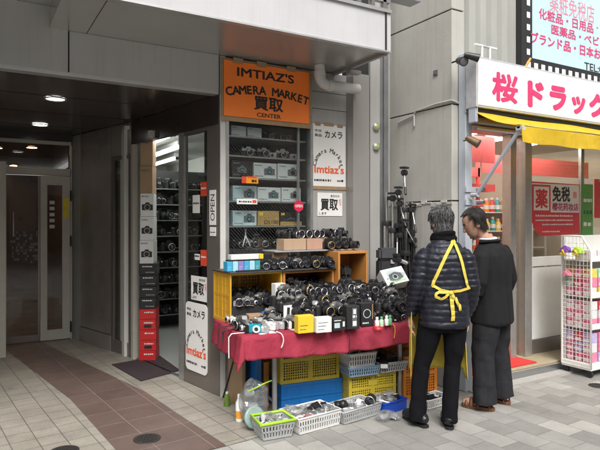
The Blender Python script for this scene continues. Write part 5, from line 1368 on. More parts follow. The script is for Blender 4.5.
for i in range(9):
    k = ['lens_black', 'dslr_silver', 'lens_silver', 'lens_silver', 'lens_silver', 'lens_silver', 'lens_black', 'lens_silver', 'dslr'][i]
    put(k, (2.50 + 0.086 * i, 4.56 if i < 5 else 4.615, 1.428 if i < 6 else 1.4315), rg.uniform(-.35, .35) + 0.2, ORD[i] + ' from left along the top of the cartons', g, (0, 0), 1.0 if k[0] == 'l' else 0.85)
g = 'cameras on the upper board'
for i in range(4): put(['dslr_gold', 'dslr', 'dslr', 'dslr_zoom'][i], (2.955 + 0.078 * i, 4.50, 1.3215), rg.uniform(-.3, .5), ORD[i] + ' from left at the upper board right end', g, (0, 0), 0.95)
for i in range(6): put(['film', 'dslr', 'film_black', 'lens_silver', 'dslr_silver', 'film'][i], (2.50 + 0.072 * i, 4.47, 1.1635), rg.uniform(-.5, .5), ORD[i] + ' from left in the lower board back row', 'cameras on the lower shelf board', (0, 0), 0.95)
for i in range(4): put(['dslr', 'film', 'film_black', 'dslr_silver'][i], (2.46 + 0.12 * i, 4.55, 0.965), rg.uniform(-.5, .5), ORD[i] + ' from left at the low crate back', 'cameras inside the crates')
for i in range(5): put(['compact_silver', 'film', 'compact_black', 'dslr', 'film'][i], (1.965 + 0.085 * i, 4.375, 0.862), rg.uniform(-.4, .4), ORD[i] + ' from left at the yellow crate mouth', 'cameras inside the crates', (0, 0), .85)
for i in range(7): put(['dslr', 'film_black', 'film', 'dslr_zoom', 'compact_silver', 'dslr', 'film'][i], tp(0.30 + 0.022 * i + .05 * (i % 2), 0.30 + 0.018 * i, ZT + 0.03 + .02 * (i % 3)), TR + rg.uniform(-.9, .9), ORD[i] + ' from left beside the blue pouch', 'cameras beside the blue pouch', (rg.uniform(-.2, .1), 0), .85)
# goods at the left end of the lower board
M_CYAN = mat('cyan_box', (0.06, 0.36, 0.58), 0.4, 0, 0.08, 20); M_CYANL = mat('cyan_box_pale', (0.35, 0.62, 0.72), 0.4, 0, 0.08, 20); M_VIO = mat('violet_box', (0.25, 0.2, 0.5), 0.4)
for i in range(6):
    carton('film_box', ['blue', 'pale blue', 'violet', 'blue', 'pale blue', 'teal'][i] + ' small film box, ' + ORD[i] + ' from left at the shelf end', (1.885 + 0.052 * i, 4.405, 1.164), 0.048, 0.09, 0.085, [M_CYAN, M_CYANL, M_VIO, M_CYAN, M_CYANL, M_PRT][i], 0, group='film boxes on the shelf board', deco=d_lines(M_PAPER, 2))
slab('paper_roll', 'long white box with a yellow end lying on the blue film boxes', 'box', 1.90, 2.16, 4.37, 4.44, 1.262, 1.305, M_WBOX)
slab('film_tray', 'black tray lying between the film boxes and the long white box', 'tray', 1.88, 2.19, 4.365, 4.45, 1.2505, 1.261, M_KBOX)
slab('yellow_box', 'small yellow box at the end of the long white box', 'box', 2.165, 2.205, 4.37, 4.44, 1.262, 1.305, M_YBOX)
slab('film_tray', 'black flat tray along the front of the shelf board', 'tray', 1.93, 2.22, 4.312, 4.352, 1.164, 1.174, M_KBOX)
def d_skull(mb, F, w, h): F.dashes(mb, w * .3, w * .62, h * .5, h * .14, M_PRG, random.Random(4), 0.0012); F.dashes(mb, w * .36, w * .6, h * .3, h * .12, M_STEEL, random.Random(6), 0.0012); F.panel(mb, w * .86, w * .94, h * .82, h * .93, M_PAPER, 0.0006, 0.0006)
carton('camera_box', 'large black box standing behind the cameras on the lower board', (2.335, 4.60, 1.164), 0.30, 0.14, 0.125, M_KBOX, 0, deco=d_skull)
slab('camera_box', 'dark low box on the left corner of the red cloth', 'box', 1.86, 1.98, 4.23, 4.30, 0.7265, 0.762, M_KBOX)
# ------------------------------------------------------------------ goods in the display window
g = 'goods in the display window'
WY = FY + 0.11
def wbox(u0, u1, k, hpx, m, label, deco, dy=0.0):
    y = WY + dy; x0, x1 = aty(u0, 220, y).x, aty(u1, 220, y).x; z = SHZ[k] + 0.001
    d = (Vector(((x0 + x1) / 2, y, 0)) - Vector((0, 0, 0))).dot(FW)
    carton('camera_box', label, ((x0 + x1) / 2, y + 0.06, z), x1 - x0 - 0.006, 0.12, hpx * d / FPX, m, 0, group=g, deco=deco)
M_PBOX = mat('pale_blue_box', (0.60, 0.64, 0.64), 0.45, 0, 0.04, 20)
M_GBOX = mat('gold_box', (0.45, 0.30, 0.11), 0.4, 0.2, 0.05, 20)
wbox(231, 246.5, 0, 10.5, M_PBOX, 'left pale box on the top window shelf', deco_box(M_PRG, cam_at=None, seed=1))
wbox(247.5, 262, 0, 10, M_PBOX, 'right pale box on the top window shelf', deco_box(M_PRG, cam_at=None, seed=4))
wbox(231.5, 252.5, 2, 17, M_KBOX, 'black camera box on the third window shelf', deco_box(M_STEEL, cam_at=.5, seed=7))
wbox(253.5, 277, 2, 15.5, M_PBOX, 'left pale camera box on the third window shelf', deco_box(M_PRG, seed=9))
wbox(277.5, 300, 2, 15.5, M_PBOX, 'right pale camera box on the third window shelf', deco_box(M_PRG, seed=12, lensm=M_BLACK))
wbox(232.5, 257, 3, 15, M_PRL, 'left pale blue camera box on the fourth window shelf', deco_box(M_PRT, seed=14, lensm=M_PRT))
wbox(257.5, 281, 3, 14, M_PBOX, 'middle pale camera box on the fourth window shelf', deco_box(M_PRG, seed=16))
wbox(281.5, 301, 3, 14, M_PBOX, 'right pale camera box on the fourth window shelf', deco_box(M_PRG, seed=18, lensm=M_BLACK))
wbox(232.5, 257, 4, 15, M_PRL, 'pale blue camera box on the lowest full window shelf', deco_box(M_PRT, seed=21))
def d_gold(mb, F, w, h): F.text(mb, 'D5100', w * .3, w * .95, h * .1, h * .36, M_INK, 0.01, 0.0012); F.panel(mb, w * .06, w * .24, h * .7, h * .92, M_YBOX, 0.0006, 0.0006)
wbox(257.5, 279.5, 4, 14.5, M_GBOX, 'gold box numbered D5100 on the lowest full window shelf', d_gold)
def d_dark(mb, F, w, h): F.panel(mb, 0, w, 0, h * .3, M_GBOX, 0.0006, 0.0004); F.poly(mb, [(w * .12, h * .35), (w * .5, h * .62), (w * .8, h * .35), (w * .5, h * .5)], M_STEEL, 0.0006, 0.0012); F.panel(mb, w * .04, w * .2, h * .78, h * .95, M_YBOX, 0.0006, 0.0006)
wbox(280, 302, 4, 13, M_KBOX, 'black and gold box on the lowest full window shelf', d_dark)
for i in range(5):
    u = [247, 262, 271, 281, 293][i]
    p = aty(u, 220, WY + 0.1)
    put(['film', 'film', 'compact_silver', 'film', 'compact_silver'][i], (p.x, WY + 0.08, SHZ[1] + 0.001), rg.uniform(-.2, .2), ORD[i] + ' from left on the second window shelf', g, (0, 0), 1.02)
for i in range(3):
    p = aty(268 + i * 9, 220, WY + 0.12); put('film_black', (p.x, WY + 0.1, SHZ[0] + 0.001), rg.uniform(-.3, .3), ORD[i] + ' from left on the top window shelf', g, (0, 0), 0.85)
for i in range(3):
    p = aty(244 + i * 24, 220, WY + 0.32); put('compact_silver', (p.x, WY + 0.30, SHZ[4] + 0.001), rg.uniform(-.3, .3), ORD[i] + ' from left behind the lowest window boxes', g, (0, 0), 1.6)
for i in range(6):
    p = aty(237 + i * 8.5, 220, WY + 0.1); put(['film_black', 'film', 'film_black', 'dslr_silver', 'film_black', 'dslr'][i], (p.x, WY + 0.08, WZ0 + 0.101 + 0.13), rg.uniform(-.3, .3), ORD[i] + ' from left on the window sill', g, (0, 0), 0.9)
slab('display_riser', 'dark riser board on the window sill inside the glass', 'riser', WX0 + 0.03, WX1 - 0.03, WY + 0.02, WY + 0.2, WZ0 + 0.101, WZ0 + 0.228, mats_r)
for i in range(4):
    p = aty(283 + i * 5.5, 220, WY + 0.2); put(['dslr', 'film_black', 'dslr_zoom', 'dslr'][i], (p.x, WY + 0.17, WZ0 + 0.23 + 0.05 * i), rg.uniform(-.6, .6), ORD[i] + ' from left in the window corner heap', g, (0, 0), 0.9)
t = thing('mini_tripod', 'small white three legged mini tripod in the display window', 'tripod', aty(245.5, 246, WY + 0.03))
for a in (90, 210, 330):
    mb = MB(); mb.tube([(0, 0, 0.10), (0.045 * math.cos(R(a)), 0.045 * math.sin(R(a)), 0.0)], [0.006, 0.004], M_WHITE, 8); mb.build('leg', t, local=True)
mb = MB(); mb.tube([(0, 0, 0.09), (0, 0, 0.15)], 0.007, M_WHITE, 10); mb.ball((0, 0, 0.155), (0.012, 0.012, 0.01), M_WHITE); mb.build('column', t, local=True)
# ------------------------------------------------------------------ crates and baskets below and before the table
def box_crate(name, label, loc, rz, w, d, h, m, group=None, nx=12, nz=6, solid=False, ribs=True):
    """an upright stacking crate, open at the top; loc is the front left bottom corner"""
    t = thing(name, label, 'crate', loc, rz, group)
    for nm, M, ww in (('front_wall', Matrix.Translation((0, 0.008, 0)), w), ('rear_wall', Matrix.Translation((0, d - 0.008, 0)), w),
                      ('side_wall', Matrix.Translation((0.008, 0.015, 0)) @ Matrix.Rotation(R(90), 4, 'Z'), d - 0.03), ('side_wall', Matrix.Translation((w - 0.008, 0.015, 0)) @ Matrix.Rotation(R(90), 4, 'Z'), d - 0.03)):
        mb = MB()
        if solid:
            mb.box((ww / 2, 0, h / 2), (ww, 0.008, h), m, M=M)
            for z in (0.012, h * .5, h - 0.012): mb.box((ww / 2, 0, z), (ww + 0.004, 0.022, 0.022), m, M=M)
            for k in range(5): mb.box((ww * (k + .5) / 5, 0, h * .5), (0.012, 0.016, h - 0.02), m, M=M)
        else:
            n = nx if ww == w else max(4, int(nx * ww / w))
            lattice_panel(mb, M, ww, h, m, nx=n, nz=nz, rim=0.03)
        mb.build(nm, t, local=True)
    mb = MB(); mb.bx(0.016, w - 0.016, 0.016, d - 0.016, 0.004, 0.012, m); mb.build('bottom', t, local=True)
    if not solid:
        mb = MB(); mb.bx(w * .40, w * .60, -0.0005, 0.0015, h * .62, h * .80, m); mb.build('name_plate', t, local=True)
    return t
M_YC2 = mat('yellow_olive_crate', (0.50, 0.38, 0.035), 0.45, 0, 0.08, 9, dirt=0.3, dcol=(0.3, 0.23, 0.06))
M_BLC = mat('blue_crate', (0.01, 0.14, 0.42), 0.42, 0, 0.08, 9, dirt=0.25, dcol=(0.05, 0.12, 0.25))
M_ORC = mat('orange_crate', (0.58, 0.19, 0.02), 0.45, 0, 0.08, 9, dirt=0.25, dcol=(0.35, 0.14, 0.03))
M_BKW = mat('white_basket', (0.66, 0.66, 0.64), 0.45, 0, 0.05, 15, dirt=0.2, dcol=(0.45, 0.42, 0.38))
M_BKG = mat('grey_basket', (0.40, 0.41, 0.41), 0.45, 0, 0.05, 15, dirt=0.2, dcol=(0.3, 0.28, 0.26))
M_BKB = mat('grey_blue_basket', (0.20, 0.29, 0.38), 0.45, 0, 0.05, 15)
M_LIME = mat('lime_rim', (0.36, 0.62, 0.04), 0.4, 0, 0.05, 15)
g = 'crates stacked under the table'
box_crate('plastic_crate', 'blue solid walled crate on the ground under the table', tp(0.42, 0.30, 0.004), TR, 0.57, 0.40, 0.225, M_BLC, g, solid=True)
box_crate('plastic_crate', 'yellow lattice crate stacked on the blue crate', tp(0.415, 0.31, 0.230), TR, 0.55, 0.38, 0.34, M_YC2, g, 24, 13)
box_crate('plastic_crate', 'low yellow lattice crate carrying the baskets under the table', tp(0.995, 0.19, 0.004), TR, 0.47, 0.40, 0.262, M_YC2, g, 20, 10)
box_crate('plastic_crate', 'orange lattice crate behind the legs of the man in the down jacket', tp(1.545, 0.19, 0.004), TR, 0.36, 0.42, 0.375, M_ORC, g, 15, 13)
for a, b, z, w, d, h, l in ((0.44, 0.34, 0.245, 0.50, 0.32, 0.27, 'dark goods filling the upper yellow crate'), (1.02, 0.22, 0.018, 0.42, 0.34, 0.21, 'dark goods filling the low yellow crate'), (1.565, 0.22, 0.018, 0.32, 0.36, 0.31, 'brown goods filling the orange crate')):
    mb = MB(TM); mb.rbox((a + w / 2, b + d / 2, z + h / 2), (w, d, h), mat('dark_goods', (0.07, 0.055, 0.045), 0.7, 0, 0.5, 14) if 'brown' not in l else M_TAPE, 0.02); tag(mb.build('stored_carton', loc=tp(a, b, z)), l, 'box')
def basket(label, loc, rz, w, d, h, m, rim=None, group='baskets of camera parts', taper=0.9):
    t = thing('plastic_basket', label, 'basket', loc, rz, group)
    mb = MB()
    def wall(p0, p1, q0, q1):
        # p bottom corners, q top corners
        p0, p1, q0, q1 = map(Vector, (p0, p1, q0, q1))
        n = max(6, int((p1 - p0).length / 0.021)); nn = ((p1 - p0).cross(q0 - p0)).normalized() * 0.003
        def slab4(a0, a1, b0, b1):
            c = [p0.lerp(p1, a0).lerp(q0.lerp(q1, a0), b0), p0.lerp(p1, a1).lerp(q0.lerp(q1, a1), b0), p0.lerp(p1, a1).lerp(q0.lerp(q1, a1), b1), p0.lerp(p1, a0).lerp(q0.lerp(q1, a0), b1)]
            mb.add([x - nn for x in c] + [x + nn for x in c], [(0, 1, 2, 3), (7, 6, 5, 4), (0, 4, 5, 1), (1, 5, 6, 2), (2, 6, 7, 3), (3, 7, 4, 0)], m)
        slab4(0, 1, 0, .14); slab4(0, 1, .80, 1.0); slab4(0, 1, .44, .52)
        for k in range(n + 1): slab4(max(0, k / n - .22 / n), min(1, k / n + .22 / n), .14, .80)
    i = (1 - taper) * w / 2; k = (1 - taper) * d / 2
    B = [(i, k, 0.003), (w - i, k, 0.003), (w - i, d - k, 0.003), (i, d - k, 0.003)]; T = [(0, 0, h), (w, 0, h), (w, d, h), (0, d, h)]
    for e in range(4): wall(B[e], B[(e + 1) % 4], T[e], T[(e + 1) % 4])
    mb.build('basket_wall', t, local=True)
    mb = MB(); mb.bx(i, w - i, k, d - k, 0.003, 0.008, m); mb.build('basket_bottom', t, local=True)
    mb = MB(); r = 0.008 if rim is None else 0.012
    mb.tube([(0, 0, h), (w, 0, h), (w, d, h), (0, d, h), (0, 0, h)], r, rim or m, 8); mb.build('rim', t, local=True)
    return Matrix.Translation(loc) @ Matrix.Rotation(rz, 4, 'Z')
PROTO['flash'] = (lambda: proto_flash(), 'black flash unit')
PROTO['cable'] = (lambda: proto_cable(), 'coiled black cable')
PROTO['battery'] = (lambda: proto_part(M_SILVERP, (0.06, 0.035, 0.03)), 'silver camera part')
PROTO['part_black'] = (lambda: proto_part(M_CAM, (0.09, 0.05, 0.035)), 'black camera part')
PROTO['part_white'] = (lambda: proto_part(M_WHITE, (0.10, 0.06, 0.012)), 'white flat carton')
PROTO['part_red'] = (lambda: proto_part(mat('dark_red_case', (0.30, 0.02, 0.02), 0.4), (0.12, 0.07, 0.03)), 'dark red case')
PROTO['clear_bag'] = (lambda: proto_bagged(), 'part in a clear bag')
def proto_flash():
    t = thing('flash_unit', 'x', 'flash unit')
    mb = MB(); mb.rbox((0, 0, 0.02), (0.10, 0.055, 0.04), M_CAM, 0.006); mb.build('body', t, local=True)
    mb = MB(); mb.rbox((0.075, 0, 0.026), (0.06, 0.066, 0.048), M_CAM, 0.006); mb.build('head', t, local=True)
    mb = MB(); mb.rbox((0.106, 0, 0.026), (0.004, 0.056, 0.036), M_STICK, 0.001); mb.build('flash_window', t, local=True)
    return t
def proto_cable():
    mb = MB(); P = [((0.045 + 0.004 * math.sin(k * 2.3)) * math.cos(k * .5), (0.035 + 0.004 * math.cos(k * 1.7)) * math.sin(k * .5), 0.006 + 0.0007 * k) for k in range(44)]
    mb.tube(P, 0.0035, M_LEATHER, 6); o = mb.build('cable_coil'); return tag(o, 'x', 'cable')
def proto_part(m, d):
    t = thing('camera_part', 'x', 'camera part')
    mb = MB(); mb.rbox((0, 0, d[2] / 2), d, m, 0.005); mb.build('housing', t, local=True)
    mb = MB(); mb.rbox((d[0] * .15, 0, d[2] + 0.001), (d[0] * .5, d[1] * .5, 0.003), M_STICK if m is not M_WHITE else M_PRG, 0.001); mb.build('label_plate', t, local=True)
    return t
M_BAGCLEAR = glass('clear_bag_film', (0.86, 0.88, 0.88), 2.2, rough=0.12, milk=0.16)
def crumple(mb, c, rad, m, seed, amp=0.25, seg=26, rings=16):
    rnd = Vector((seed * 3.1, seed * 1.7, seed))
    b = MB(); b.ball((0, 0, 0), (1, 1, 1), m, seg=seg, rings=rings)
    V = []
    for v in b.v:
        n = noise.noise(v * 2.2 + rnd) * amp + abs(noise.noise(v * 5.0 + rnd)) * amp * .6
        q = v * (1 + n); V.append((c[0] + q.x * rad[0], c[1] + q.y * rad[1], max(0.003, c[2] + q.z * rad[2])))
    mb.add(V, b.f, m, False)
def proto_bagged():
    t = thing('bagged_part', 'x', 'bag')
    mb = MB(); crumple(mb, (0, 0, 0.03), (0.08, 0.05, 0.028), M_BAGCLEAR, 3); mb.build('clear_bag', t, local=True)
    mb = MB(); mb.rbox((0, 0, 0.022), (0.08, 0.045, 0.03), M_SILVERP, 0.008); mb.rbox((0.02, 0.01, 0.04), (0.03, 0.025, 0.016), M_CAM, 0.004); mb.build('bagged_item', t, local=True)
    return t
def fill(M, w, d, z, n, kinds, where, group, seed, layers=2):
    q = random.Random(seed); nx = max(2, int(round(math.sqrt(n * w / d)))); k = 0
    cells = [(i, j) for j in range(9) for i in range(nx)][:n]
    ny = max(j for _, j in cells) + 1
    for (i, j) in cells:
        x = w * (0.13 + 0.74 * (i + .5) / nx) + q.uniform(-.01, .01); y = d * (0.13 + 0.74 * (j + .5) / ny) + q.uniform(-.01, .01)
        p = M @ Vector((x, y, z + q.uniform(0, 0.03)))
        kd = q.choice(kinds)
        put(kd, p, q.uniform(0, 6.28), ('%s from left, %s row in ' % (ORD[i], ['front', 'second', 'third', 'fourth', 'fifth'][min(j, 4)])) + where, group, (q.uniform(-.35, .35), q.uniform(-.35, .35)), q.uniform(.85, 1.15))
g = 'camera parts in the baskets'
B = basket('grey mesh basket with lime green rim, nearest the camera', (1.80, 3.60, 0.003), -0.10, 0.265, 0.22, 0.125, M_BKG, M_LIME, taper=0.82)
fill(B, 0.265, 0.22, 0.06, 8, ['part_black', 'clear_bag', 'battery', 'clear_bag', 'cable', 'compact_silver'], 'the lime rimmed basket', g, 1)
B = basket('white slotted basket full of boxes and parts on the pavement', (2.095, 3.57, 0.003), 0.08, 0.40, 0.27, 0.120, M_BKW, taper=0.93)
fill(B, 0.40, 0.27, 0.075, 12, ['part_white', 'part_red', 'clear_bag', 'compact_black', 'part_white', 'flash', 'battery', 'clear_bag'], 'the white floor basket', g, 2)
B = basket('pale grey basket of black cables right of the white floor basket', (2.50, 3.575, 0.003), 0.13, 0.42, 0.25, 0.095, M_BKG, taper=0.92)
fill(B, 0.42, 0.25, 0.055, 11, ['compact_silver', 'cable', 'flash', 'part_black', 'battery', 'part_white', 'lens_silver'], 'the pale grey floor basket', g, 3)
zc = 0.270
B = basket('grey blue basket under the white basket on the yellow crate', tp(0.965, 0.13, zc), TR, 0.30, 0.26, 0.080, M_BKB, taper=0.92)
M0 = B @ Vector((0.01, 0.02, 0.075))
B = basket('white basket of leads stacked on the grey blue basket', M0, TR + 0.05, 0.275, 0.23, 0.115, M_BKW, taper=0.9)
fill(B, 0.275, 0.23, 0.075, 7, ['cable', 'part_black', 'cable', 'clear_bag', 'part_white'], 'the upper white basket', g, 4)
B = basket('grey tray basket right of the stacked baskets on the yellow crate', tp(1.275, 0.13, zc), TR + 0.06, 0.29, 0.28, 0.085, M_BKG, taper=0.85)
fill(B, 0.29, 0.28, 0.05, 7, ['part_black', 'cable', 'flash'], 'the grey tray basket', g, 5)
B = basket('small white basket on the pavement behind the shoes', (3.31, 3.50, 0.003), 0.1, 0.28, 0.16, 0.075, M_BKW, taper=0.92)
fill(B, 0.28, 0.16, 0.05, 5, ['part_white', 'part_black', 'battery'], 'the small white basket', g, 6)
t = thing('blue_bin', 'bright blue shallow bin of white papers beside the man\'s left shoe', 'bin', (2.93, 3.60, 0.003), 0.12)
M_BIN = mat('bright_blue_bin', (0.01, 0.06, 0.42), 0.35, 0, 0.05, 12)
mb = MB()
w, d, h = 0.26, 0.2, 0.085
for a in ((0, w, 0, 0.006), (0, w, d - 0.006, d), (0, 0.006, 0.006, d - 0.006), (w - 0.006, w, 0.006, d - 0.006)): mb.bx(a[0], a[1], a[2], a[3], 0, h, M_BIN)
mb.bx(0.006, w - 0.006, 0.006, d - 0.006, 0, 0.006, M_BIN); mb.build('bin_wall', t, local=True)
mb = MB(); mb.tube([(0, 0, h), (w, 0, h), (w, d, h), (0, d, h), (0, 0, h)], 0.008, M_BIN, 8); mb.build('rim', t, local=True)
fill(Matrix.Translation((2.93, 3.60, 0.003)) @ Matrix.Rotation(.12, 4, 'Z'), w, d, 0.055, 6, ['part_white', 'clear_bag', 'part_white', 'part_black'], 'the blue bin', g, 7)
for i, (x, y, s) in enumerate(((2.86, 3.52, 1.1), (2.93, 3.50, 0.9))):
    put('clear_bag', (x, y, 0.004), 0.5 + i, ('left' if i == 0 else 'right') + ' one on the pavement before the blue bin', g, (0, 0), s)
# things standing at the left table leg
t = thing('shopping_bag', 'clear plastic bag of goods with lime green handle by the table leg', 'bag', (1.93, 3.99, 0.003), 0)
mb = MB(); crumple(mb, (0, 0, 0.16), (0.115, 0.095, 0.16), M_BAGCLEAR, 7, 0.3); mb.build('bag_film', t, local=True)
mb = MB(); mb.tube([(-0.07, -0.05, 0.27), (-0.03, -0.09, 0.30), (0.05, -0.09, 0.325), (0.13, -0.04, 0.32)], 0.011, M_LIME, 8, flat=0.5); mb.build('handle', t, local=True)
for i, (x, y, z) in enumerate(((-0.03, -0.02, 0.13), (0.04, 0.02, 0.2), (0.02, -0.03, 0.05), (-0.03, 0.03, 0.24))):
    mb = MB(); mb.rbox((x, y, z), (0.10, 0.07, 0.06), [M_SILVERP, M_PRG, M_KBOX, M_SILVERP][i], 0.012, 0.4 * i); mb.build('bagged_item', t, local=True)
t = thing('spray_bottle', 'white bottle with orange label beside the clear bag', 'bottle', (1.845, 4.08, 0.004)); t.scale = (0.85,) * 3
mb = MB(); mb.lathe([(0.034, 0), (0.037, 0.01), (0.037, 0.17), (0.02, 0.205), (0.016, 0.215)], M_WHITE, None, 18); mb.build('bottle_body', t, local=True)
mb = MB(); mb.lathe([(0.0376, 0.03), (0.0376, 0.10)], mat('orange_label', (0.72, 0.32, 0.03), 0.5), None, 18, False, False); mb.build('label', t, local=True)
mb = MB(); mb.lathe([(0.019, 0.213), (0.019, 0.245), (0.015, 0.25)], M_WHITE, None, 14); mb.build('cap', t, local=True)
t = thing('tea_bottle', 'small green drink bottle standing against the shop wall', 'bottle', (1.90, 4.46, 0.004)); t.scale = (0.8,) * 3
mb = MB(); mb.lathe([(0.032, 0), (0.034, 0.01), (0.034, 0.08), (0.018, 0.125), (0.013, 0.135)], mat('green_drink', (0.12, 0.20, 0.03), 0.2), None, 18); mb.build('bottle_body', t, local=True)
mb = MB(); mb.lathe([(0.015, 0.134), (0.015, 0.152)], M_WHITE, None, 14); mb.build('cap', t, local=True)
mb = MB(); mb.lathe([(0.085, 0), (0.085, 0.012), (0.07, 0.016)], mat('grey_green_disc', (0.22, 0.30, 0.28), 0.4), Matrix.Translation((1.87, 3.86, 0.092)) @ Matrix.Rotation(R(68), 4, 'X'), 28)
tag(mb.build('round_plate', loc=(1.87, 3.86, 0.01)), 'round grey green plate leaning on the clear bag', 'plate')
slab('folded_carton', 'brown folded carton standing under the left table end', 'carton', 1.97, 2.00, 4.30, 4.60, 0.004, 0.48, M_TAPE)
slab('folded_carton', 'blue flat box standing behind the left table leg', 'box', 2.06, 2.11, 4.22, 4.5, 0.004, 0.46, M_BLC)
slab('folded_carton', 'narrow orange brown box standing beside the blue one', 'box', 2.135, 2.18, 4.22, 4.5, 0.004, 0.40, mat('orange_brown', (0.40, 0.16, 0.04), 0.6))
mb = MB(); a, b = atz(223, 398, 0.0), Vector((1.98, 4.30, 0.70)); mb.tube([a, a.lerp(b, .5), b], [0.008, 0.01, 0.012], M_BLACK, 8); tag(mb.build('monopod', loc=a), 'thin black monopod leaning under the left end of the table', 'monopod')
# ------------------------------------------------------------------ tripods in the gap by the pillar
def tripod(label, x, y, lean, H, m, head=True, seed=0, spread=0.05):
    q = random.Random(seed)
    t = thing('tripod', label, 'tripod', (x, y, 0.0), q.uniform(0, 2), 'tripods leaning in the gap beside the pillar')
    top = Vector((lean[0], lean[1], H))
    # lean is in world directions; undo the yaw
    top = Matrix.Rotation(-t.rotation_euler.z, 3, 'Z') @ top
    for k in range(3):
        a = 2 * PI * k / 3
        foot = Vector((spread * math.cos(a), spread * math.sin(a), 0.005)); hip = top * 0.80 + Vector((0.03 * math.cos(a), 0.03 * math.sin(a), 0))
        mb = MB(); mb.tube([hip, hip.lerp(foot, .45)], 0.014, m, 10); mb.tube([hip.lerp(foot, .43), hip.lerp(foot, .75)], 0.011, M_CHROME if m is M_CHROME else M_CAM, 10); mb.tube([hip.lerp(foot, .73), foot], 0.008, M_CHROME, 10)
        mb.rbox(hip.lerp(foot, .44), (0.032, 0.032, 0.05), M_BLACK, 0.006); mb.rbox(hip.lerp(foot, .74), (0.026, 0.026, 0.045), M_BLACK, 0.006); mb.ball(foot, (0.012, 0.012, 0.01), M_RUBBER)
        mb.build('leg', t, local=True)
    mb = MB(); mb.tube([top * .62, top * .97], 0.012, M_CHROME if m is M_CHROME else M_BLACK, 10); mb.lathe([(0.045, -0.02), (0.05, 0), (0.045, 0.03)], M_BLACK, Matrix.Translation(top * .80), 14); mb.build('column', t, local=True)
    if head:
        mb = MB(); mb.rbox(top * .98, (0.06, 0.06, 0.06), M_BLACK, 0.012); mb.rbox(top * .98 + Vector((0, 0, 0.05)), (0.09, 0.065, 0.02), M_BLACK, 0.005); mb.rbox(top * .98 + Vector((0.035, 0.01, 0.0)), (0.05, 0.03, 0.04), M_CAM, 0.008); mb.build('pan_head', t, local=True)
        mb = MB(); e = top * .98 + Vector((-0.06, -0.05, -0.15)); mb.tube([top * .98, e], 0.006, M_CHROME, 8); mb.tube([e, e + (e - top * .98) * .5], 0.012, M_BLACK, 10); mb.build('pan_handle', t, local=True)
tripod('tall black tripod with pan head rising above the others', 3.80, 4.36, (-0.02, -0.02, 0), 2.12, M_CHROME, True, 1)
tripod('silver legged tripod leaning against the pillar, left of the tall one', 3.74, 4.46, (-0.01, 0.0, 0), 1.86, M_CHROME, True, 2)
tripod('black tripod leaning at the right of the tripod bundle', 3.80, 4.26, (0.03, 0.02, 0), 1.74, M_BLACK, True, 3)
tripod('short dark tripod in the middle of the bundle', 3.77, 4.42, (0.0, 0.0, 0), 1.92, M_BLACK, True, 4)
tripod('slim silver tripod without head at the left edge of the bundle', 3.73, 4.53, (-0.01, 0.02, 0), 1.95, M_CHROME, False, 5)
tripod('dark folded tripod nearest the table end', 3.77, 4.24, (-0.03, 0.05, 0), 1.58, M_CAM, True, 6)
tripod('black legged tripod with lowered head between the silver ones', 3.76, 4.34, (-0.02, 0.02, 0), 1.80, M_CAM, True, 7)
tripod('thin black light stand leaning on the pillar face', 3.83, 4.30, (0.02, 0.03, 0), 1.84, M_BLACK, False, 8)
p = aty(400, 258, 3.95)
t = thing('video_head', 'silver handled black video tripod head lying above the tilted white box', 'tripod head', p + Vector((0, 0, -0.03)), 0.3)
mb = MB(); mb.rbox((-0.05, 0, 0.02), (0.09, 0.06, 0.05), M_BLACK, 0.01); mb.rbox((-0.06, 0, 0.06), (0.07, 0.05, 0.03), M_CAM, 0.008); mb.build('head_block', t, local=True)
mb = MB(); mb.tube([(-0.02, 0, 0.015), (0.08, -0.02, -0.02)], 0.017, M_SILVERP, 12); mb.tube([(0.08, -0.02, -0.02), (0.10, -0.024, -0.027)], 0.02, M_BLACK, 12); mb.build('handle', t, local=True)
mb = MB(); mb.tube([(-0.05, 0, 0.05), (0.03, 0.05, 0.19)], 0.006, M_CHROME, 8); mb.tube([(0.02, 0.044, 0.17), (0.04, 0.056, 0.21)], 0.009, M_BLACK, 8); mb.build('pan_handle', t, local=True)
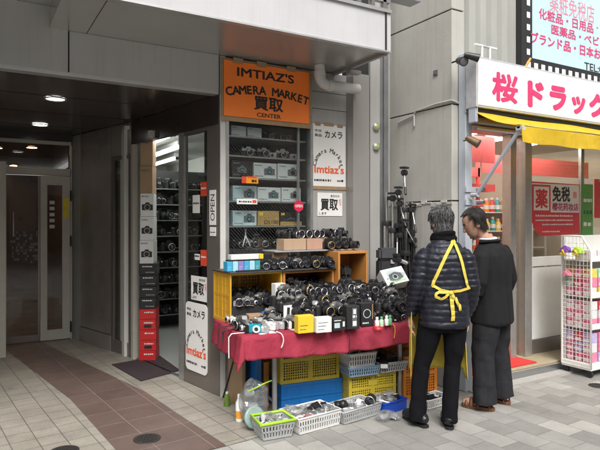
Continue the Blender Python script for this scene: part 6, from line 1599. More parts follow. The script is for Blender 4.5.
# ------------------------------------------------------------------ inside the camera shop
x, y = 1.80, 6.44
dS = math.atan2(SW.x.y, SW.x.x)
z = 0.006
stack = [('red', mat('red_carton', (0.55, 0.02, 0.02), 0.45, 0, 0.05, 20), 0.118, 5), ('black', M_KBOX, 0.128, 4), ('white', M_WBOX, 0.265, 3), ('brown', M_CARD, 0.31, 3)]
for cn, m, h, n in stack:
    for k in range(n):
        if cn == 'red': dc = lambda mb, F, w, h_: (F.dashes(mb, w * .3, w * .85, h_ * .62, h_ * .14, M_PAPER, random.Random(k), 0.0012), F.panel(mb, w * .3, w * .75, h_ * .2, h_ * .5, M_KBOX, 0.0006, 0.0004) if k % 2 else None)
        elif cn == 'black': dc = lambda mb, F, w, h_: (F.dashes(mb, w * .2, w * .8, h_ * .7, h_ * .12, M_PAPER, random.Random(k + 9), 0.0012), F.dashes(mb, w * .4, w * .9, h_ * .2, h_ * .08, M_STEEL, random.Random(k + 19), 0.0012))
        elif cn == 'white': dc = lambda mb, F, w, h_: (pic_camera(mb, F, w * .52, h_ * .42, w * .8, M_BLACK, M_KBOX), F.dashes(mb, w * .1, w * .6, h_ * .85, h_ * .05, M_PRG, random.Random(k), 0.0012))
        else: dc = lambda mb, F, w, h_: F.text(mb, ['BODY', 'LENS', 'ZOOM'][0], w * .12, w * .3, h_ * .1, h_ * .9, M_PRG, 0.01, 0.0012, rot=1) if False else F.dashes(mb, w * .12, w * .8, h_ * .8, h_ * .06, M_PRG, random.Random(k + 3), 0.0012)
        ww = 0.185 if cn in ('red', 'black') else (0.15 if cn == 'white' else 0.14)
        carton('stock_carton', cn + ' carton, ' + ORD[k] + ' of its colour from below in the doorway stack', (x - 0.02 - (0.185 - ww) * .3, y, z), ww, 0.26, h - 0.003, m, -0.42 + 0.03 * ((k * 7) % 3 - 1), group='cartons stacked inside the shop doorway', deco=dc)
        z += h
def shelf_unit(label, x0, x1, y0, d, levels, m, ztop, back=None):
    t = thing('shelf_unit', label, 'shelf', ((x0 + x1) / 2, y0, 0.006))
    for xx in (x0, (x0 + x1) / 2, x1 - 0.03):
        mb = MB(); mb.bx(xx, xx + 0.025, y0, y0 + 0.03, 0.006, ztop, m); mb.build('upright', t)
    for zz in levels:
        mb = MB(); mb.bx(x0 + 0.026, x1 - 0.031, y0 + 0.032, y0 + d, zz - 0.015, zz, m); mb.build('shelf_plank', t)
    mb = MB(); mb.bx(x0, x1, y0 + d + 0.002, y0 + d + 0.012, 0.006, ztop, back or M_DBOARD); mb.build('back_sheet', t)
lv = [0.22, 0.45, 0.68, 0.91, 1.14, 1.37, 1.60, 1.83, 2.06]
shelf_unit('tall steel framed shelf crowded with black cameras inside the camera shop', 2.02, 3.30, 8.0, 0.4, lv, M_STEEL, 2.35)
for j, zz in enumerate(lv):
    for i in range(9):
        put(rg.choice(['dslr', 'dslr_zoom', 'film_black', 'dslr', 'part_black', 'dslr_silver']), (2.12 + 0.135 * i + rg.uniform(-.02, .02), 8.12 + rg.uniform(0, .08), zz + 0.001), rg.uniform(-.8, .8), '%s from left, shelf %s inside the shop' % (ORD[i], ['one', 'two', 'three', 'four', 'five', 'six', 'seven', 'eight', 'nine'][j]), 'cameras on the shelf inside the shop', (0, 0), rg.uniform(1.2, 1.55))
# hanging bags seen behind the door glass
slab('display_cabinet', 'dark cabinet standing behind the side door glass', 'cabinet', 2.25, 3.2, 5.6, 6.0, 0.006, 1.9, M_DBOARD)
# ------------------------------------------------------------------ drugstore goods
shelf_unit('drugstore shelf of bottles behind the door opening', 4.7, 7.6, 5.7, 0.35, [0.45, 0.8, 1.12, 1.44, 1.72], M_WHITE, 1.9, M_BEIGE)
cols = [('orange', (0.7, 0.25, 0.03)), ('teal', (0.03, 0.3, 0.32)), ('white', (0.7, 0.7, 0.68)), ('green', (0.08, 0.35, 0.08)), ('red', (0.55, 0.04, 0.04)), ('yellow', (0.7, 0.5, 0.05)), ('blue', (0.05, 0.15, 0.45)), ('brown', (0.2, 0.1, 0.05))]
PB = {}
def bottle_proto(cn, c):
    t = thing('product_bottle', 'x', 'bottle'); m = mat('product_' + cn, c, 0.35)
    mb = MB(); mb.lathe([(0.036, 0), (0.038, 0.008), (0.038, 0.13), (0.02, 0.165), (0.016, 0.175)], m, None, 12); mb.build('bottle_body', t, local=True)
    mb = MB(); mb.lathe([(0.02, 0.174), (0.02, 0.205)], M_WHITE if cn != 'white' else MATS['product_teal'], None, 10); mb.build('cap', t, local=True)
    mb = MB(); mb.lathe([(0.0386, 0.04), (0.0386, 0.10)], M_PAPER if cn != 'white' else M_ORINK, None, 12, False, False); mb.build('label', t, local=True)
    return t
shelf_unit('second drugstore shelf of bottles far behind the window posters', 7.7, 8.9, 6.4, 0.35, [0.45, 0.8, 1.12, 1.44, 1.72], M_WHITE, 1.9, M_BEIGE)
qb = random.Random(4)
for j, zz in enumerate([0.45, 0.8, 1.12, 1.44, 1.72]):
    for i in range(22):
        cn, cc = cols[qb.randrange(8)]
        if cn not in PB: PB[cn] = bottle_proto(cn, cc); o = PB[cn]
        else: o = copy_tree(PB[cn])
        o.location = (4.78 + 0.125 * i, 5.80 + qb.uniform(-.02, .02), zz + 0.001); o.rotation_euler = (0, 0, qb.uniform(0, 3)); o.scale = (1.2, 1.2, qb.uniform(.85, 1.1))
        tag(o, '%s bottle, %s from left on shelf %s of the drugstore' % (cn, ORD[i], ['one', 'two', 'three', 'four', 'five'][j]), None, 'bottles on the drugstore shelf')
# white wire rack
RX0, RX1, RY0, RY1, RZ0, RZ1 = 5.385, 6.35, 3.37, 3.69, 0.10, 1.435
M_RACK = mat('white_rack', (0.74, 0.74, 0.70), 0.4, 0, 0.04, 12)
rk = thing('wire_rack', 'white wire display rack on casters in front of the drugstore window', 'display rack', ((RX0 + RX1) / 2, (RY0 + RY1) / 2, 0))
def side_grid(x, nm):
    cut = 0.10
    mb = MB(); P = [(x, RY1, RZ0), (x, RY1, RZ1), (x, RY0 + cut, RZ1), (x, RY0, RZ1 - cut * 1.5), (x, RY0, RZ0)]
    mb.tube(P + [P[0]], 0.011, M_RACK, 8); mb.build(nm + '_frame', rk)
    mb = MB()
    n = 8
    for k in range(1, n):
        y = RY0 + (RY1 - RY0) * k / n; mb.tube([(x, y, RZ0), (x, y, RZ1 - (cut * 1.5 * max(0, 1 - (y - RY0) / cut)))], 0.0026, M_RACK, 6)
    k = 0
    while RZ0 + 0.045 * k < RZ1 - 0.03:
        z = RZ0 + 0.045 * k; mb.tube([(x, RY0 + max(0, (z - (RZ1 - cut * 1.5)) / 1.5), z), (x, RY1, z)], 0.0026, M_RACK, 6); k += 1
    mb.build(nm + '_grid', rk)
side_grid(RX0, 'side'); side_grid(RX1, 'side')
mb = MB(); mb.bx(RX0 - 0.006, RX1 + 0.006, RY0 - 0.006, RY1 + 0.006, 0.075, 0.145, M_RACK); mb.build('base_plinth', rk, bevel=0.006)
mb = MB(); mb.bx(RX0 + 0.012, RX1 - 0.012, RY1 - 0.012, RY1 - 0.004, 0.15, RZ1, M_RACK); mb.build('back_panel', rk)
for z in (0.50, 0.82, 1.19):
    mb = MB(); mb.bx(RX0 + 0.012, RX1 - 0.012, RY0 + 0.01, RY1 - 0.014, z - 0.012, z, M_RACK); mb.bx(RX0 + 0.012, RX1 - 0.012, RY0 + 0.0, RY0 + 0.009, z - 0.012, z + 0.045, M_RACK); mb.build('rack_shelf', rk)
for x in (RX0 + 0.03, RX1 - 0.03):
    for y in (RY0 + 0.03, RY1 - 0.03):
        mb = MB(); mb.tube([(x - 0.012, y, 0.033), (x + 0.012, y, 0.033)], 0.032, M_BLACK, 16); mb.bx(x - 0.02, x + 0.02, y - 0.02, y + 0.02, 0.06, 0.076, M_BLACK); mb.build('caster', rk)
g = 'packets on the white rack'
M_PK = mat('pink_packet', (0.70, 0.22, 0.33), 0.4, 0, 0.2, 30); M_LI = mat('lilac_packet', (0.45, 0.38, 0.62), 0.4, 0, 0.2, 30); M_WP = mat('white_packet', (0.68, 0.66, 0.66), 0.4, 0, 0.15, 40)
def d_pk(mb, F, w, h): F.panel(mb, w * .1, w * .9, h * .12, h * .45, M_PAPER, 0.0006, 0.0004); F.dashes(mb, w * .2, w * .8, h * .6, h * .15, M_PINK, random.Random(2), 0.0012)
PKC = [('pink', M_PK), ('white', M_WP), ('lilac', M_LI), ('red', mat('red_packet', (0.58, 0.06, 0.08), 0.4, 0, 0.2, 30)), ('mint', mat('mint_packet', (0.35, 0.62, 0.50), 0.4, 0, 0.2, 30)), ('yellow', mat('yellow_packet', (0.68, 0.52, 0.10), 0.4, 0, 0.2, 30))]
PKW = [(2, 3, 2, 1, 0, 0), (0, 1, 0, 3, 0, 1), (1, 0, 3, 1, 4, 5)]
for j, z in enumerate((0.147, 0.502, 0.822)):
    for lay in range(3):
        for i in range(6):
            for r in range(3 if i == 0 else 1):
                cn, m = PKC[PKW[j][rg.randrange(6)]]
                h = (0.098, 0.088, 0.092)[j]
                carton('packet', '%s packet, column %s from pillar, row %s, layer %s, rack level %s' % (cn, ['one', 'two', 'three', 'four', 'five', 'six'][i], ['one', 'two', 'three'][r], ['one', 'two', 'three'][lay], ['one', 'two', 'three'][j]), (RX0 + 0.085 + 0.145 * i, RY0 + 0.065 + 0.092 * r, z + lay * (h + 0.001)), (0.085 if i == 0 else 0.125) * rg.uniform(.88, 1.0), 0.085 if i else 0.12, h, m, (R(-90) if i == 0 else 0) + rg.uniform(-.08, .08), group=g, deco=d_pk)
for i, (y, z, ca, cb) in enumerate(((3.62, 1.26, (0.16, 0.05, 0.30), 'purple and yellow'), (3.48, 1.26, (0.35, 0.55, 0.05), 'lime green and yellow'))):
    t = thing('hanging_pouch', cb + ' round net pouch hanging on the rack side', 'pouch', (RX0 - 0.045, y, z), 0, 'pouches hanging on the rack side')
    m = mat('pouch_%d' % i, ca, 0.5, 0, 0.5, 35)
    mb = MB(); crumple(mb, (0, 0, 0), (0.042, 0.062, 0.07), m, i + 2, 0.18); 
    V = mb.v; mb.v = V
    mb.build('pouch_body', t, local=True)
    mb = MB(); mb.tube([(-0.03, 0, 0.02), (-0.044, 0.03, -0.01), (-0.04, -0.03, -0.03), (-0.044, 0.01, 0.03)], 0.012, M_YBOX, 8); mb.build('ribbon', t, local=True)
    mb = MB(); mb.tube([(0, 0, 0.06), (0.01, 0, 0.10), (0.035, 0, 0.11)], 0.004, M_RACK, 6); mb.build('hook', t, local=True)
t = thing('hanging_pouch', 'red and white rosette hanging on the rack side below the pouches', 'pouch', (RX0 - 0.035, 3.61, 1.02), 0)
mb = MB(); crumple(mb, (0, 0, 0), (0.03, 0.05, 0.06), M_PK, 9, 0.3); mb.build('rosette_body', t, local=True)
mb = MB(); crumple(mb, (-0.005, 0, -0.065), (0.028, 0.04, 0.035), mat('product_red', (0.55, 0.04, 0.04), 0.35), 11, 0.3); mb.build('lower_rosette', t, local=True)
for i in range(3):
    z = 0.0
    carton('packet', 'patterned white packet, ' + ORD[i] + ' from the pillar on the top rack shelf', (RX0 + 0.1 + .2 * i, RY0 + 0.12, 1.192), 0.16, 0.12, 0.10, M_WP, R(-90) if i == 0 else 0, group=g, deco=d_pk)
# ------------------------------------------------------------------ people
M_SKIN = mat('skin', (0.42, 0.235, 0.16), 0.5, 0, 0.08, 25, bump=0.08, bscale=300)
def fused(mb, voxel, smooth=3, disp=None):
    """one continuous surface out of the collected closed shapes"""
    o = bpy.data.objects.new('shape', mb.mesh('shape')); C.objects.link(o)
    r = o.modifiers.new('r', 'REMESH'); r.mode = 'VOXEL'; r.voxel_size = voxel
    s = o.modifiers.new('s', 'SMOOTH'); s.iterations = smooth; s.factor = 0.5
    dg = bpy.context.evaluated_depsgraph_get()
    me = bpy.data.meshes.new_from_object(o.evaluated_get(dg))
    if disp:
        N = [v.normal.copy() for v in me.vertices]
        for v, n in zip(me.vertices, N): v.co += n * disp(v.co, n)
    V = [v.co.copy() for v in me.vertices]; F = [list(p.vertices) for p in me.polygons]
    bpy.data.objects.remove(o); bpy.data.meshes.remove(me)
    return V, F
def finish(VF, m, M, name, parent):
    mb = MB(); mb.add(VF[0], VF[1], m, True, M); return mb.build(name, parent)
HEADR = [(.0, .052, .026, .024), (.018, .048, .042, .042), (.045, .032, .056, .066), (.08, .016, .066, .084), (.115, .006, .072, .094), (.15, .0, .0745, .097), (.18, -.003, .070, .090), (.205, -.005, .055, .070), (.225, -.006, .030, .038)]
def head_shape(mb, M):
    mb.loft([((0, y, z), rx, ry) for z, y, rx, ry in HEADR], M_SKIN, 24, M, ex=2.1)
    mb.tube([(0, -.02, -.12), (0, -.012, 0.0), (0, 0.0, .07)], [.056, .050, .052], M_SKIN, 16, M)
    mb.tube([(0, .088, .125), (0, .102, .105), (0, .112, .083), (0, .100, .076)], [.010, .012, .0155, .011], M_SKIN, 10, M)
    mb.ball((0, .090, .047), (.024, .012, .006), M_SKIN, M, 12, 8); mb.ball((0, .086, .037), (.021, .012, .006), M_SKIN, M, 12, 8)
    mb.ball((0, .080, .010), (.02, .018, .014), M_SKIN, M, 12, 8)
    for s in (-1, 1):
        mb.ball((s * .074, -.008, .092), (.010, .020, .033), M_SKIN, M, 12, 8)
        mb.ball((s * .030, .080, .130), (.024, .010, .007), M_SKIN, M, 12, 8)
def hand_shape(mb, M, side):
    """wrist at the origin, fingers towards -z, back of the hand towards -y (behind), thumb forward"""
    mb.tube([(0, 0, .05), (0, 0, 0.0), (0, .004, -.045), (0, .008, -.088)], [.026, .024, .034, .032], M_SKIN, 12, M @ Matrix.Scale(0.62, 4, (1, 0, 0)))
    for k, (y, L) in enumerate(((.030, .070), (.011, .080), (-.009, .074), (-.028, .058))):
        c = -side * 1
        p = [(0, y + .006, -.080), (c * .004, y + .008, -.080 - L * .45), (c * .016, y + .012, -.080 - L * .78), (c * .030, y + .014, -.080 - L)]
        mb.tube(p, [.0095, .0088, .008, .0065], M_SKIN, 8, M)
    mb.tube([(0, .026, -.02), (-side * .010, .046, -.05), (-side * .014, .054, -.075), (-side * .016, .054, -.10)], [.014, .012, .0105, .008], M_SKIN, 8, M)
def hair_shell(thick, line, seed, bald=False):
    mb = MB(); nt, nz_ = 72, 36
    P = {}
    rr = [(.0,) + HEADR[0][1:]] + list(HEADR)
    def ring(z):
        for a, b in zip(HEADR, HEADR[1:]):
            if a[0] <= z <= b[0]:
                t = (z - a[0]) / (b[0] - a[0]); return [a[i] + (b[i] - a[i]) * t for i in (1, 2, 3)]
        return list(HEADR[-1][1:])
    zs = [-0.035 + (0.240 + 0.035) * j / nz_ for j in range(nz_ + 1)]
    V = []; F = []; keep = []
    for j, z in enumerate(zs):
        zz = min(max(z, .085), .2249)
        cy, rx, ry = ring(zz)
        if z < .085: q_ = (.085 - z) / .12; ry *= 1 - .22 * q_; rx *= 1 - .28 * q_; cy -= .004 * q_
        if z > .2249: f = max(0.02, 1 - (z - .2249) / .016); rx *= f; ry *= f
        for i in range(nt):
            t = 2 * PI * i / nt
            n = noise.noise(Vector((math.cos(t) * 5, math.sin(t) * 5, z * 14 + seed))) * .008 + noise.noise(Vector((math.cos(t) * 16, math.sin(t) * 16, z * 18 + seed))) * .005
            k = thick + n
            x, y = (rx + k) * math.cos(t), cy + (ry + k) * math.sin(t)
            V.append((x, y, z + (0.006 if z > .2 else 0)))
            fy = math.sin(t)
            keep.append(z >= line(fy, math.cos(t)))
    for j in range(nz_):
        for i in range(nt):
            a, b = j * nt + i, j * nt + (i + 1) % nt
            if keep[a] and keep[b]: F.append((a, b, b + nt, a + nt))
    top = len(V); V.append((0, -.006, .248)); F += [(nz_ * nt + i, nz_ * nt + (i + 1) % nt, top) for i in range(nt)]
    return V, F
def shoe(M, m, msole, sandal=False):
    mb = MB()
    if not sandal:
        mb.tube([(0, -.118, .052), (0, -.09, .060), (0, -.04, .064), (0, .03, .055), (0, .09, .043), (0, .135, .034), (0, .155, .030)], [.026, .044, .049, .046, .046, .036, .016], m, 16, M)
        mb.tube([(0, -.055, .05), (0, -.05, .14)], [.045, .044], m, 16, M)
        pr = lambda s: [(-.038 * s, -.05), (-.034 * s, -.115), (-.015 * s, -.135), (.015 * s, -.135), (.034 * s, -.115), (.038 * s, -.05), (.036 * s, 0), (.048 * s, .07), (.040 * s, .13), (.015 * s, .165), (-.015 * s, .165), (-.040 * s, .13), (-.048 * s, .07), (-.036 * s, 0)]
        mb.prism([(x_ * .94, y_ * .97) for x_, y_ in pr(1.0)], 0.002, 0.016, msole, M)
    else:
        pr = [(-.036, -.05), (-.032, -.11), (-.012, -.13), (.012, -.13), (.032, -.11), (.036, -.05), (.036, 0), (.046, .07), (.038, .12), (.015, .145), (-.015, .145), (-.038, .12), (-.046, .07), (-.036, 0)]
        mb.prism(pr, 0.002, 0.026, msole, M)
        for y, w in ((-0.095, .010), (0.055, .022), (0.095, .016), (0.0, .014)):
            P = [(.044 * math.cos(PI * k / 10), y, .022 + (.062 if y < .08 else .045) * math.sin(PI * k / 10)) for k in range(11)]
            mb.tube(P, w * .8, m, 6, M, flat=0.5)
    return mb
def person_frame(x, y, fwd):
    f = Vector((fwd[0], fwd[1], 0)).normalized(); r = Vector((f.y, -f.x, 0))
    M = Matrix((r, f, Vector((0, 0, 1)))).transposed().to_4x4(); M.translation = Vector((x, y, 0))
    return M
def ribbon(mb, pts, nrm, w, m, off=0.006):
    V = []
    n = len(pts)
    for i in range(n):
        d = (pts[min(n - 1, i + 1)] - pts[max(0, i - 1)]).normalized(); s = d.cross(nrm[i]).normalized() * w / 2
        p = pts[i] + nrm[i] * off
        V += [p - s, p + s, p + s + nrm[i] * .002, p - s + nrm[i] * .002]
    F = []
    for i in range(n - 1):
        for k in range(4): F.append((i * 4 + k, i * 4 + (k + 1) % 4, (i + 1) * 4 + (k + 1) % 4, (i + 1) * 4 + k))
    mb.add(V, F, m, False)
def strands(mb, VF, m1, m2, n, seed, L=.032):
    q = random.Random(seed); V, F = VF
    bv = BVHTree.FromPolygons(V, F)
    crown = Vector((0.01, -.05, .235))
    fs = [f for f in F if len(f) == 4]
    for _ in range(n):
        f = q.choice(fs); a, b, c, d = [Vector(V[k]) for k in f]
        s, t = q.random(), q.random()
        p = a.lerp(b, s).lerp(d.lerp(c, s), t)
        nn = (p - Vector((0, 0, .09))).normalized()
        dr = (p - crown); dr -= nn * dr.dot(nn)
        if dr.length < 1e-4: continue
        dr = (dr.normalized() + Vector((q.uniform(-.35, .35), q.uniform(-.35, .35), q.uniform(-.3, .1)))).normalized()
        P = [p + nn * .0]; l = L * q.uniform(.6, 1.3)
        for k in range(1, 4):
            r_ = p + dr * (l * k / 3); h = bv.find_nearest(r_)
            P.append((h[0] if h[0] is not None else r_) + nn * (.0025 + .0035 * k * q.uniform(.3, 1.0)) + Vector((0, 0, -.001 * k * k)))
        mb.tube(P, [.0016, .0017, .0013, .0004], m1 if q.random() < .6 else m2, 3, HM_NOW[0], False)
HM_NOW = [None]
# ---- the man in the down jacket and yellow apron
PM = person_frame(3.175, 3.185, (0.55, 0.835))
p1 = thing('person', 'man in quilted navy down jacket with yellow apron ties, seen from behind at the table', 'person', PM.translation)
M_DOWN2 = mat('navy_nylon', (0.012, 0.013, 0.021), 0.42, 0, 0.25, 14, bump=0.25, bscale=90, spec=0.33)
M_TROU1 = mat('black_trousers', (0.006, 0.006, 0.0075), 0.9, 0, 0.25, 20, bump=0.3, bscale=260, spec=0.12)
HM = Matrix.Translation((0.0, 0.035, 1.475)) @ Matrix.Rotation(R(16), 4, 'Z') @ Matrix.Rotation(R(-14), 4, 'X')
LW, RW = Vector((-.250, .07, .84)), Vector((.190, .09, .835))
mb = MB()
head_shape(mb, HM)
mb.loft([((0, 0, .80), .15, .10), ((0, 0, .95), .15, .10), ((0, 0, 1.2), .16, .105), ((0, 0, 1.34), .13, .08), ((0, .0, 1.42), .055, .055)], M_SKIN, 20)
for s, W in ((-1, LW), (1, RW)):
    mb.tube([(s * .12, 0, 1.32), (s * .205, -.03, 1.08), tuple(W + Vector((0, -.01, .06))), tuple(W)], [.045, .036, .027, .024], M_SKIN, 12)
    hand_shape(mb, Matrix.Translation(W) @ Matrix.Rotation(R(-12), 4, 'X') @ Matrix.Rotation(R(20 * s), 4, 'Z'), s)
mb.tube([(-.08, 0, .85), (-.165, .03, .48), (-.205, .0, .06)], [.08, .05, .036], M_SKIN, 12); mb.tube([(.08, 0, .85), (.07, .03, .48), (.035, -.02, .06)], [.08, .05, .036], M_SKIN, 12)
for x, y, a in ((-.205, .045, 30), (.035, .03, -4)): mb.tube([Matrix.Translation((x, y, 0)) @ Matrix.Rotation(R(a), 4, 'Z') @ Vector(q) for q in ((0, -.07, .045), (0, 0, .04), (0, .09, .032))], [.022, .022, .018], M_SKIN, 10)
finish(fused(mb, 0.0045, 2), M_SKIN, PM, 'body', p1)
mb = MB()
mb.loft([((.0, .0, .775), .180, .140), ((0, 0, .80), .190, .148), ((.0, 0, .95), .188, .144), ((0, 0, 1.08), .186, .142), ((0, 0, 1.2), .192, .142), ((0, -.004, 1.30), .182, .132), ((0, -.005, 1.36), .158, .112), ((0, .0, 1.41), .118, .094), ((0, .008, 1.445), .085, .080), ((0, .014, 1.465), .075, .074)], M_DOWN2, 30)
mb.tube([(-.115, 0, 1.345), (-.162, -.012, 1.295), (-.205, -.035, 1.10), (-.232, 0.01, .96), tuple(LW + Vector((0, -.005, .02)))], [.066, .074, .066, .058, .046], M_DOWN2, 16)
mb.tube([(.115, 0, 1.345), (.168, -.01, 1.295), (.205, -.03, 1.10), (.210, 0.03, .97), tuple(RW + Vector((0, -.005, .02)))], [.066, .074, .066, .058, .046], M_DOWN2, 16)
def quilt(c, n):
    pz = 0.046
    w = abs(math.sin(PI * (c.z + 0.012 * noise.noise(c * 5)) / pz))
    return 0.010 * (w ** 0.45) - 0.006 + 0.004 * noise.noise(c * 38) + 0.006 * noise.noise(c * 11)
jv = fused(mb, 0.0075, 2, quilt)
finish(jv, M_DOWN2, PM, 'down_jacket', p1)
JB = BVHTree.FromPolygons([PM @ Vector(v) for v in jv[0]], jv[1])
mb = MB()
mb.loft([((0, 0, .98), .15, .11), ((0, 0, .9), .168, .125), ((-.005, 0, .80), .174, .13), ((-.012, 0, .74), .15, .10)], M_TROU1, 26)
mb.tube([(-.09, 0, .84), (-.125, .012, .66), (-.165, .03, .47), (-.19, .01, .28), (-.205, -.012, .038)], [.098, .086, .068, .062, .068], M_TROU1, 18)
mb.tube([(.085, 0, .84), (.085, .012, .66), (.072, .03, .47), (.055, .0, .28), (.037, -.03, .038)], [.098, .086, .068, .062, .068], M_TROU1, 18)
def crease(a):
    return lambda c, n: a * noise.noise(Vector((c.x * 15, c.y * 15, c.z * 3.5))) + a * .6 * noise.noise(Vector((c.x * 8 + 3, c.y * 8, c.z * 13 + c.x * 9))) * (1.3 if (c.z < .22 or .42 < c.z < .6) else .4)
def wrinkle(a):
    return lambda c, n: a * noise.noise(Vector((c.x * 9, c.y * 9, c.z * 16))) + a * .7 * (1 - abs(noise.noise(Vector((c.x * 5 + 7, c.y * 6, c.z * 22 + c.x * 12))))) * (1 if (c.z < .3 or .42 < c.z < .62) else .35) - a * .4
finish(fused(mb, 0.009, 3, crease(0.008)), M_TROU1, PM, 'trousers', p1)
M_SHOE = mat('black_shoe_leather', (0.012, 0.012, 0.012), 0.35, 0, 0.2, 30, bump=0.1, bscale=200)
for x, y, a in ((-.205, .045, 30), (.035, .03, -4)):
    sm = shoe(PM @ Matrix.Translation((x, y, 0.002)) @ Matrix.Rotation(R(a), 4, 'Z'), M_SHOE, M_RUBBER); sm.build('shoe', p1)
# hair
M_HAIRG = mat('greying_hair', (0.05, 0.048, 0.05), 0.55, 0, 0.9, 130, bump=0.7, bscale=260)
hv = hair_shell(.013, lambda fy, cx: (.18 if fy > .45 else (.13 if fy > .1 else (.06 if fy > -.3 else .005))), 3)
HM_NOW[0] = PM @ HM; mb = MB(); mb.add(hv[0], hv[1], M_HAIRG, True, PM @ HM); strands(mb, hv, mat('dark_hair', (0.02, 0.019, 0.019), 0.5), mat('grey_hair', (0.16, 0.155, 0.155), 0.5), 3400, 5); o = mb.build('hair', p1)
# scarf
mb = MB()
for k, (z, r1, rt) in enumerate(((1.458, .080, .026), (1.490, .073, .025), (1.442, .088, .018))):
    P = [(r1 * 1.0 * math.cos(2 * PI * i / 24), .018 + r1 * .98 * math.sin(2 * PI * i / 24), z + .012 * math.sin(2 * PI * i / 24 + k * 2)) for i in range(25)]
    mb.tube(P, rt, M_BAGF, 10)
finish(fused(mb, 0.007, 2, wrinkle(0.010)), mat('black_scarf', (0.006, 0.006, 0.0065), 0.95, 0, 0.3, 40, bump=0.5, bscale=300, spec=0.1), PM, 'scarf', p1)
# apron: bib skirt in front, crossing ties and a bow behind
M_APR = mat('yellow_apron', (0.66, 0.50, 0.07), 0.75, 0, 0.06, 14, bump=0.25, bscale=400)
mb = MB(); V = []; F = []; na, nz2 = 40, 16
for i in range(na + 1):
    th = R(-8 + 196 * i / na)
    for j in range(nz2 + 1):
        t = j / nz2; z = .93 - .52 * t
        fl = 0.014 * math.sin(th * 7 + t * 2) * t
        sw_ = 1 + .05 * t
        V.append((-.045 + (.208 * sw_ + fl) * math.cos(th), .02 + (.185 * sw_ + fl) * math.sin(th), z + .015 * math.sin(th * 3) * t - (.05 * t if abs(th - PI / 2) > 1.4 else 0)))
for i in range(na):
    for j in range(nz2): k = i * (nz2 + 1) + j; F.append((k, k + 1, k + nz2 + 2, k + nz2 + 1))
mb.add(V, F, M_APR, True, PM); o = mb.build('apron', p1); so = o.modifiers.new('thickness', 'SOLIDIFY'); so.thickness = 0.0025
def onback(u, v):
    r = ray(u, v).normalized(); h = JB.ray_cast(CP, r)
    return (h[0], h[1]) if h[0] is not None else None
def strap(uv, w, name, n=14, off=.005):
    P = []; N = []
    for (u0, v0), (u1, v1) in zip(uv, uv[1:]):
        for k in range(n):
            t = k / n; h = onback(u0 + (u1 - u0) * t, v0 + (v1 - v0) * t)
            if h: P.append(h[0]); N.append(h[1])
    h = onback(*uv[-1])
    if h: P.append(h[0]); N.append(h[1])
    # even out the quilting under the tie
    for _ in range(3):
        N = [(N[max(0, i - 1)] + N[i] + N[min(len(N) - 1, i + 1)]).normalized() for i in range(len(N))]
        P = [P[0]] + [(P[i - 1] + P[i] * 2 + P[i + 1]) / 4 for i in range(1, len(P) - 1)] + [P[-1]]
    mb = MB(); ribbon(mb, P, N, w, M_APR, off); return mb.build(name, p1)
S = lambda x, y: (400 + x / 3.755, 200 + y / 3.755)
strap([S(204, 153), S(192, 170), S(165, 225), S(130, 300), S(122, 325)], 0.024, 'apron_tie')
strap([S(190, 153), S(206, 170), S(228, 225), S(245, 300), S(252, 330)], 0.024, 'apron_tie', off=.009)
strap([S(122, 322), S(155, 338), S(190, 343), S(225, 340), S(262, 328)], 0.020, 'apron_tie', off=.008)
def bow(uv, w, dz=0.012):
    P = []; N = []
    m = len(uv)
    for i, q in enumerate(uv):
        h = onback(*S(*q))
        if h: P.append(h[0] + h[1] * (dz * (.4 + math.sin(PI * i / max(1, m - 1))))); N.append(h[1])
    mb = MB(); ribbon(mb, P, N, w, M_APR, .006); return mb
def smooth_path(pts, n=6):
    out = []
    for i in range(len(pts) - 1):
        for k in range(n):
            t = k / n; p0 = pts[max(0, i - 1)]; p1_, p2 = pts[i], pts[i + 1]; p3 = pts[min(len(pts) - 1, i + 2)]
            out.append(tuple(0.5 * (2 * p1_[j] + (p2[j] - p0[j]) * t + (2 * p0[j] - 5 * p1_[j] + 4 * p2[j] - p3[j]) * t * t + (3 * p1_[j] - p0[j] - 3 * p2[j] + p3[j]) * t ** 3) for j in (0, 1)))
    return out + [pts[-1]]
bow(smooth_path([(190, 346), (165, 350), (142, 352), (140, 360), (160, 363), (188, 349)]), 0.020, .02).build('bow_loop', p1)
bow(smooth_path([(190, 346), (205, 372), (218, 395), (224, 412)]), 0.021).build('bow_tail', p1)
bow(smooth_path([(192, 346), (194, 380), (196, 415), (197, 452)]), 0.028, .008).build('bow_tail', p1)
h = onback(*S(190, 346)); mb = MB(); mb.ball(h[0] + h[1] * .016, (.018, .018, .016), M_APR); mb.build('bow_knot', p1)
# ---- the man in the dark suit
QM = person_frame(3.87, 3.31, (-0.22, 0.97))
p2 = thing('person', 'man in black suit jacket and brown sandals looking down at the table, in profile', 'person', QM.translation)
M_SUIT = mat('black_suit', (0.0135, 0.0135, 0.0145), 0.85, 0, 0.2, 20, bump=0.25, bscale=400, spec=0.18)
M_TROU2 = mat('charcoal_trousers', (0.023, 0.023, 0.026), 0.9, 0, 0.2, 20, bump=0.3, bscale=300, spec=0.15)
HM = Matrix.Translation((-.045, .085, 1.475)) @ Matrix.Rotation(R(36), 4, 'Z') @ Matrix.Rotation(R(-26), 4, 'X')
LW, RW = Vector((-.16, .33, 1.12)), Vector((.10, .34, 1.08))
mb = MB()
head_shape(mb, HM)
mb.tube([(-.0, .0, 1.36), (-.03, .05, 1.46)], [.06, .058], M_SKIN, 14)
mb.loft([((0, 0, .80), .15, .10), ((0, 0, .95), .15, .10), ((0, 0, 1.2), .16, .105), ((0, 0, 1.34), .13, .08), ((0, .02, 1.42), .06, .06)], M_SKIN, 20)
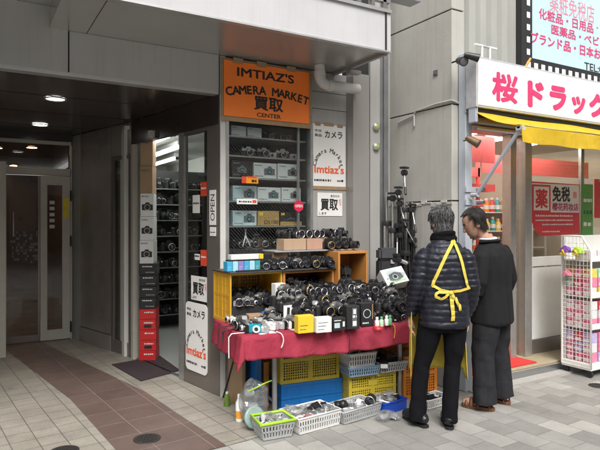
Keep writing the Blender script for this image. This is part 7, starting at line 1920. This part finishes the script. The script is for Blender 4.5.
for s, W in ((-1, LW), (1, RW)):
    mb.tube([(s * .16, 0, 1.34), (s * .235, -.01, 1.06), tuple(W)], [.045, .036, .026], M_SKIN, 12)
    hand_shape(mb, Matrix.Translation(W) @ Matrix.Rotation(R(-s * 30), 4, 'Z') @ Matrix.Rotation(R(62), 4, 'X'), s)
FEET = ((-.148, .045, 16), (.148, .035, -8))
for s, (x, y, a) in zip((-1, 1), FEET):
    mb.tube([(s * .085, 0, .85), (s * .12, .02, .48), (x, y - .05, .07)], [.08, .05, .036], M_SKIN, 12)
    mb.tube([Matrix.Translation((x, y, 0)) @ Matrix.Rotation(R(a), 4, 'Z') @ Vector(q) for q in ((0, -.09, .058), (0, -.04, .062), (0, .03, .052), (0, .10, .042), (0, .13, .038))], [.03, .034, .034, .036, .024], M_SKIN, 12)
finish(fused(mb, 0.0045, 2), M_SKIN, QM, 'body', p2)
mb = MB()
mb.loft([((0, .0, .715), .205, .150), ((0, 0, .74), .215, .158), ((0, 0, .92), .202, .145), ((0, 0, 1.06), .192, .135), ((0, .0, 1.2), .208, .140), ((0, .0, 1.30), .205, .128), ((-.002, .005, 1.365), .155, .105), ((-.008, .02, 1.405), .085, .078), ((-.012, .03, 1.43), .070, .068)], M_SUIT, 30)
for s, W in ((-1, LW), (1, RW)):
    mb.tube([(s * .15, 0, 1.335), (s * .212, -.005, 1.275), (s * .258, -.02, 1.08), tuple(Vector((s * .262, -.01, 1.02))), tuple(W.lerp(Vector((s * .25, .02, 1.03)), .12))], [.074, .078, .070, .066, .050], M_SUIT, 16)
SJ = fused(mb, 0.0085, 4, crease(0.008)); finish(SJ, M_SUIT, QM, 'suit_jacket', p2)
QB = BVHTree.FromPolygons([Vector(v) for v in SJ[0]], SJ[1])
P = []
for k in range(26):
    h = QB.ray_cast(Vector((0.004, -1, .725 + .66 * k / 25)), Vector((0, 1, 0)))
    if h[0] is not None: P.append(h[0] + Vector((0, -.0005, 0)))
mb = MB(QM); mb.tube(P, .0022, M_SUIT, 5); mb.build('back_seam', p2)
mb = MB()
P = [(-.014 + .066 * math.cos(2 * PI * i / 24), .036 + .066 * math.sin(2 * PI * i / 24), 1.442 + .006 * math.cos(2 * PI * i / 24)) for i in range(25)]
mb.tube(P, .016, M_PAPER, 8, flat=0.6)
finish(fused(mb, 0.005, 1), mat('white_shirt', (0.7, 0.71, 0.74), 0.8, 0, 0.04, 30), QM, 'shirt_collar', p2)
mb = MB()
P = [(-.012 + .085 * math.cos(t), .026 + .082 * math.sin(t), 1.412 - .012 * math.sin(t)) for t in [R(150 + 240 * i / 20) for i in range(21)]]
mb.tube(P, .020, M_SUIT, 8, flat=.7); finish(fused(mb, 0.006, 1), M_SUIT, QM, 'jacket_collar', p2)
mb = MB()
mb.loft([((0, 0, .98), .17, .12), ((0, 0, .9), .185, .135), ((0, 0, .80), .19, .14), ((0, 0, .74), .16, .115)], M_TROU2, 26)
for s, (x, y, a) in zip((-1, 1), FEET):
    mb.tube([(s * .09, 0, .84), (s * .105, .008, .66), (s * .122, .022, .47), (s * .138, .005, .28), (x, y - .055, .055)], [.112, .108, .098, .092, .098], M_TROU2, 18)
finish(fused(mb, 0.009, 3, crease(0.010)), M_TROU2, QM, 'trousers', p2)
M_SAND = mat('brown_sandal', (0.14, 0.06, 0.028), 0.5, 0, 0.2, 30)
for x, y, a in FEET:
    shoe(QM @ Matrix.Translation((x, y, 0.002)) @ Matrix.Rotation(R(a), 4, 'Z'), M_SAND, M_SAND, True).build('sandal', p2)
M_HAIRB = mat('black_hair', (0.014, 0.012, 0.011), 0.5, 0, 0.7, 130, bump=0.7, bscale=260)
hv = hair_shell(.011, lambda fy, cx: (.195 if fy > .42 else (.150 if fy > .12 else (.09 if fy > -.2 else (.05 if fy > -.5 else .02)))), 8)
HM_NOW[0] = QM @ HM; mb = MB(); mb.add(hv[0], hv[1], M_HAIRB, True, QM @ HM); strands(mb, hv, M_HAIRB, mat('brown_black_hair', (0.03, 0.024, 0.02), 0.5), 3000, 6, .04); o = mb.build('hair', p2)
for s in (-1, 1):
    mb = MB(); mb.ball((s * .032, .078, .112), (.013, .011, .010), M_PAPER, QM @ HM, 12, 8); mb.ball((s * .032, .086, .111), (.006, .004, .006), M_INK, QM @ HM, 10, 8); mb.build('eye', p2)
    mb = MB(); mb.tube([(s * .016, .098, .134), (s * .034, .094, .140), (s * .052, .080, .134)], [.004, .005, .003], M_HAIRB, 6, QM @ HM); mb.build('eyebrow', p2)
